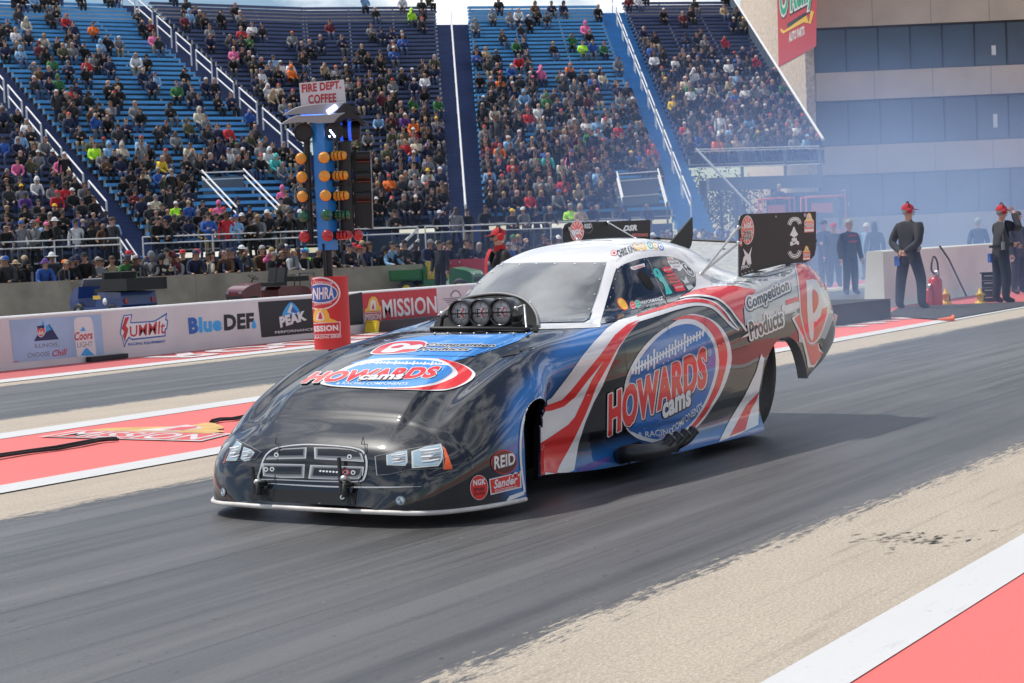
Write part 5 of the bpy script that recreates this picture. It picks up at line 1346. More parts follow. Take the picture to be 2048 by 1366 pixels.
def rail(label, pts, posts, r=.042, mid=.52, group=None, drop=1.1):
    """handrail: top bar, lower bar and posts"""
    root = thing('handrail', label, 'handrail', tuple(pts[0]), 0, group); inv = Matrix.Translation(-root.location)
    def part(nm, mb):
        me = mb.mesh(nm, [B_RAIL], True); me.transform(inv); link_mesh(nm, me, root)
    mb = MB(); mb.tube([p+ZUP*drop for p in pts], r, 0, 6); part('top_bar', mb)
    if mid: mb = MB(); mb.tube([p+ZUP*(drop-mid) for p in pts], r, 0, 6); part('lower_bar', mb)
    for i in posts:
        mb = MB(); p = pts[0]+(pts[-1]-pts[0])*i; mb.tube([p-ZUP*.05, p+ZUP*drop], r, 0, 6); part('post', mb)
    return root
ORD = ['lowest', 'second', 'third', 'fourth', 'fifth', 'sixth', 'seventh', 'eighth', 'ninth', 'tenth', 'eleventh', 'twelfth', 'thirteenth']
c1 = px_line(31, 216, .83)
for i, k in enumerate(range(1, 34, 4)):
    a, b = on_row('L', k+3, c1), on_row('L', k, c1)
    rail('%s white handrail up the far left stairway' % ORD[i], [a-ZUP*.42, b-ZUP*.42], (0, 1), group='handrails on the far left stairway')
c2 = px_line(314, 56, 1.13)
for i, k in enumerate(range(9, 42, 4)):
    a, b = on_row('L', k+3, c2), on_row('L', k, c2)
    rail('%s white handrail up the second stairway from the left' % ORD[i], [a-ZUP*.42, b-ZUP*.42], (0, 1), group='handrails on the second stairway')
c3 = px_line(902, 40, .076); P3_ = [on_row('R', k, c3)-ZUP*.42 for k in (38, 28, 18, 8, -1)]
rail('one long straight white handrail down the centre aisle', P3_, [i/12 for i in range(13)], .05, 0)
c4 = px_line(1222, 8, .385)
for i, k in enumerate(range(-1, 42, 4)):
    a, b = on_row('R', k+3.3, c4), on_row('R', k, c4); sd = dR*.22
    rail('%s white handrail up the pale blue stairway on the right' % ORD[i], [a-ZUP*.42, b-ZUP*.42], (0, 1), .036, .42, 'handrails on the right stairway')
# raised guard down the right end of the stand, legs and beams below it
mb = MB(); g = [on_row('R', k, ERT)-ZUP*.4 for k in (46, 30, 16, 7.5)]
mb.tube([p+ZUP*1.15 for p in g], .075, 0, 8)
for i in range(26):
    p = g[0]+(g[-1]-g[0])*(i/25); mb.tube([p, p+ZUP*1.1], .03, 1, 6)
mb.add([g[0]-ZUP*.1, g[-1]-ZUP*.1, g[-1]+ZUP*.95, g[0]+ZUP*.95], [(0, 1, 2, 3)], 1); mb.add([p+dR*.03 for p in [g[0]-ZUP*.1, g[-1]-ZUP*.1, g[-1]+ZUP*.95, g[0]+ZUP*.95]], [(3, 2, 1, 0)], 1)
tag(mb.build('end_guard', [B_RAIL, B_STEEL]), 'white topped guard sloping down the right end of the stand', 'guard rail')
f0 = on_row('R', 7, px_line(1388, 330, .5))-ZUP*.5-uR*.5; f1 = on_row('R', 7, px_line(1630, 330, 0))-ZUP*.5-uR*.5
root = thing('front_rail', 'grey and white front rail of the raised right seat block', 'guard rail', tuple(f0)); inv = Matrix.Translation(-root.location)
def sub(nm, mb, m, root=root, inv=inv): me = mb.mesh(nm, m, True); me.transform(inv); return link_mesh(nm, me, root)
Lf = f1-f0
for h in (1.05, .95, .62 if False else .18):
    mb = MB(); mb.tube([f0+ZUP*h, f1+ZUP*h], .03, 0, 6); sub('bar', mb, [B_RAIL])
for t in (.36, .71, 1.0):
    mb = MB(); mb.obox(f0+Lf*t-ZUP*.9, dR*.12, uR*.12, ZUP*1.95, 0); sub('post', mb, [B_STEEL])
mb = MB(); mb.tube([f0+ZUP*1.1, f0+ZUP*1.1+dR*2.1-uR*1.5-ZUP*2.9], .06, 0, 8); sub('sloping_rail', mb, [B_RAIL])
mb = MB(); mb.obox(f0-ZUP*.95-uR*.1+dR*.6, Lf-dR*.6, uR*.3, ZUP*.62, 0); tag(mb.build('floor_beam', [B_STEEL]), 'dark steel beam under the raised right seat block', 'beam')
for i, t in enumerate((.12, .40, .70)):
    mb = MB(); p = f0+Lf*t+uR*1.2; mb.tube([p*np.array([1, 1, 0]), p-ZUP*.4], .20, 0, 10)
    tag(mb.build('support_column', [B_STEEL]), '%s dark round column under the right seat block' % ['left', 'middle', 'right'][i], 'column', 'columns under the right seat block')
# exit openings in the seating (rails round a sunken landing)
def vomitory(label, side, pts, dep):
    """pts: photo pixels of left rail top/bottom and right rail top/bottom"""
    P = [at_depth(x, y, z) for (x, y), z in zip(pts, dep)]
    root = thing('exit_rail', label, 'guard rail', tuple(P[0])); inv = Matrix.Translation(-root.location)
    for a, b in ((P[0], P[1]), (P[2], P[3])):
        for dz in (0, -.28): mb = MB(); mb.tube([a+ZUP*dz, b+ZUP*dz], .04, 0, 6); sub('sloping_bar', mb, [B_RAIL], root, inv)
        mb = MB(); mb.tube([b, b-ZUP*.95], .05, 0, 6); sub('post', mb, [B_STEEL], root, inv)
    for dz in (0, -.3, -1.0): mb = MB(); mb.tube([P[0]+ZUP*dz-ZUP*.1, P[2]+ZUP*dz-ZUP*.1], .03, 0, 6); sub('cross_bar', mb, [B_RAIL], root, inv)
    mb = MB(); mb.obox(P[0]-ZUP*1.5, P[2]-P[0], uL*.1, ZUP*1.2, 0); sub('landing', mb, [B_STEEL], root, inv)
vomitory('white railed exit opening low in the left pale blue block', 'L', [(404,341),(474,415),(487,338),(560,412)], (75.6, 71.2, 77, 73))
vomitory('white railed exit opening at right foot of the right pale blue block', 'R', [(1234,344),(1246,395),(1316,338),(1334,405)], (76.5, 74, 77.3, 74))
# walkway in front of the seats: deck, rail, steps
W0, W1, W2 = at_depth(-30, 480, 57), at_depth(900, 452, 63), at_depth(1330, 430, 69)
DECK = 1.25
def walk_pt(px): # point on the walkway front edge under photo column px
    a, b = (W0, W1) if px < 900 else (W1, W2)
    lo, hi = 0., 1.
    for _ in range(30):
        m = (lo+hi)/2
        if proj(a+(b-a)*m)[0] < px: lo = m
        else: hi = m
    p = a+(b-a)*lo; return np.array([p[0], p[1], DECK])
mb = MB()
for a, b in ((-28, 240), (285, 900), (900, 1328)):
    p, q2 = walk_pt(a), walk_pt(b); n = (q2-p); nn = np.array([-n[1], n[0], 0]); nn /= np.linalg.norm(nn)
    if nn@FW0 < 0: nn = -nn
    mb.obox(p-ZUP*.16, n, nn*9, ZUP*.16, 2); mb.obox(p-ZUP*1.25+nn*.4, n, nn*.1, ZUP*1.09, 1)
tag(mb.build('walkway_deck', [B_STEEL, mat('walkway_skirt', (.05, .09, .16), .7), mat('walkway_plank', (.07, .075, .085), .95)]), 'raised steel walkway along the foot of the seats', 'walkway')
for i, (a, b, lab) in enumerate(((-28, 240, 'left part of the walkway, ending at a stair gap'), (285, 560, 'walkway left of the start light tower'), (560, 835, 'walkway behind the start light tower'), (850, 1000, 'walkway below the centre aisle'), (1000, 1290, 'walkway below the right pale blue block'))):
    p, q2 = walk_pt(a), walk_pt(b); n = max(2, int(np.linalg.norm(q2-p)/2.2))
    rail('white twin bar rail on the '+lab, [p, q2], [j/n for j in range(n+1)], .028, .22, 'walkway rails', 1.05)
for i, (x, y0, x1, y1, lab) in enumerate(((240, 474, 285, 520, 'steps down from walkway at the left gap'), (835, 455, 765, 505, 'steps down from walkway right of the light tower'))):
    p = walk_pt(x); q2 = np.array(at_depth(x1, y1, (p-EYEP)@FW0-1.2)); q2[2] = .1
    root = thing('stair_flight', 'short white railed '+lab, 'stairway', tuple(p*np.array([1, 1, 0]))); inv = Matrix.Translation(-root.location)
    for sd in (0, 1):
        o_ = FW0*(.9*sd)
        for h in (1.0, .6): mb = MB(); mb.tube([p+o_+ZUP*h, q2+o_+ZUP*h], .03, 0, 6); sub('stair_rail', mb, [B_RAIL], root, inv)
    for j in range(6):
        c = p+(q2-p)*((j+.5)/6); mb = MB(); mb.obox(c-ZUP*.03, FW0*.9, (q2-p)*np.array([1, 1, 0])/6, ZUP*.04, 0); sub('tread', mb, [B_POST], root, inv)
# concrete wall in front of the crowd
CW0, CW1 = at_depth(-120, 574, 47.5), at_depth(845, 527, 53.5)
nn = CW1-CW0; cn = np.array([-nn[1], nn[0], 0]); cn /= np.linalg.norm(cn)
if cn@FW0 < 0: cn = -cn
CWALL = mat('stained_concrete', (.36, .31, .24), .85, noise=.3, nscale=1.1, bump=.3, bscale=18)
root = thing('concrete_wall', 'long stained brown concrete wall with spectators leaning on it', 'wall', tuple(CW0*np.array([1, 1, 0]))); inv = Matrix.Translation(-root.location)
top = 1.03; nseg = 4
for i in range(nseg):
    p = CW0+nn*(i/nseg); p = np.array([p[0], p[1], 0]); q3 = nn*np.array([1, 1, 0])/nseg
    mb = MB(); mb.obox(p+q3*.001, q3*.998, cn*.3, ZUP*top, 0); sub('wall_panel', mb, [CWALL], root, inv)
for i in range(14):
    p = CW0+nn*((i+.5)/14); mb = MB(); mb.tube([np.array([p[0], p[1], top-.05])+cn*.34, np.array([p[0], p[1], top+.28])+cn*.34], .035, 0, 6); sub('fence_post', mb, [B_STEEL], root, inv)

# panels closing the underside of the stand
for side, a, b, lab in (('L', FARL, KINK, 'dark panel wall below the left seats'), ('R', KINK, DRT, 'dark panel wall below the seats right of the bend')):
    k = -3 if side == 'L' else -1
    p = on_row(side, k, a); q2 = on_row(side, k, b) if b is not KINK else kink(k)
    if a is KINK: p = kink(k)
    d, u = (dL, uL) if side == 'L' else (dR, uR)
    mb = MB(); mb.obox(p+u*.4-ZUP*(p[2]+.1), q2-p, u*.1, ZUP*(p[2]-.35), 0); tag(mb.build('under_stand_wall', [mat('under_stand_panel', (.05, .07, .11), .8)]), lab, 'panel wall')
# ================================================================== PEOPLE
def skin_person(nodes, level=1):
    """nodes: list of (position, radius, parent index, region). One continuous surface grown over the joints."""
    me = bpy.data.meshes.new('figure')
    me.from_pydata([n[0] for n in nodes], [(i, n[2]) for i, n in enumerate(nodes) if n[2] is not None], [])
    ob = bpy.data.objects.new('figure', me); COL.objects.link(ob)
    md = ob.modifiers.new('skin', 'SKIN'); md.use_smooth_shade = True; md.branch_smoothing = .4
    lay = me.skin_vertices[0].data if me.skin_vertices else None
    if lay is None:
        bm = bmesh.new(); bm.from_mesh(me); bm.verts.layers.skin.verify(); bm.to_mesh(me); bm.free(); lay = me.skin_vertices[0].data
    for i, n in enumerate(nodes):
        r = n[1]; lay[i].radius = r if hasattr(r, '__len__') else (r, r); lay[i].use_root = (i == 0)
    if level:
        s = ob.modifiers.new('sub', 'SUBSURF'); s.levels = level; s.render_levels = level
    dg = bpy.context.evaluated_depsgraph_get(); dg.update()
    m2 = bpy.data.meshes.new_from_object(ob.evaluated_get(dg))
    V = np.array([v.co[:] for v in m2.vertices]); F = [list(p.vertices) for p in m2.polygons]
    bpy.data.objects.remove(ob); bpy.data.meshes.remove(me); bpy.data.meshes.remove(m2)
    segs = [(np.array(nodes[n[2]][0], float), np.array(n[0], float), n[3], (n[1] if not hasattr(n[1], '__len__') else n[1][0])) for n in nodes if n[2] is not None]
    C = np.array([V[f].mean(0) for f in F]); best = np.full(len(C), 1e9); reg = np.zeros(len(C), int)
    for a, b, g, r in segs:
        ab = b-a; t = np.clip(((C-a)@ab)/(ab@ab+1e-9), 0, 1); d = np.linalg.norm(C-a-t[:, None]*ab, axis=1)/max(r, .05)
        w = d < best; best[w] = d[w]; reg[w] = g
    return V, F, list(reg)
SKIN, TOP, LEGS, SHOE, HAT, DARK, TRIM = range(7)
def joints(pose, rnd=None):
    """hips, chest, head, arms, legs in metres; x is forward, y left, z up"""
    J = {}
    if pose.startswith('sit'):
        lean = {'sit': .0, 'sit_lean': .20, 'sit_cross': -.03, 'sit_look': .06}[pose]
        J['hip'] = (-.12, 0, .12); J['waist'] = (-.11+lean*.3, 0, .28); J['chest'] = (-.10+lean*.8, 0, .50-lean*.15); J['neck'] = (-.09+lean*1.1, 0, .655-lean*.3)
        for s, nm in ((1, 'l'), (-1, 'r')):
            J['thigh'+nm] = (-.10, .10*s, .11); J['knee'+nm] = (.30, .13*s, .12); J['ankle'+nm] = (.30, .12*s, -.33); J['toe'+nm] = (.45, .14*s, -.38)
    else:
        lean = {'stand': 0, 'stand_cross': -.01, 'stand_rail': .22, 'stand_back': -.01, 'stand_look': .03, 'walk': .03}[pose]
        J['hip'] = (0, 0, .93); J['waist'] = (lean*.25, 0, 1.08); J['chest'] = (lean*.8, 0, 1.30-lean*.12); J['neck'] = (lean*1.15, 0, 1.47-lean*.25)
        for s, nm in ((1, 'l'), (-1, 'r')):
            sp = {'stand_back': .20, 'stand_look': .15}.get(pose, .10)
            st = (.16*s if pose == 'walk' else 0)
            J['thigh'+nm] = (0, .09*s, .90); J['knee'+nm] = (.03+st*.8, sp*s, .50); J['ankle'+nm] = (-.01+st*1.3, (sp+.02)*s, .08); J['toe'+nm] = (.15+st*1.3, (sp+.05)*s, .04)
    nx, nz = J['neck'][0], J['neck'][2]; cx, cz = J['chest'][0], J['chest'][2]
    hx = nx+lean*.1+.02
    J['jaw'] = (hx+.01, 0, nz+.09); J['head'] = (hx+.005, 0, nz+.17); J['crown'] = (hx-.01, 0, nz+.235)
    for s, nm in ((1, 'l'), (-1, 'r')):
        J['sh'+nm] = (cx+.0, .185*s, cz+.09)
        if pose in ('sit', 'sit_lean'): e, h = (cx+.10, .25*s, cz-.20), (cx+.34, .14*s, cz-.32-lean*.1)
        elif pose in ('sit_cross', 'stand_cross'): e, h = (cx+.10, .25*s, cz-.17), (cx+.25, -.06*s, cz-.14+.03*s)
        elif pose in ('sit_look', 'stand_look'):
            e, h = ((cx+.24, .23*s, cz+.02), (cx+.22, .09*s, cz+.26)) if s < 0 else ((cx+.1, .26*s, cz-.18), (cx+.3, .12*s, cz-.26))
        elif pose == 'stand_rail': e, h = (cx+.12, .25*s, cz-.22), (cx+.38, .18*s, cz-.26)
        elif pose == 'stand_back': e, h = (cx-.10, .27*s, cz-.19), (cx-.17, .06*s, cz-.33)
        else: e, h = (cx-.02, .25*s, cz-.20), (cx+.06, .27*s, cz-.45)
        J['el'+nm], J['ha'+nm] = e, h
    return J
def body_nodes(J, bulk=1.):
    N = []; ix = {}
    def add(nm, r, par, reg): ix[nm] = len(N); N.append((J[nm], r, None if par is None else ix[par], reg))
    b = bulk
    add('hip', (.145*b, .125*b), None, LEGS); add('waist', (.15*b, .125*b), 'hip', TOP); add('chest', (.16*b, .125*b), 'waist', TOP); add('neck', .06, 'chest', TOP)
    add('jaw', (.062, .07), 'neck', SKIN); add('head', (.078, .088), 'jaw', SKIN); add('crown', (.062, .07), 'head', SKIN)
    for s in 'lr':
        add('sh'+s, .075*b, 'chest', TOP); add('el'+s, .055*b, 'sh'+s, TOP); add('ha'+s, .04, 'el'+s, TOP)
        h, e = np.array(J['ha'+s]), np.array(J['el'+s]); d = (h-e)/np.linalg.norm(h-e)
        J['pa'+s] = tuple(h+d*.08); add('pa'+s, .035, 'ha'+s, SKIN)
    for s in 'lr':
        add('thigh'+s, .095*b, 'hip', LEGS); add('knee'+s, .065, 'thigh'+s, LEGS); add('ankle'+s, .048, 'knee'+s, LEGS); add('toe'+s, (.04, .032), 'ankle'+s, SHOE)
    return N
def headgear(mb, J, kind, mi=HAT):
    h = Vector(J['head']); c = Vector(J['crown'])
    def bowl(r, z0, z1, n=10, m=4, fx=1.05):
        V, F = [], []
        for i in range(m+1):
            t = i/m*math.pi/2; rr = r*math.cos(t); z = z0+(z1-z0)*math.sin(t)
            for k in range(n): a = 2*math.pi*k/n; V.append((h.x-.012+rr*math.cos(a)*fx, h.y+rr*math.sin(a)*.92, h.z+z))
        for i in range(m):
            for k in range(n): F.append((i*n+k, i*n+(k+1) % n, (i+1)*n+(k+1) % n, (i+1)*n+k))
        mb.add(V, F, mi, True)
    if kind == 'cap':
        bowl(.104, .015, .118)
        V = [(h.x+.07+.0, h.y+y, h.z+.022) for y in (-.08, -.04, .04, .08)]+[(h.x+x, h.y+y, h.z+.008) for x, y in ((.15, -.06), (.19, -.03), (.19, .03), (.15, .06))]
        mb.add(V, [(0, 1, 5, 4), (1, 2, 6, 5), (2, 3, 7, 6)], mi); mb.add([(a, b, c_-.006) for a, b, c_ in V], [(4, 5, 1, 0), (5, 6, 2, 1), (6, 7, 3, 2)], mi)
    elif kind == 'hair':
        bowl(.103, .03, .13); mb.ell((h.x-.05, h.y, h.z+.0), (.065, .09, .10), mi, 10, 6)
    elif kind == 'long':
        bowl(.106, .03, .135); mb.ell((h.x-.055, h.y, h.z-.08), (.06, .10, .19), mi, 10, 7)
    elif kind == 'hood':
        bowl(.125, -.03, .155); mb.ell((h.x-.05, h.y, h.z-.04), (.095, .115, .17), mi, 10, 7)
    elif kind == 'brim':
        bowl(.105, .02, .14); n = 14
        mb.add([(h.x-.01+r*math.cos(2*math.pi*k/n), h.y+r*math.sin(2*math.pi*k/n), h.z+z) for r, z in ((.09, .03), (.20, .015)) for k in range(n)], [(k, (k+1) % n, n+(k+1) % n, n+k) for k in range(n)], mi)
    elif kind == 'bald':
        mb.ell((h.x-.05, h.y, h.z-.01), (.06, .088, .07), mi, 10, 6)
def face(mb, J, glasses):
    h = Vector(J['head'])
    mb.ell((h.x+.092, h.y, h.z-.035), (.016, .014, .024), SKIN, 6, 4)
    for s in (-1, 1): mb.ell((h.x-.0, h.y+s*.083, h.z-.02), (.02, .012, .03), SKIN, 6, 4)
    if glasses:
        for s in (-1, 1): mb.ell((h.x+.083, h.y+s*.035, h.z+.005), (.012, .03, .02), DARK, 6, 4)
    else:
        for s in (-1, 1): mb.ell((h.x+.086, h.y+s*.033, h.z+.0), (.006, .013, .008), DARK, 6, 4)
    mb.ell((h.x+.084, h.y, h.z-.078), (.006, .022, .006), DARK, 6, 4)
SP_VAR = {}
def variant(pose, gear, lod, glasses=False):
    key = (pose, gear, lod, glasses)
    if key in SP_VAR: return SP_VAR[key]
    J = joints(pose); V, F, reg = skin_person(body_nodes(J), lod)
    mb = MB(); mb.v = [tuple(v) for v in V]; mb.f = F; mb.m = list(reg); mb.sm = [True]*len(F)
    headgear(mb, J, gear)
    if lod: face(mb, J, glasses)
    SP_VAR[key] = mb; return mb
TOPS = {'black': (.012, .012, .014), 'charcoal': (.035, .036, .04), 'navy': (.015, .022, .06), 'grey': (.19, .19, .20), 'white': (.66, .66, .67), 'blue': (.03, .10, .36), 'sky': (.22, .40, .62), 'red': (.48, .025, .035), 'maroon': (.13, .02, .03), 'green': (.04, .16, .05), 'olive': (.085, .085, .045), 'tan': (.42, .32, .20), 'orange': (.80, .17, .025), 'pink': (.75, .16, .34), 'yellow': (.78, .50, .03), 'lime': (.45, .85, .04), 'purple': (.12, .05, .25), 'teal': (.06, .45, .42), 'brown': (.12, .065, .035), 'cream': (.55, .49, .38)}
def cmat(nm): return mat('cloth_'+nm, TOPS[nm], .85, noise=.2, nscale=7, bump=.7, bscale=9)
SKINS = [mat('skin_tone_%s' % n, c, .55) for n, c in (('fair', (.52, .30, .22)), ('ruddy', (.46, .23, .16)), ('tanned', (.34, .18, .11)), ('brown', (.16, .075, .045)))]
PANTS = [mat('denim', (.06, .09, .17), .85), mat('dark_denim', (.02, .028, .06), .85), mat('black_trousers', (.013, .013, .015), .85), mat('khaki_trousers', (.30, .24, .16), .85), mat('grey_trousers', (.10, .10, .11), .85)]
HAIRS = {'dark hair': (.012, .009, .007), 'brown hair': (.06, .032, .018), 'grey hair': (.32, .31, .30), 'blond hair': (.38, .26, .11)}
def hmat(nm): return mat('hair_'+nm.split()[0], HAIRS[nm], .7)
SHOE_M = mat('dark_shoes', (.02, .02, .02), .6); DARK_M = mat('dark_lenses', (.01, .01, .012), .25)
TOPW = [('black', 36), ('charcoal', 19), ('navy', 18), ('grey', 10), ('white', 3.5), ('blue', 2.6), ('sky', 2.4), ('red', 1.6), ('maroon', 2.6), ('green', 1.3), ('olive', 2.6), ('tan', 1.6), ('orange', .6), ('pink', .5), ('brown', 2), ('cream', 1.4), ('purple', .4), ('teal', .3)]
CAPW = [('black', 30), ('navy', 14), ('white', 14), ('red', 10), ('grey', 10), ('tan', 5), ('blue', 5), ('charcoal', 5), ('green', 2), ('orange', 1.5), ('yellow', 1.5), ('pink', 1)]
def pick(rnd, w):
    t = rnd.random()*sum(x for _, x in w)
    for k, x in w:
        t -= x
        if t <= 0: return k
    return w[-1][0]
rnd = random.Random(20)
CROWD = []            # dicts
def person_spec(P, rz, pose, place, top=None, hat=None, gear=None, scale=None):
    gear = gear or pick(rnd, [('cap', 46), ('hair', 24), ('hood', 13), ('bald', 6), ('long', 8), ('brim', 3)])
    top = top or pick(rnd, TOPW)
    if gear == 'hood': hatn, hm = top, cmat(top)
    elif gear in ('cap', 'brim'): hatn = hat or pick(rnd, CAPW); hm = cmat(hatn)
    else:
        hatn = (hat if hat in HAIRS else None) or pick(rnd, [('dark hair', 5), ('brown hair', 6), ('grey hair', 4), ('blond hair', 2)])
        if gear == 'bald': hatn = 'grey hair'
        hm = hmat(hatn)
    sk = rnd.choices(range(4), (5, 5, 3, 1))[0]; pt = rnd.choices(range(5), (4, 4, 5, 1.5, 1.5))[0]
    CROWD.append(dict(P=np.array(P), rz=rz, pose=pose, gear=gear, top=top, hatn=hatn, mats=[SKINS[sk], cmat(top), PANTS[pt], SHOE_M, hm, DARK_M], place=place, s=scale or rnd.uniform(.93, 1.06), gl=rnd.random() < .45, z=(P-EYEP)@FW0))
# brightly dressed people seen in the photograph, by where they sit in the picture
SPOT = [(178,305,'lime','hair',None),(331,330,'yellow','hair',None),(347,428,'lime','cap','white'),(596,148,'orange','hood',None),(564,330,'teal','hood',None),(555,395,'pink','hood',None),(449,425,'pink','hood',None),(477,110,'pink','cap','tan'),(134,38,'red','cap','red'),(325,80,'pink','hair','brown hair'),(124,175,'green','hood',None),(354,180,'green','hair','brown hair'),(318,160,'sky','cap','blue'),(500,235,'blue','cap','blue'),(835,30,'lime','hood',None),(805,85,'blue','hair','grey hair'),(836,250,'orange','cap','tan'),(792,245,'maroon','cap','tan'),(819,295,'red','long','blond hair'),(774,375,'orange','cap','red'),(836,320,'blue','cap','white'),(1172,60,'pink','hood',None),(1173,95,'lime','hair','brown hair'),(1210,92,'green','cap','maroon'),(1148,140,'orange','cap','orange'),(1080,152,'pink','hood',None),(1013,165,'orange','cap','red'),(1090,208,'green','hood',None),(1069,240,'red','cap','red'),(1124,263,'brown','hair','tan'),(1202,250,'sky','cap','brown'),(1000,310,'orange','cap','red'),(1150,322,'pink','hood',None),(1028,335,'red','cap','tan'),(1198,363,'sky','hair','grey hair'),(1143,370,'red','hair','brown hair'),(1192,315,'maroon','hood',None),(1467,88,'red','hair','brown hair'),(1310,100,'blue','hair','brown hair'),(1470,132,'white','cap','white'),(1430,150,'grey','hair','grey hair'),(1373,258,'red','cap','white'),(1356,208,'yellow','cap','yellow'),(1453,270,'white','hair','dark hair'),(1378,175,'cream','cap','white'),(1608,285,'sky','brim','sky'),(1068,412,'red','cap','brown'),(1136,418,'lime','hair','grey hair'),(1208,432,'pink','long','brown hair'),(100,115,'black','hood',None),(287,128,'white','cap','tan'),(181,330,'grey','hood',None),(71,322,'grey','cap','white'),(140,395,'red','hair','dark hair'),(50,405,'purple','cap','navy'),(80,375,'white','hood',None),(240,390,'blue','cap','navy'),(315,360,'blue','hair','grey hair'),(545,320,'white','hood',None),(520,180,'white','hood',None),(523,60,'white','hair','brown hair'),(485,35,'grey','cap','white'),(355,40,'maroon','hair','brown hair')]
used = []
def face_rz(u): return math.atan2(-u[1], -u[0])
SECN = {'A': 'far left dark block', 'B': 'left pale block', 'C': 'left dark block', 'D': 'dark block beside centre aisle', 'E': 'right pale block', 'F': 'far right dark block'}
def density(sec, f, t):
    """how full a row is: f 0 bottom .. 1 top, t 0 left .. 1 right"""
    lo, hi = {'A': (.80, .25), 'B': (.66, .06), 'C': (.68, .0), 'D': (.66, .02), 'E': (.80, .03), 'F': (.76, .02)}[sec]
    d = hi+(lo-hi)*max(0, 1-f*1.02)**1.15
    if sec == 'B': d *= 1.15-.35*(t > .5)*(f > .35)+.25*(t < .25)
    if sec in 'CD': d *= .72+.55*((t > .55) if sec == 'D' else (t < .35))*(f < .8)
    if sec == 'E': d *= 1.2-.2*t if f < .62 else .6
    if sec == 'F': d *= 1.2 if f < .62 else .45
    return min(d, .97)
SEATN = {}
for sec, rows in SEATS.items():
    kmax = max(r[0] for r in rows); kmin = min(r[0] for r in rows)
    for k, a, b, d, u in rows:
        L = np.linalg.norm(b-a); n = int(L/.56); f = (k-kmin)/(kmax-kmin)
        seats = []
        for j in range(n):
            P = a+(b-a)*((j+.5)/n); x, y = proj(P+ZUP*.4)
            if x < -6 or y < -25: seats.append(None); continue
            seats.append((P, x, y))
        run = 0.
        for j, s in enumerate(seats):
            if s is None: continue
            P, x, y = s; P = P+u*(.02+rnd.uniform(-.02, .05))+d*rnd.uniform(-.06, .06)
            sp = None
            for q in SPOT:
                if q not in used and abs(x-q[0]) < 17 and abs(y-q[1]) < 7.5: sp = q; break
            run = run*.62+rnd.gauss(0, .30)          # people sit in groups
            if sec == 'B' and 395 < x < 560 and 335 < y < 425: continue
            if sec == 'E' and 1235 < x < 1330 and 345 < y < 405: continue
            pose = pick(rnd, [('sit', 5), ('sit_lean', 3), ('sit_cross', 2.5), ('sit_look', 1)]); rz = face_rz(u)+rnd.gauss(0, .25)
            if sp:
                used.append(sp); person_spec(P, rz, pose, (sec, k), sp[2], sp[4], sp[3])
            elif rnd.random()+run*.55 < density(sec, f, (j+.5)/n)-.04:
                if rnd.random() < .02 and f < .5: person_spec(P-ZUP*.42-u*.1, rz, 'stand', (sec, k))
                else: person_spec(P, rz, pose, (sec, k))
# standing along the walkway rail
x = 4
while x < 1310:
    if not (238 < x < 290):
        p = walk_pt(x); back = rnd.random() < .35
        q = p+FW0*(.32 if not back else rnd.uniform(.9, 1.8)); dens = .85 if x < 620 else .62 if x < 1000 else .7
        if rnd.random() < dens:
            sp = next((s for s in SPOT if s not in used and s[1] > 405 and abs(s[0]-x) < 14), None)
            if sp: used.append(sp)
            person_spec(q, face_rz(FW0)+rnd.gauss(0, .35), pick(rnd, [('stand_rail', 4), ('stand', 2), ('stand_cross', 2), ('stand_look', 1)]), ('walk', 0), *( (sp[2], sp[4], sp[3]) if sp else ()))
    x += rnd.uniform(11, 28)
# standing on the ground behind the concrete wall
WALLSPOT = [(98,520,'purple','brim','purple'),(166,525,'black','cap','black'),(188,505,'grey','hair','grey hair'),(300,505,'grey','hood',None),(330,500,'cream','cap','black'),(350,520,'grey','cap','navy'),(487,515,'olive','hair','grey hair'),(541,525,'pink','long','blond hair'),(585,490,'grey','cap','navy'),(640,510,'lime','cap','teal'),(35,505,'black','brim','tan'),(80,530,'blue','brim','purple')]
x = 2
while x < 1480:
    t = (x+120)/965
    if t < 1: base = CW0+nn*t
    else: base = at_depth(x, 500, 54+(x-845)*.012)
    q = np.array([base[0], base[1], 0])+cn*(.62 if rnd.random() < .6 else rnd.uniform(1.0, 2.2))
    sp = next((s for s in WALLSPOT if s not in used and abs(s[0]-x) < 14), None)
    if sp: used.append(sp)
    if sp or rnd.random() < .93:
        person_spec(q, face_rz(cn)+rnd.gauss(0, .4), pick(rnd, [('stand_rail', 4), ('stand', 2), ('stand_cross', 2), ('stand_look', 1.5)]), ('wall', 0), *((sp[2], sp[4], sp[3]) if sp else ()))
    x += rnd.uniform(7, 15)
CROWD.sort(key=lambda c: c['z'])
# the 290 nearest are people of their own, everyone further up is one crowd
NEAR, FAR = CROWD[:290], CROWD[290:]
def nth(n):
    w = ['', 'first', 'second', 'third', 'fourth', 'fifth', 'sixth', 'seventh', 'eighth', 'ninth', 'tenth', 'eleventh', 'twelfth', 'thirteenth', 'fourteenth', 'fifteenth', 'sixteenth', 'seventeenth', 'eighteenth', 'nineteenth']
    if n < 20: return w[n]
    if n >= 100: return 'hundred-and-'+nth(n-100) if n > 100 else 'hundredth'
    t = ['', '', 'twenty', 'thirty', 'forty', 'fifty', 'sixty', 'seventy', 'eighty', 'ninety'][n//10]
    return (t[:-1]+'ieth') if n % 10 == 0 else t+'-'+w[n % 10]
GARM = {'hood': 'hooded top', 'cap': 'jacket', 'brim': 'jacket', 'hair': 'top', 'long': 'top', 'bald': 'top'}
def look(c):
    g = c['gear']
    tail = {'hood': 'hood up', 'cap': c['hatn']+' cap', 'brim': c['hatn']+' brimmed hat', 'hair': c['hatn'], 'long': 'long '+c['hatn'], 'bald': 'bald head'}[g]
    return '%s %s and %s' % (c['top'], GARM[g], tail)
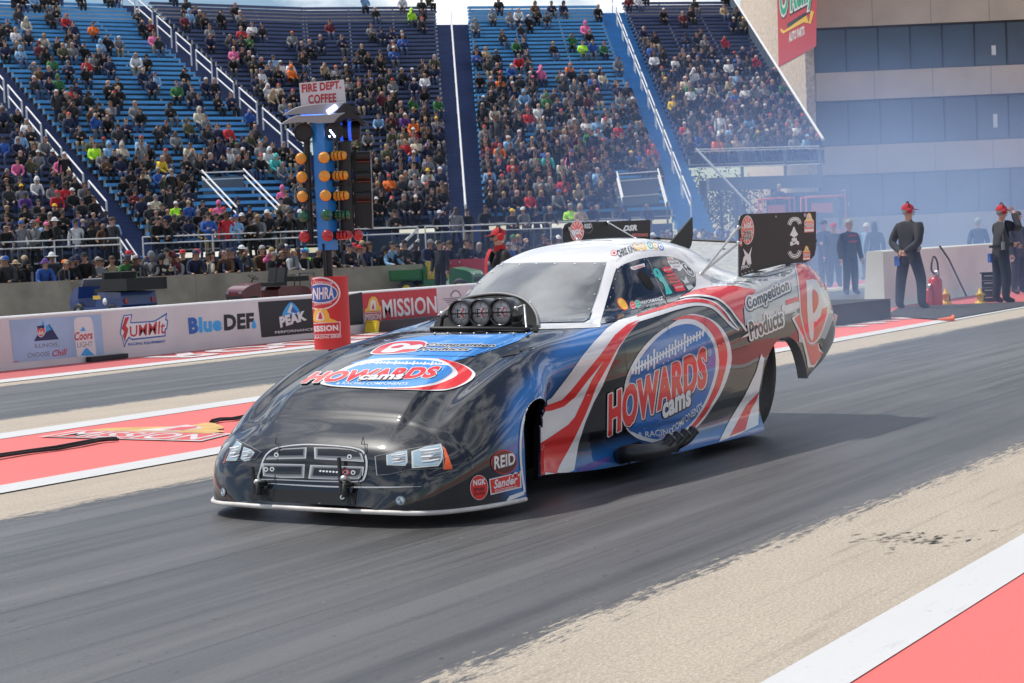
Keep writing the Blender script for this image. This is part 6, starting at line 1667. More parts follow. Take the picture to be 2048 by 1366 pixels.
def where(c):
    return {'wall': 'behind concrete wall', 'walk': 'on the walkway'}.get(c['place'][0]) or 'in '+SECN[c['place'][0]]
groups = {}
for c in NEAR: c['u'] = proj(c['P'])[0]; groups.setdefault((look(c), where(c)), []).append(c)
rows_ = {}
for c in CROWD: rows_.setdefault(c['place'], []).append(c)
for r in rows_.values():
    r.sort(key=lambda c: proj(c['P'])[0])
    for i, c in enumerate(r): c['i'] = i+1
kmins = {s: min(r[0] for r in v) for s, v in SEATS.items()}
for (lk, wh), cs in groups.items():
    for c in cs:
        verb = 'standing' if c['pose'].startswith('stand') else 'seated'
        if len(cs) == 1 and len([1 for d in FAR if look(d) == lk and where(d) == wh]) == 0: c['label'] = '%s spectator in %s, %s' % (verb, lk, wh)
        elif c['place'][0] in ('wall', 'walk'):
            c['label'] = 'spectator in %s, %s from left %s' % (lk, nth(c['i']), wh)
        else:
            c['label'] = 'spectator in %s, row %s, %s from left, %s' % (lk, nth(c['place'][1]-kmins[c['place'][0]]+1), nth(c['i']), {'A': 'far left block', 'B': 'left pale block', 'C': 'left dark block', 'D': 'block D', 'E': 'right pale block', 'F': 'far right block'}[c['place'][0]].replace('block D', 'centre dark block'))
VM = {}
for c in NEAR:
    mb = variant(c['pose'], c['gear'], 1, c['gl']); key = (c['pose'], c['gear'], c['gl'])
    if key not in VM: VM[key] = mb.mesh('person', [SKINS[0], cmat('black'), PANTS[0], SHOE_M, cmat('black'), DARK_M])
    o = link_mesh('person', VM[key]); o.location = c['P']; o.rotation_euler = (0, 0, c['rz']); o.scale = (c['s'],)*3
    for i, m in enumerate(c['mats']): o.material_slots[i].link = 'OBJECT'; o.material_slots[i].material = m
    tag(o, c['label'], 'person', 'spectators in the stands and along the wall')
if FAR:
    pal = []; pi = {}; VV = []; FF = []; MM = []; base = 0
    for c in FAR:
        mb = variant(c['pose'], c['gear'], 0); A = np.array(mb.v)*c['s']; cs, sn = math.cos(c['rz']), math.sin(c['rz'])
        A = np.column_stack([A[:, 0]*cs-A[:, 1]*sn, A[:, 0]*sn+A[:, 1]*cs, A[:, 2]])+c['P']; VV.append(A)
        mi = []
        for m in c['mats']:
            if m.name not in pi: pi[m.name] = len(pal); pal.append(m)
            mi.append(pi[m.name])
        FF += [[base+i for i in f] for f in mb.f]; MM += [mi[k] for k in mb.m]; base += len(A)
    me = bpy.data.meshes.new('crowd'); me.from_pydata(np.vstack(VV).tolist(), [], FF)
    for m in pal: me.materials.append(m)
    me.polygons.foreach_set('material_index', MM); me.polygons.foreach_set('use_smooth', [True]*len(FF)); me.update()
    tag(link_mesh('crowd', me), 'seated crowd filling the upper rows of the grandstand', 'crowd', kind='stuff')
print('CROWD', len(NEAR), len(FAR), 'spots unused', len(SPOT)+len(WALLSPOT)-len(used))
# a white cap left on the centre aisle steps
mb = MB(); p = on_row('R', 34, px_line(922, 85, .08)); mb.ell(p-ZUP*.3, (.22, .3, .16), 0, 14, 8); tag(mb.build('umbrella', [S_WHITE]), 'small white folded dome lying on the centre aisle steps', 'umbrella') if False else None
# ================================================================== OFFICIALS AND CREW
def fingers(mb, J, s, curl=.5, mi=SKIN):
    p = Vector(J['pa'+s]); w = Vector(J['ha'+s]); d = (p-w).normalized(); sd = 1 if s == 'l' else -1
    side = d.cross(Vector((0, 1, 0)) if abs(d.y) < .8 else Vector((0, 0, 1))).normalized(); across = d.cross(side).normalized()
    for k in range(4):
        b = p+side*(.032-.021*k)+d*.02; L = (.07, .078, .073, .058)[k]
        m = b+d*L*.5; e = m+(d*(1-curl)+across*curl*-sd).normalized()*L*.5
        mb.tube([b, m, e], [.0095, .0088, .0065], mi, 6)
    b = p+side*.03-d*.03; mb.tube([b, b+side*.03+d*.03, b+side*.035+d*.065], [.011, .010, .007], mi, 6)
def crew(label, P, rz, pose, top, legs, hat, gear='cap', trim=None, headset=False, scale=1., skin=0, glasses=False, bulk=1.08, group=None, turn=0., belt=False):
    root = thing('person', label, 'person', (P[0], P[1], P[2]), rz, group); root.scale = (scale,)*3
    J = joints(pose)
    if pose == 'walk': J['hal'] = (.30, .16, 1.16)
    N = body_nodes(J, bulk); loose = {8: .082, 9: .060, 12: .082, 13: .060}
    nm = ['hip','waist','chest','neck','jaw','head','crown','shl','ell','hal','pal','shr','elr','har','par','thl','knl','anl','tol','thr','knr','anr','tor']
    big = {'shl': .092, 'ell': .074, 'hal': .052, 'thl': .118, 'knl': .094, 'anl': .074, 'hip': (.175, .15), 'waist': (.178, .15), 'chest': (.19, .15)}
    for i_, n_ in enumerate(nm):
        k_ = n_[:-1]+'l' if n_[-1] in 'lr' and n_ not in ('hip',) else n_
        if k_ in big:
            b_ = big[k_]; q_ = N[i_]; N[i_] = (q_[0], tuple(v*bulk/1.08 for v in b_) if hasattr(b_, '__len__') else b_, q_[2], q_[3])
    V, F, reg = skin_person(N, 2)
    mb = MB(); mb.v = [tuple(v) for v in V]; mb.f = F; mb.m = list(reg); mb.sm = [True]*len(F)
    for s in 'lr': fingers(mb, J, s)
    if gear in ('hair', 'bald', 'long'): pass
    ms = [SKINS[skin], cmat(top) if isinstance(top, str) else top, legs, SHOE_M, SHOE_M, DARK_M, cmat(trim or 'red')]
    link_mesh('body', mb.mesh('body', ms), root)
    # head details turned with the head
    hb = MB(); face(hb, J, glasses); hm = [SKINS[skin], cmat('black'), legs, SHOE_M, SHOE_M, DARK_M, cmat('red')]
    h = Vector(J['head']); rot = Matrix.Translation(h) @ Matrix.Rotation(turn, 4, 'Z') @ Matrix.Translation(-h)
    def put(b_, nm, mm): me = b_.mesh(nm, mm); me.transform(rot); return link_mesh(nm, me, root)
    put(hb, 'face', hm)
    gb = MB(); headgear(gb, J, 'bald' if gear == 'cap' else 'hair', 0); put(gb, 'hair', [hmat('grey hair' if gear in ('bald', 'hair', 'cap') else 'dark hair' if gear == 'long' else 'brown hair')])
    if gear == 'long': gb = MB(); headgear(gb, J, 'long', 0); put(gb, 'long_hair', [hmat('dark hair')])
    if gear == 'cap': gb = MB(); headgear(gb, J, 'cap', 0); put(gb, 'cap', [cmat(hat)])
    if headset:
        gb = MB()
        for s in (-1, 1): gb.lathe((h.x-.01, h.y+s*.085, h.z-.01), (0, s, 0), [(0, .045), (.02, .05), (.045, .042), (.05, 0)], 0, 14)
        gb.tube([(h.x-.01, h.y+.10*math.cos(t), h.z+.0+.145*math.sin(t)) for t in np.linspace(.1, math.pi-.1, 10)], .011, 1, 6)
        gb.tube([(h.x+.0, h.y+.10, h.z-.03), (h.x+.08, h.y+.08, h.z-.075), (h.x+.105, h.y+.02, h.z-.08)], .005, 1, 5)
        put(gb, 'headset', [cmat('red'), cmat('black')])
    if belt:
        gb = MB(); c = J['waist']; n = 20
        gb.lathe((c[0]*.6, 0, J['hip'][2]+.06), (0, 0, 1), [(0, .172*bulk), (.045, .172*bulk)], 0, 24, cap=False); link_mesh('belt', gb.mesh('belt', [C_MATTE]), root)
        gb = MB(); gb.box((-.06, -.19*bulk, J['hip'][2]+.09), (.05, .04, .14), 0); gb.tube([(-.06, -.19*bulk, J['hip'][2]+.15), (-.06, -.19*bulk, J['hip'][2]+.3)], .006, 0, 5); link_mesh('radio', gb.mesh('radio', [S_GREY]), root)
        gb = MB(); gb.box((-.10, .14*bulk, J['hip'][2]-.12), (.06, .10, .16), 0); link_mesh('pouch', gb.mesh('pouch', [cmat('blue')]), root)
    return root
def shirt_front(root, J, bulk, m, nm='shirt_front', w=.07):
    """strip of shirt and collar seen between the open jacket fronts"""
    c = J['chest']; gb = MB(); N = 7
    P = []
    for i in range(N):
        t = i/(N-1); z = J['waist'][2]*(1-t)+(J['neck'][2]-.0)*t; x = (J['waist'][0]+.14*bulk)*(1-t)+(c[0]+.125*bulk-.05*max(0, t-.6)/.4*1.2)*t
        P += [(x+.012-.02*abs(y)/w, y*(.75+.5*t), z) for y in (-w, -w*.4, w*.4, w)]
    gb.add(P, [(i*4+k, i*4+k+1, (i+1)*4+k+1, (i+1)*4+k) for i in range(N-1) for k in range(3)], 0, True)
    gb.lathe((J['neck'][0], 0, J['neck'][2]-.03), (0.15, 0, 1), [(0, .085), (.05, .078), (.075, .082)], 0, 14, cap=False)
    link_mesh(nm, gb.mesh(nm, [m]), root)
JK = mat('black_jacket', (.012, .012, .014), .75, noise=.2, nscale=9, bump=.7, bscale=9)
DNAVY = mat('dark_navy_trousers', (.012, .014, .022), .85)
left_rz = math.atan2(-RT0[1], -RT0[0]); right_rz = math.atan2(RT0[1], RT0[0]); to_cam = math.atan2(-FW0[1], -FW0[0])
p = at_depth(1000, 500, 22.6); p[2] = 0
r = crew('official in black jacket, red shirt, red cap and red headset behind the car roof', p, left_rz+.30, 'stand', JK, DNAVY, 'red', headset=True, glasses=True, scale=.945, bulk=1.42)
shirt_front(r, joints('stand'), 1.62, cmat('red')); 
gb = MB(); gb.ell((.21, .15, 1.27), (.02, .045, .03), 0, 10, 6); link_mesh('chest_badge', gb.mesh('chest_badge', [cmat('grey')]), r)
p = on_z(1822, 619); crew('crew man in dark uniform and red cap with hands clasped behind, left of extinguishers', p, right_rz+.75, 'stand_back', 'charcoal', DNAVY, 'red', headset=True, belt=True, scale=1.07, bulk=1.15, turn=-.7)
p = on_z(2003, 607); crew('crew man in dark jacket and red cap raising a hand to his face', p, right_rz+.25, 'stand_look', 'charcoal', DNAVY, 'red', headset=True, belt=True, scale=1.03, bulk=1.12, turn=-.1)
p = on_z(1702, 590); r = crew('grey haired crew man in black and red jacket facing the camera beyond the spoiler', p, to_cam+.3, 'stand', 'black', DNAVY, 'red', gear='bald', scale=.98, bulk=1.15)
gb = MB()
for z0, w in ((1.36, .13), (1.22, .12)):
    gb = MB(); gb.add([(.175, -w, z0), (.175, w, z0), (.185, w*.8, z0+.035), (.185, -w*.8, z0+.035)], [(0, 1, 2, 3)], 0); link_mesh('jacket_stripe', gb.mesh('jacket_stripe', [cmat('red')]), r)
p = on_z(1752, 563); crew('dark haired woman in long black coat seen from behind in the smoke', p, right_rz+1.5, 'stand', 'black', PANTS[2], 'black', gear='long', scale=.97)
p = on_z(1652, 574); r = crew('crew member in dark blue suit standing in smoke behind the spoiler', p, to_cam-.8, 'stand_cross', 'navy', DNAVY, 'black', scale=1.02)
p = at_depth(1957, 480, 47); p[2] = 0; crew('man in dark blue jacket standing beyond the white median wall', p, right_rz+1.4, 'stand', 'navy', PANTS[2], 'black', gear='hair', scale=.95)
p = at_depth(2034, 480, 36); p[2] = 0; crew('blond person in dark jacket beyond the wall at the right picture edge', p, to_cam+.6, 'stand', 'charcoal', PANTS[2], 'black', gear='brown', scale=.97)
p = at_depth(881, 545, 50.8); p[2] = 0; r = crew('worker in black standing in front of the green utility cart', p, to_cam-.5, 'stand', 'black', PANTS[2], 'black', scale=.98)
p = at_depth(1560, 440, 45); p[2] = 0
for i, (x, z, top, lab) in enumerate(((1600, 43, 'black', 'man in black jacket and cap in the smoke left of the spoiler end'), (1668, 46, 'charcoal', 'man in grey jacket in the smoke right of the spoiler end'), (1735, 52, 'sky', 'man in pale blue shirt standing far off in the smoke'))):
    p = at_depth(x, 500, z); p[2] = 0; crew(lab, p, to_cam+.5-i*.6, 'stand', top, PANTS[1], ['black', 'red', 'white'][i], scale=.97)

# ================================================================== CARTS
def cart(label, P, rz, scale, paint, kind):
    root = thing('utility_cart', label, 'utility cart', (P[0], P[1], 0), rz); root.scale = (scale,)*3
    def part(nm, mb, m, parent=None): return link_mesh(nm, mb.mesh(nm, m, True), parent or root)
    blk = mat('cart_black_plastic', (.014, .014, .015), .55)
    def side(poly, y0, y1, mb, mi=0): mb.prism([(x, y0, z) for x, z in poly], (0, y1-y0, 0), mi)
    mb = MB()
    if kind == 'gator':
        side(spl([(1.35,.45),(1.38,.70),(1.25,.86),(.85,.95),(.62,.98),(.55,.60)], 3)+[(.55,.45)], -.55, .55, mb); side([(.55,.35),(-.25,.35),(-.25,.62),(.1,.62),(.3,.42),(.55,.42)], -.6, .6, mb)
        side([(-.25,.3),(-.25,1.08),(-.35,1.08),(-.35,.3)], -.6, .6, mb)
        part('body', mb, [paint])
        mb = MB(); side([(-.38,.62),(-1.5,.62),(-1.55,.98),(-1.49,.98),(-1.45,.68),(-.43,.68),(-.40,.98),(-.35,.98)], -.7, .7, mb)
        for y in (-.7, .66): mb.prism([(-.36, y, .62), (-1.5, y, .62), (-1.54, y, .98), (-.36, y, .98)], (0, .04, 0), 0)
        text_ = None; part('cargo_bed', mb, [paint])
        mb = MB(); mb.box((-.05, 0, .70), (.45, 1.0, .12), 0); mb.box((-.24, 0, .98), (.1, 1.0, .5), 0); part('seat', mb, [mat('seat_yellow', (.55, .40, .03), .6)])
        for y in (-.36, .36): mb = MB(); mb.lathe((1.30, y, .70), (1, 0, .1), [(0, .085), (.07, .08), (.075, 0)], 0, 14); part('headlight', mb, [S_WHITE])
        mb = MB(); mb.box((1.36, 0, .58), (.06, .7, .14), 0); part('grille', mb, [blk])
        wx, R, rimm, wy = (.95, -.95), .32, mat('wheel_yellow', (.75, .5, .03), .5), .56
    else:
        if kind == 'bed':
            side(spl([(1.22,.30),(1.26,.55),(1.10,.80),(.92,.90)], 3)+[(.80,.92),(.86,.60),(.78,.36)], -.55, .55, mb)
            side([(.80,.22),(-.1,.22),(-.1,.36),(.80,.36)], -.55, .55, mb)
            side([(.10,.24),(-.1,.75),(-.62,.76)]+spl([(-.62,.62),(-.55,.52),(-.42,.47),(-.28,.50),(-.2,.58)], 2)[:0]+[(-1.12,.74),(-1.18,.40),(-1.1,.28)], -.57, .57, mb)
        else:
            side(spl([(1.22,.30),(1.27,.50),(1.22,.66),(1.0,.78),(.66,.86)], 3)+[(.62,.80),(.66,.36),(.7,.28)], -.56, .56, mb); side([(.70,.22),(-.1,.22),(-.1,.36),(.70,.36)], -.55, .55, mb)
            side([(.02,.24),(.02,.60),(-.12,.70)]+spl([(-.7,.70),(-1.0,.66),(-1.15,.52),(-1.18,.36)], 3)+[(-1.1,.26)], -.56, .56, mb)
        part('body', mb, [paint])
        mb = MB(); mb.box((-.10, 0, .78), (.46, 1.02, .12), 0)
        for y in (-.27, .27): mb.box((-.30, y, 1.06), (.10, .50, .46), 0, Matrix.Rotation(-.15, 3, 'Y'))
        part('seat', mb, [blk])
        mb = MB(); mb.tube([(.62, -.28, .55), (.42, -.28, 1.02)], .022, 0, 6); mb.lathe((.42, -.28, 1.02), (-.5, 0, .85), [(-.012, .17), (0, .185), (.012, .17)], 0, 18, cap=False); mb.tube([(.38, -.28-.17, 1.0), (.38, -.28+.17, 1.0)], .012, 0, 5)
        part('steering_wheel', mb, [blk])
        if kind == 'bed':
            mb = MB(); side([(-.36,.78),(-1.52,.78),(-1.52,1.10),(-1.46,1.10),(-1.46,.84),(-.42,.84),(-.42,1.10),(-.36,1.10)], -.64, .64, mb)
            for y in (-.66, .60): mb.prism([(-.36, y, .78), (-1.53, y, .78), (-1.53, y, 1.10), (-.36, y, 1.10)], (0, .06, 0), 0)
            part('cargo_bed', mb, [blk])
            for y in (-.44, .44): mb = MB(); mb.box((-1.17, y, .5), (.05, .1, .14), 0); part('tail_light', mb, [L_RED])
            mb = MB(); mb.box((-.05, .573, .62), (.34, .01, .10), 0); part('yellow_plate', mb, [S_GOLD])
            mb = MB(); mb.lathe((-.42, .572, .50), (0, 1, 0), [(0, .10), (.008, .10), (.009, 0)], 0, 16); part('round_badge', mb, [S_WHITE])
            mb = MB(); mb.box((1.0, -.1, .98), (.05, .8, .32), 0, Matrix.Rotation(-.5, 3, 'Y')); part('windscreen_panel', mb, [S_GREY])
        else:
            mb = MB(); mb.box((1.235, 0, .42), (.06, 1.0, .22), 0); part('bumper', mb, [blk])
            for y in (-.42, .42): mb = MB(); mb.box((1.25, y, .58), (.06, .18, .09), 0); part('headlight', mb, [S_GREY])
            mb = MB(); mb.tube([(-.6, -.5, .7), (-.62, -.5, 1.05), (-.62, .5, 1.05), (-.6, .5, .7)], .02, 0, 6); mb.tube([(-1.1, -.45, .6), (-1.35, -.45, .62), (-1.35, -.45, 1.08), (-1.35, .45, 1.08), (-1.35, .45, .62)], .02, 0, 6); mb.box((-.95, 0, .92), (.42, .9, .16), 0); part('rear_rack', mb, [blk])
        wx, R, rimm, wy = (.86, -.72), .235, mat('cart_rim', (.35, .35, .36), .4, .6), .50
    for x in wx:
        for s in (-1, 1):
            e = bpy.data.objects.new('wheel', None); COL.objects.link(e); e.parent = root
            mb = MB(); mb.lathe((x, s*wy, R), (0, s, 0), [(-.09, R*.55), (-.09, R*.9), (-.05, R), (.05, R), (.09, R*.9), (.09, R*.55)], 0, 22, cap=False); part('tyre', mb, [C_TYRE], e)
            mb = MB(); mb.lathe((x, s*wy, R), (0, s, 0), [(.06, R*.58), (.08, R*.3), (.07, 0)], 0, 18); part('rim', mb, [rimm], e)
    return root
def hd(a, b): d = RT0*a+FW0*b; return math.atan2(d[1], d[0])
p = at_depth(226, 580, 45.3); cart('blue utility cart with black dump bed parked before the concrete wall', p, hd(-.74, .66), .95, mat('cart_blue', (.015, .05, .20), .35, coat=.6), 'bed')
p = at_depth(540, 580, 48.3); cart('maroon golf cart with black seats parked left of the light tower', p, hd(-.80, -.6), .88, mat('cart_maroon', (.12, .012, .02), .35, coat=.6), 'golf')
p = at_depth(880, 560, 52.5); cart('green utility cart with yellow wheels and cargo bed beyond the red banner', p, hd(.93, -.35), .90, mat('cart_green', (.015, .15, .035), .4, coat=.5), 'gator')

# ================================================================== OFFICE BUILDING
BZ = 104.
E0 = at_depth(1641, 471, BZ); E0 = E0*np.array([1, 1, 0])
SPAN = mat('beige_spandrel', (.58, .48, .39), .8, noise=.08, nscale=.7); STONE = mat('rough_stone', (.60, .51, .43), .95, noise=.25, nscale=5, bump=1., bscale=9)
GLASSM = mat('dark_blue_window_glass', (.026, .044, .075), .12, coat=.3, noise=.35, nscale=.35); FRAME = mat('dark_window_frame', (.02, .024, .032), .5)
root = thing('office_building', 'beige multi storey building with dark window bands and red painted sign', 'building', tuple(E0)); inv = Matrix.Translation(-root.location)
def bpart(nm, mb, m, parent=None, rec=True): me = mb.mesh(nm, m, rec); me.transform(inv); return link_mesh(nm, me, parent or root)
Wd, Dp, Ht = 27., 27., 19.
bands = [(1.38+a*BZ/3500, 1.38+b*BZ/3500) for a, b in ((34, 119), (176, 266), (322, 411))]
zs = [0.]+[z for b in bands for z in b]+[Ht]
mb = MB()
for i in range(0, len(zs), 2): mb.obox(E0+ZUP*zs[i], RT0*Wd, FW0*.5, ZUP*(zs[i+1]-zs[i]), 0)
for i in range(0, len(zs), 2):
    for j in range(8): mb.obox(E0+ZUP*zs[i]+RT0*(3.45*j+.02)-FW0*.004, RT0*.03, FW0*.01, ZUP*(zs[i+1]-zs[i]), 1)
bpart('front_wall', mb, [SPAN, mat('panel_joint', (.26, .20, .17), .9)])
mb = MB(); mb.obox(E0+FW0*.03-RT0*.55, RT0*.53, FW0*Dp, ZUP*Ht, 0); bpart('stone_side_wall', mb, [STONE])
mb = MB(); mb.obox(E0+FW0*Dp-RT0*.5, RT0*Wd, FW0*.3, ZUP*Ht, 0); mb.obox(E0-RT0*.5+FW0*.1, RT0*Wd, FW0*Dp, -ZUP*.3+ZUP*.0, 0) if False else None; bpart('rear_wall', mb, [SPAN])
for z0, z1 in bands:
    mb = MB(); mb.obox(E0+FW0*.35+ZUP*z0, RT0*Wd, FW0*.1, ZUP*(z1-z0), 0); w = bpart('window_band', mb, [GLASSM])
    mb = MB()
    for j in range(15): mb.obox(E0+FW0*.25+RT0*(64*BZ/3500*j+.02)+ZUP*z0, RT0*.07, FW0*.1, ZUP*(z1-z0), 0)
    mb.obox(E0+FW0*.22+ZUP*z0, RT0*Wd, FW0*.12, ZUP*.09, 0); mb.obox(E0+FW0*.22+ZUP*(z1-.09), RT0*Wd, FW0*.12, ZUP*.09, 0); bpart('mullions', mb, [FRAME], w)
for x, y0, y1 in ((1988, 91, 110), (1991, 228, 255)):
    a = at_depth(x-5, y0, BZ+.33); mb = MB(); mb.obox(a, RT0*.25, FW0*.02, -ZUP*(y1-y0)*BZ/3500, 0); bpart('white_panel', mb, [S_WHITE])  # small white panels on the window glass
SP = PlaneSurf(E0-RT0*.56, -RT0); D7 = (1348, 0, 2.926); mb = MB(); LAYER = .012
SGN = [mat('painted_sign_red', (.50, .06, .075), .8), mat('painted_sign_white', (.68, .66, .64), .8), mat('painted_sign_green', (.03, .36, .22), .8), S_BLACK, S_GOLD]
patch(mb, [(600,-190),(838,-330),(832,270),(612,392)], SP, 1, 0, D7)
text(mb, "O'Reilly", [(622,150),(818,40),(815,-160),(618,-90)], SP, 2, 3, bold=.05, outline=.10, shear=.1, tf=D7); text(mb, "O'Reilly", [(622,150),(818,40),(815,-160),(618,-90)], SP, 3, 1, bold=.05, outline=.06, shear=.1, tf=D7)
text(mb, "O'Reilly", [(622,150),(818,40),(815,-160),(618,-90)], SP, 4, 2, bold=.03, shear=.1, tf=D7)
patch(mb, [(622,165),(645,180),(700,140),(775,90),(790,135),(800,60),(820,70),(800,140),(760,130),(660,185),(640,197),(625,185)], SP, 2.5, 4, D7); patch(mb, [(660,140),(770,72),(768,92),(665,165)], SP, 3, 3, D7)
text(mb, 'AUTO PARTS', [(672,250),(764,203),(762,150),(673,192)], SP, 2, 1, bold=.05, tf=D7)
bpart('painted_sign', mb, SGN, None, False); LAYER = LAYER_B
# dark ground floor shed under the stand and platform lifts
a = at_depth(1556, 440, 93); a[2] = 0
mb = MB(); mb.obox(a, RT0*2.4, FW0*4, ZUP*3.5, 0); mb.obox(a+ZUP*3.5-FW0*.2-RT0*.1, RT0*2.6, FW0*4.3, ZUP*.2, 1); tag(mb.build('shed', [mat('dark_shed_wall', (.05, .055, .06), .8), B_STEEL]), 'dark flat roofed shed left of the office building', 'shed')
L_OR = mat('lift_orange', (.62, .12, .03), .5)
for i, (x0, x1, y0, y1, lab) in enumerate(((1525, 1588, 398, 455, 'orange lift platform under the right seat block'), (1612, 1690, 394, 462, 'orange lift platform in front of the office building'))):
    z = 68.; a = at_depth(x0, y0, z); w = (x1-x0)*z/3500; hgt = (y1-y0)*z/3500
    root2 = thing('lift_platform', lab, 'lift', tuple(a*np.array([1, 1, 0])), 0, 'orange lift platforms'); inv2 = Matrix.Translation(-root2.location)
    mb = MB()
    for o_ in (np.zeros(3), FW0*1.2):
        mb.tube([a+o_-ZUP*hgt, a+o_, a+o_+RT0*w, a+o_+RT0*w-ZUP*hgt], .045, 0, 6)
    sub('guard_frame', mb, [L_OR], root2, inv2)
    mb = MB(); mb.obox(a+RT0*.2-ZUP*.25, RT0*(w*.55), FW0*.05, -ZUP*.38, 0); sub('orange_panel', mb, [L_OR], root2, inv2)
    mb = MB(); mb.obox(a-ZUP*hgt, RT0*w, FW0*1.2, -ZUP*.12, 0); g = a*1; sub('deck', mb, [L_OR], root2, inv2)
    mb = MB(); gz = a[2]-hgt-.12
    for s in range(2):
        mb.tube([np.array([*(a+RT0*.1)[:2], .25]), np.array([*(a+RT0*(w-.1))[:2], gz])], .05, 0, 6); mb.tube([np.array([*(a+RT0*(w-.1))[:2], .25]), np.array([*(a+RT0*.1)[:2], gz])], .05, 0, 6)
    mb.box((*(a+RT0*w/2+FW0*.6)[:2], .25), (1.0, 1.0, .5), 0); sub('scissor_base', mb, [C_MATTE], root2, inv2)
    pz = a-ZUP*hgt+RT0*w*(.62 if i == 0 else 1.02)+FW0*.6
    crew(('man in dark clothes standing on the left orange lift', 'camera operator in black on the right orange lift')[i], pz, to_cam+.2, 'stand_cross' if i == 0 else 'stand_look', 'charcoal', PANTS[2], 'black', gear='bald' if i == 0 else 'cap', scale=.95)
# trees seen under the stand
LEAF = [mat('leaf_dark', (.018, .035, .014), .8), mat('leaf_mid', (.035, .065, .022), .8)]; BARK = mat('bark', (.05, .038, .028), .9)
def tree(label, P, h, w, seed):
    rr = random.Random(seed); root = thing('tree', label, 'tree', tuple(P), 0, 'trees beyond the stand')
    mb = MB(); mb.tube([(0, 0, 0), (.1, .05, h*.4), (.0, .1, h*.8)], [.2, .14, .05], 0, 8)
    tips = []
    for k in range(9):
        t = rr.uniform(.3, .8); a = rr.uniform(0, 6.28); e = (w*.75*math.cos(a), w*.75*math.sin(a), h*min(1, t+.25)); mb.tube([(.06, .05, h*t), (e[0]*.5, e[1]*.5, h*(t+.15)), e], [.07, .045, .015], 0, 5); tips.append(Vector(e))
    link_mesh('trunk', mb.mesh('trunk', [BARK], True), root)
    mb = MB()
    for k in range(60):
        c = rr.choice(tips)*rr.uniform(.6, 1.1)+Vector((rr.gauss(0, w*.22), rr.gauss(0, w*.22), rr.gauss(0, h*.09)))
        for q in range(24):
            o = c+Vector((rr.gauss(0, .28), rr.gauss(0, .28), rr.gauss(0, .22))); n = Vector((rr.gauss(0, 1), rr.gauss(0, 1), rr.gauss(0, 1))).normalized(); t = n.orthogonal().normalized(); b = n.cross(t); s = rr.uniform(.06, .13)
            mb.add([o-t*s, o+b*s*.6, o+t*s, o-b*s*.6], [(0, 1, 2, 3)], k % 2)
    link_mesh('crown', mb.mesh('crown', LEAF), root)
for i, (x, z, h, w, lab) in enumerate(((1445, 120, 5.6, 2.6, 'dark leafy tree seen under the seats, leftmost'), (1492, 128, 6.4, 2.6, 'tall dark tree seen between columns under the seats'), (1535, 122, 5.2, 2.1, 'small dark tree next to the shed'), (1420, 140, 5.8, 3.4, 'round dark tree far behind the pale blue stairway foot'))):
    p = at_depth(x, 460, z); p[2] = 0; tree(lab, p, h, w, i+3)

# ================================================================== SMALL THINGS BEHIND THE START LINE
def px_m(p): return ((p-EYEP)@FW0)/FPX
E_RED = mat('extinguisher_red', (.50, .02, .03), .35, coat=.6)
def extinguisher(label, px, py, h, r, hose=True):
    p = on_z(px, py); root = thing('fire_extinguisher', label, 'extinguisher', tuple(p), 0, 'extinguishers at the median wall')
    mb = MB(); mb.lathe((0, 0, 0), (0, 0, 1), [(0, r*.95), (.03, r), (h*.78, r), (h*.87, r*.7), (h*.9, r*.3)], 0, 18); link_mesh('tank', mb.mesh('tank', [E_RED], True), root)
    mb = MB(); mb.lathe((0, 0, h*.88), (0, 0, 1), [(0, r*.3), (.08, r*.3)], 0, 10); mb.lathe((0, -.05, h), (0, 1, 0), [(0, .055), (.04, .055)], 0, 12); mb.tube([(0, 0, h*.95), (.12, 0, h*1.0)], .012, 0, 5); link_mesh('valve', mb.mesh('valve', [C_STEEL], True), root)
    if hose:
        mb = MB(); mb.tube(spl([(0, 0, h*.96), (-r*1.6, 0, h*1.12), (-r*.6, 0, h*1.5), (r*1.1, 0, h*1.35), (r*1.5, 0, h*.9), (r*1.2, 0, h*.3)], 5), .018, 0, 6); link_mesh('hose', mb.mesh('hose', [C_MATTE], True), root)
extinguisher('tall red wheeled extinguisher with looped black hose at the white median wall', 1872, 611, .60, .125)
extinguisher('small red extinguisher leftmost of those at the white median wall', 1846, 610, .36, .075, False)
extinguisher('small red extinguisher touching the tall one at the median wall', 1858, 612, .36, .07, False)
for i, (x, y, lab) in enumerate(((1892, 609, 'small brass and black pump right of the tall extinguisher'), (1961, 609, 'small brass and black pump left of the black tool box'))):
    p = on_z(x, y); mb = MB(); mb.lathe((0, 0, 0), (0, 0, 1), [(0, .10), (.05, .10), (.06, .05), (.16, .06), (.18, .10), (.22, .04), (.3, .02)], 0, 12); mb.box((.06, 0, .12), (.12, .1, .12), 1); o = mb.build('pump', [S_GOLD, C_MATTE]); o.location = p; tag(o, lab, 'pump', 'pumps at the median wall')
p = on_z(1981, 604); root = thing('tool_box', 'tall black stacked tool box left of the crew man raising his hand', 'tool box', tuple(p), .3)
for k in range(4): mb = MB(); mb.box((0, 0, .07+.135*k), (.22, .3, .125), 0); mb.box((-.115, 0, .09+.135*k), (.012, .2, .02), 1); link_mesh('drawer', mb.mesh('drawer', [C_MATTE, C_STEEL]), root)
mb = MB(); mb.box((0, 0, .55), (.32, .36, .02), 0); link_mesh('top_tray', mb.mesh('top_tray', [C_MATTE]), root)
p0 = on_z(1655, 655); p1 = on_z(1782, 638); d = p1-p0; w = np.array([-d[1], d[0], 0]); w /= np.linalg.norm(w)
if w@FW0 < 0: w = -w
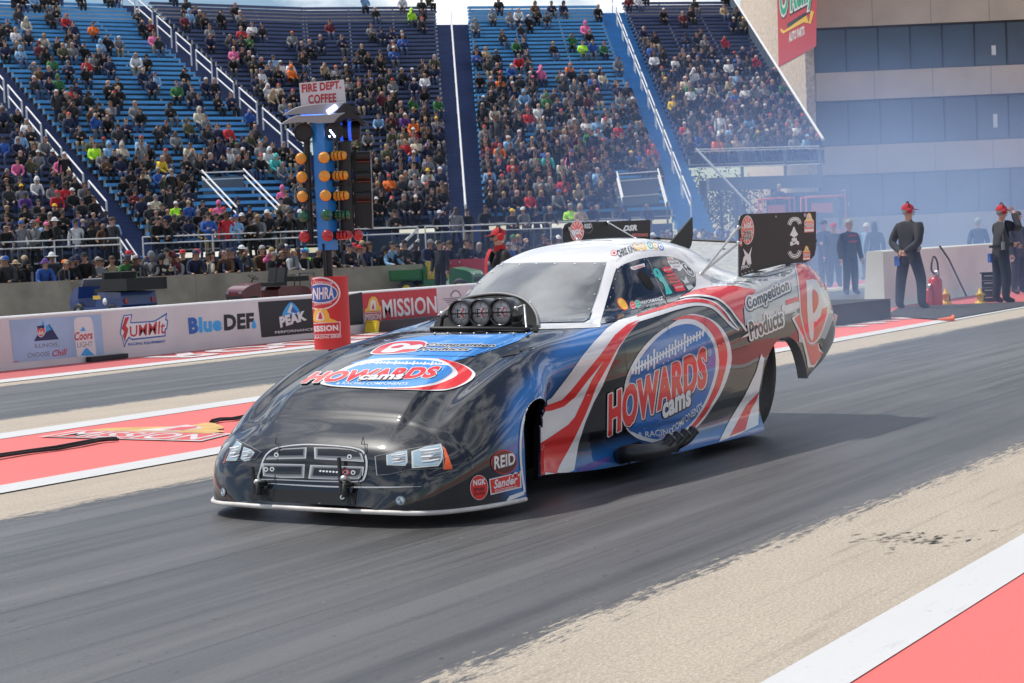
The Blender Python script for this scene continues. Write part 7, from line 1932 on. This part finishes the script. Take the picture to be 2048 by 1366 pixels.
mb = MB(); mb.prism([p0, p1, p1+w*2.2, p0+w*2.2], (0, 0, .30), 0); mb.prism([p0+(0, 0, .305), p1+(0, 0, .305), p1+w*2.2+np.array([0, 0, .305]), p0+w*2.2+np.array([0, 0, .305])], (0, 0, .02), 0); tag(mb.build('low_platform', [mat('black_platform', (.014, .014, .017), .6)]), 'low black platform on the ground behind the car tail', 'platform')
mb = MB(); P = [on_z(x, y, .016) for x, y in ((1770, 632), (1800, 614), (1990, 606), (2048, 604), (2048, 612), (1890, 640))]; mb.prism(P, (0, 0, .008), 0); tag(mb.build('rubber_mat', [mat('black_rubber_mat', (.035, .035, .042), .8)]), 'flat dark rubber mat under the crew beside the median wall', 'mat')
p = on_z(1875, 644); mb = MB(); mb.lathe((0, 0, .05), (.6, -.8, .0), [(0, .015), (.30, .05), (.31, .085), (.33, .085)], 0, 14); o = mb.build('traffic_cone', [mat('cone_orange', (.8, .13, .02), .6)]); o.location = p; o.scale = (.75,)*3; tag(o, 'small orange cone lying on its side at the lane edge', 'traffic cone')
p = at_depth(925, 540, 36.5); p[2] = 0
mb = MB(); a = at_depth(893, 527, 55); b = at_depth(975, 527, 55); mb.obox(np.array([*a[:2], 0]), (b-a)*np.array([1, 1, 0]), FW0*.05, ZUP*1.12, 0); tag(mb.build('red_fence_banner', [S_RED]), 'red banner on the fence behind the official in the red cap', 'banner')

# ================================================================== TYRE SMOKE
def smoke(name, label, c, r, rot, dens, col, scale, lo, hi, flat=1.):
    bm = bmesh.new(); bmesh.ops.create_icosphere(bm, subdivisions=3, radius=1.0); me = bpy.data.meshes.new(name); bm.to_mesh(me); bm.free()
    o = link_mesh(name, me); o.location = c; o.scale = r; o.rotation_euler = (0, 0, rot)
    m = bpy.data.materials.new(name+'_volume'); m.use_nodes = True; nt = m.node_tree; nt.nodes.clear(); N, L = nt.nodes, nt.links
    out = N.new('ShaderNodeOutputMaterial'); pv = N.new('ShaderNodeVolumePrincipled'); pv.inputs['Color'].default_value = (*col, 1); pv.inputs['Anisotropy'].default_value = .1; pv.inputs['Absorption Color'].default_value = (.55, .68, .9, 1)
    tc = N.new('ShaderNodeTexCoord'); ln = N.new('ShaderNodeVectorMath'); ln.operation = 'LENGTH'; L.new(tc.outputs['Object'], ln.inputs[0])
    fo = N.new('ShaderNodeMapRange'); fo.inputs[1].default_value = .25; fo.inputs[2].default_value = .98; fo.inputs[3].default_value = 1; fo.inputs[4].default_value = 0; fo.interpolation_type = 'SMOOTHSTEP'; L.new(ln.outputs['Value'], fo.inputs[0])
    geo = N.new('ShaderNodeNewGeometry'); nz = N.new('ShaderNodeTexNoise'); nz.inputs['Scale'].default_value = scale; nz.inputs['Detail'].default_value = 4; nz.inputs['Roughness'].default_value = .55; nz.inputs['Distortion'].default_value = .6; L.new(geo.outputs['Position'], nz.inputs['Vector'])
    nr = N.new('ShaderNodeMapRange'); nr.inputs[1].default_value = lo; nr.inputs[2].default_value = hi; nr.inputs[3].default_value = .12; nr.inputs[4].default_value = 1; L.new(nz.outputs['Fac'], nr.inputs[0])
    a = N.new('ShaderNodeMath'); a.operation = 'MULTIPLY'; L.new(fo.outputs[0], a.inputs[0]); L.new(nr.outputs[0], a.inputs[1])
    b = N.new('ShaderNodeMath'); b.operation = 'MULTIPLY'; b.inputs[1].default_value = dens; L.new(a.outputs[0], b.inputs[0])
    L.new(b.outputs[0], pv.inputs['Density']); L.new(pv.outputs[0], out.inputs['Volume']); me.materials.append(m)
    tag(o, label, 'smoke', kind='stuff')
smoke('tyre_smoke', 'blue tyre smoke drifting across the start area at right', (42, 15.5, .6), (24, 9, 6.6), R_(8), .092, (.32, .48, .90), .16, .35, .68)
smoke('tyre_smoke', 'thin low tyre smoke trailing behind the rear wheels', (16.2, 6.3, .5), (5.0, 2.3, 1.1), R_(4), .09, (.50, .66, 1.0), .9, .42, .70)
# rubber scuffs torn onto the pale concrete beside the groove
mb = MB(); rs = random.Random(5)
for k in range(64):
    px, py = rs.gauss(1818, 48), rs.gauss(1076, 6)
    if k > 54: px, py = rs.uniform(1700, 1990), rs.uniform(1040, 1110)
    p = on_z(px, py, .0035); a = rs.gauss(0, .35); L = rs.uniform(.010, .045); w = rs.uniform(.002, .007)
    d = np.array([math.cos(a), math.sin(a), 0])*.6+RT0*.6; d /= np.linalg.norm(d); n = np.array([-d[1], d[0], 0])
    mb.add([p-d*L, p-d*L*.2-n*w, p+d*L*.5-n*w*.6, p+d*L, p+d*L*.3+n*w, p-d*L*.6+n*w*.7], [(0, 1, 2, 3, 4, 5)])
tag(mb.build('rubber_scuffs', [mat('torn_rubber', (.03, .03, .032), .8)], None, False), 'dark torn rubber flecks on the pale concrete at right', 'tyre marks', kind='stuff')
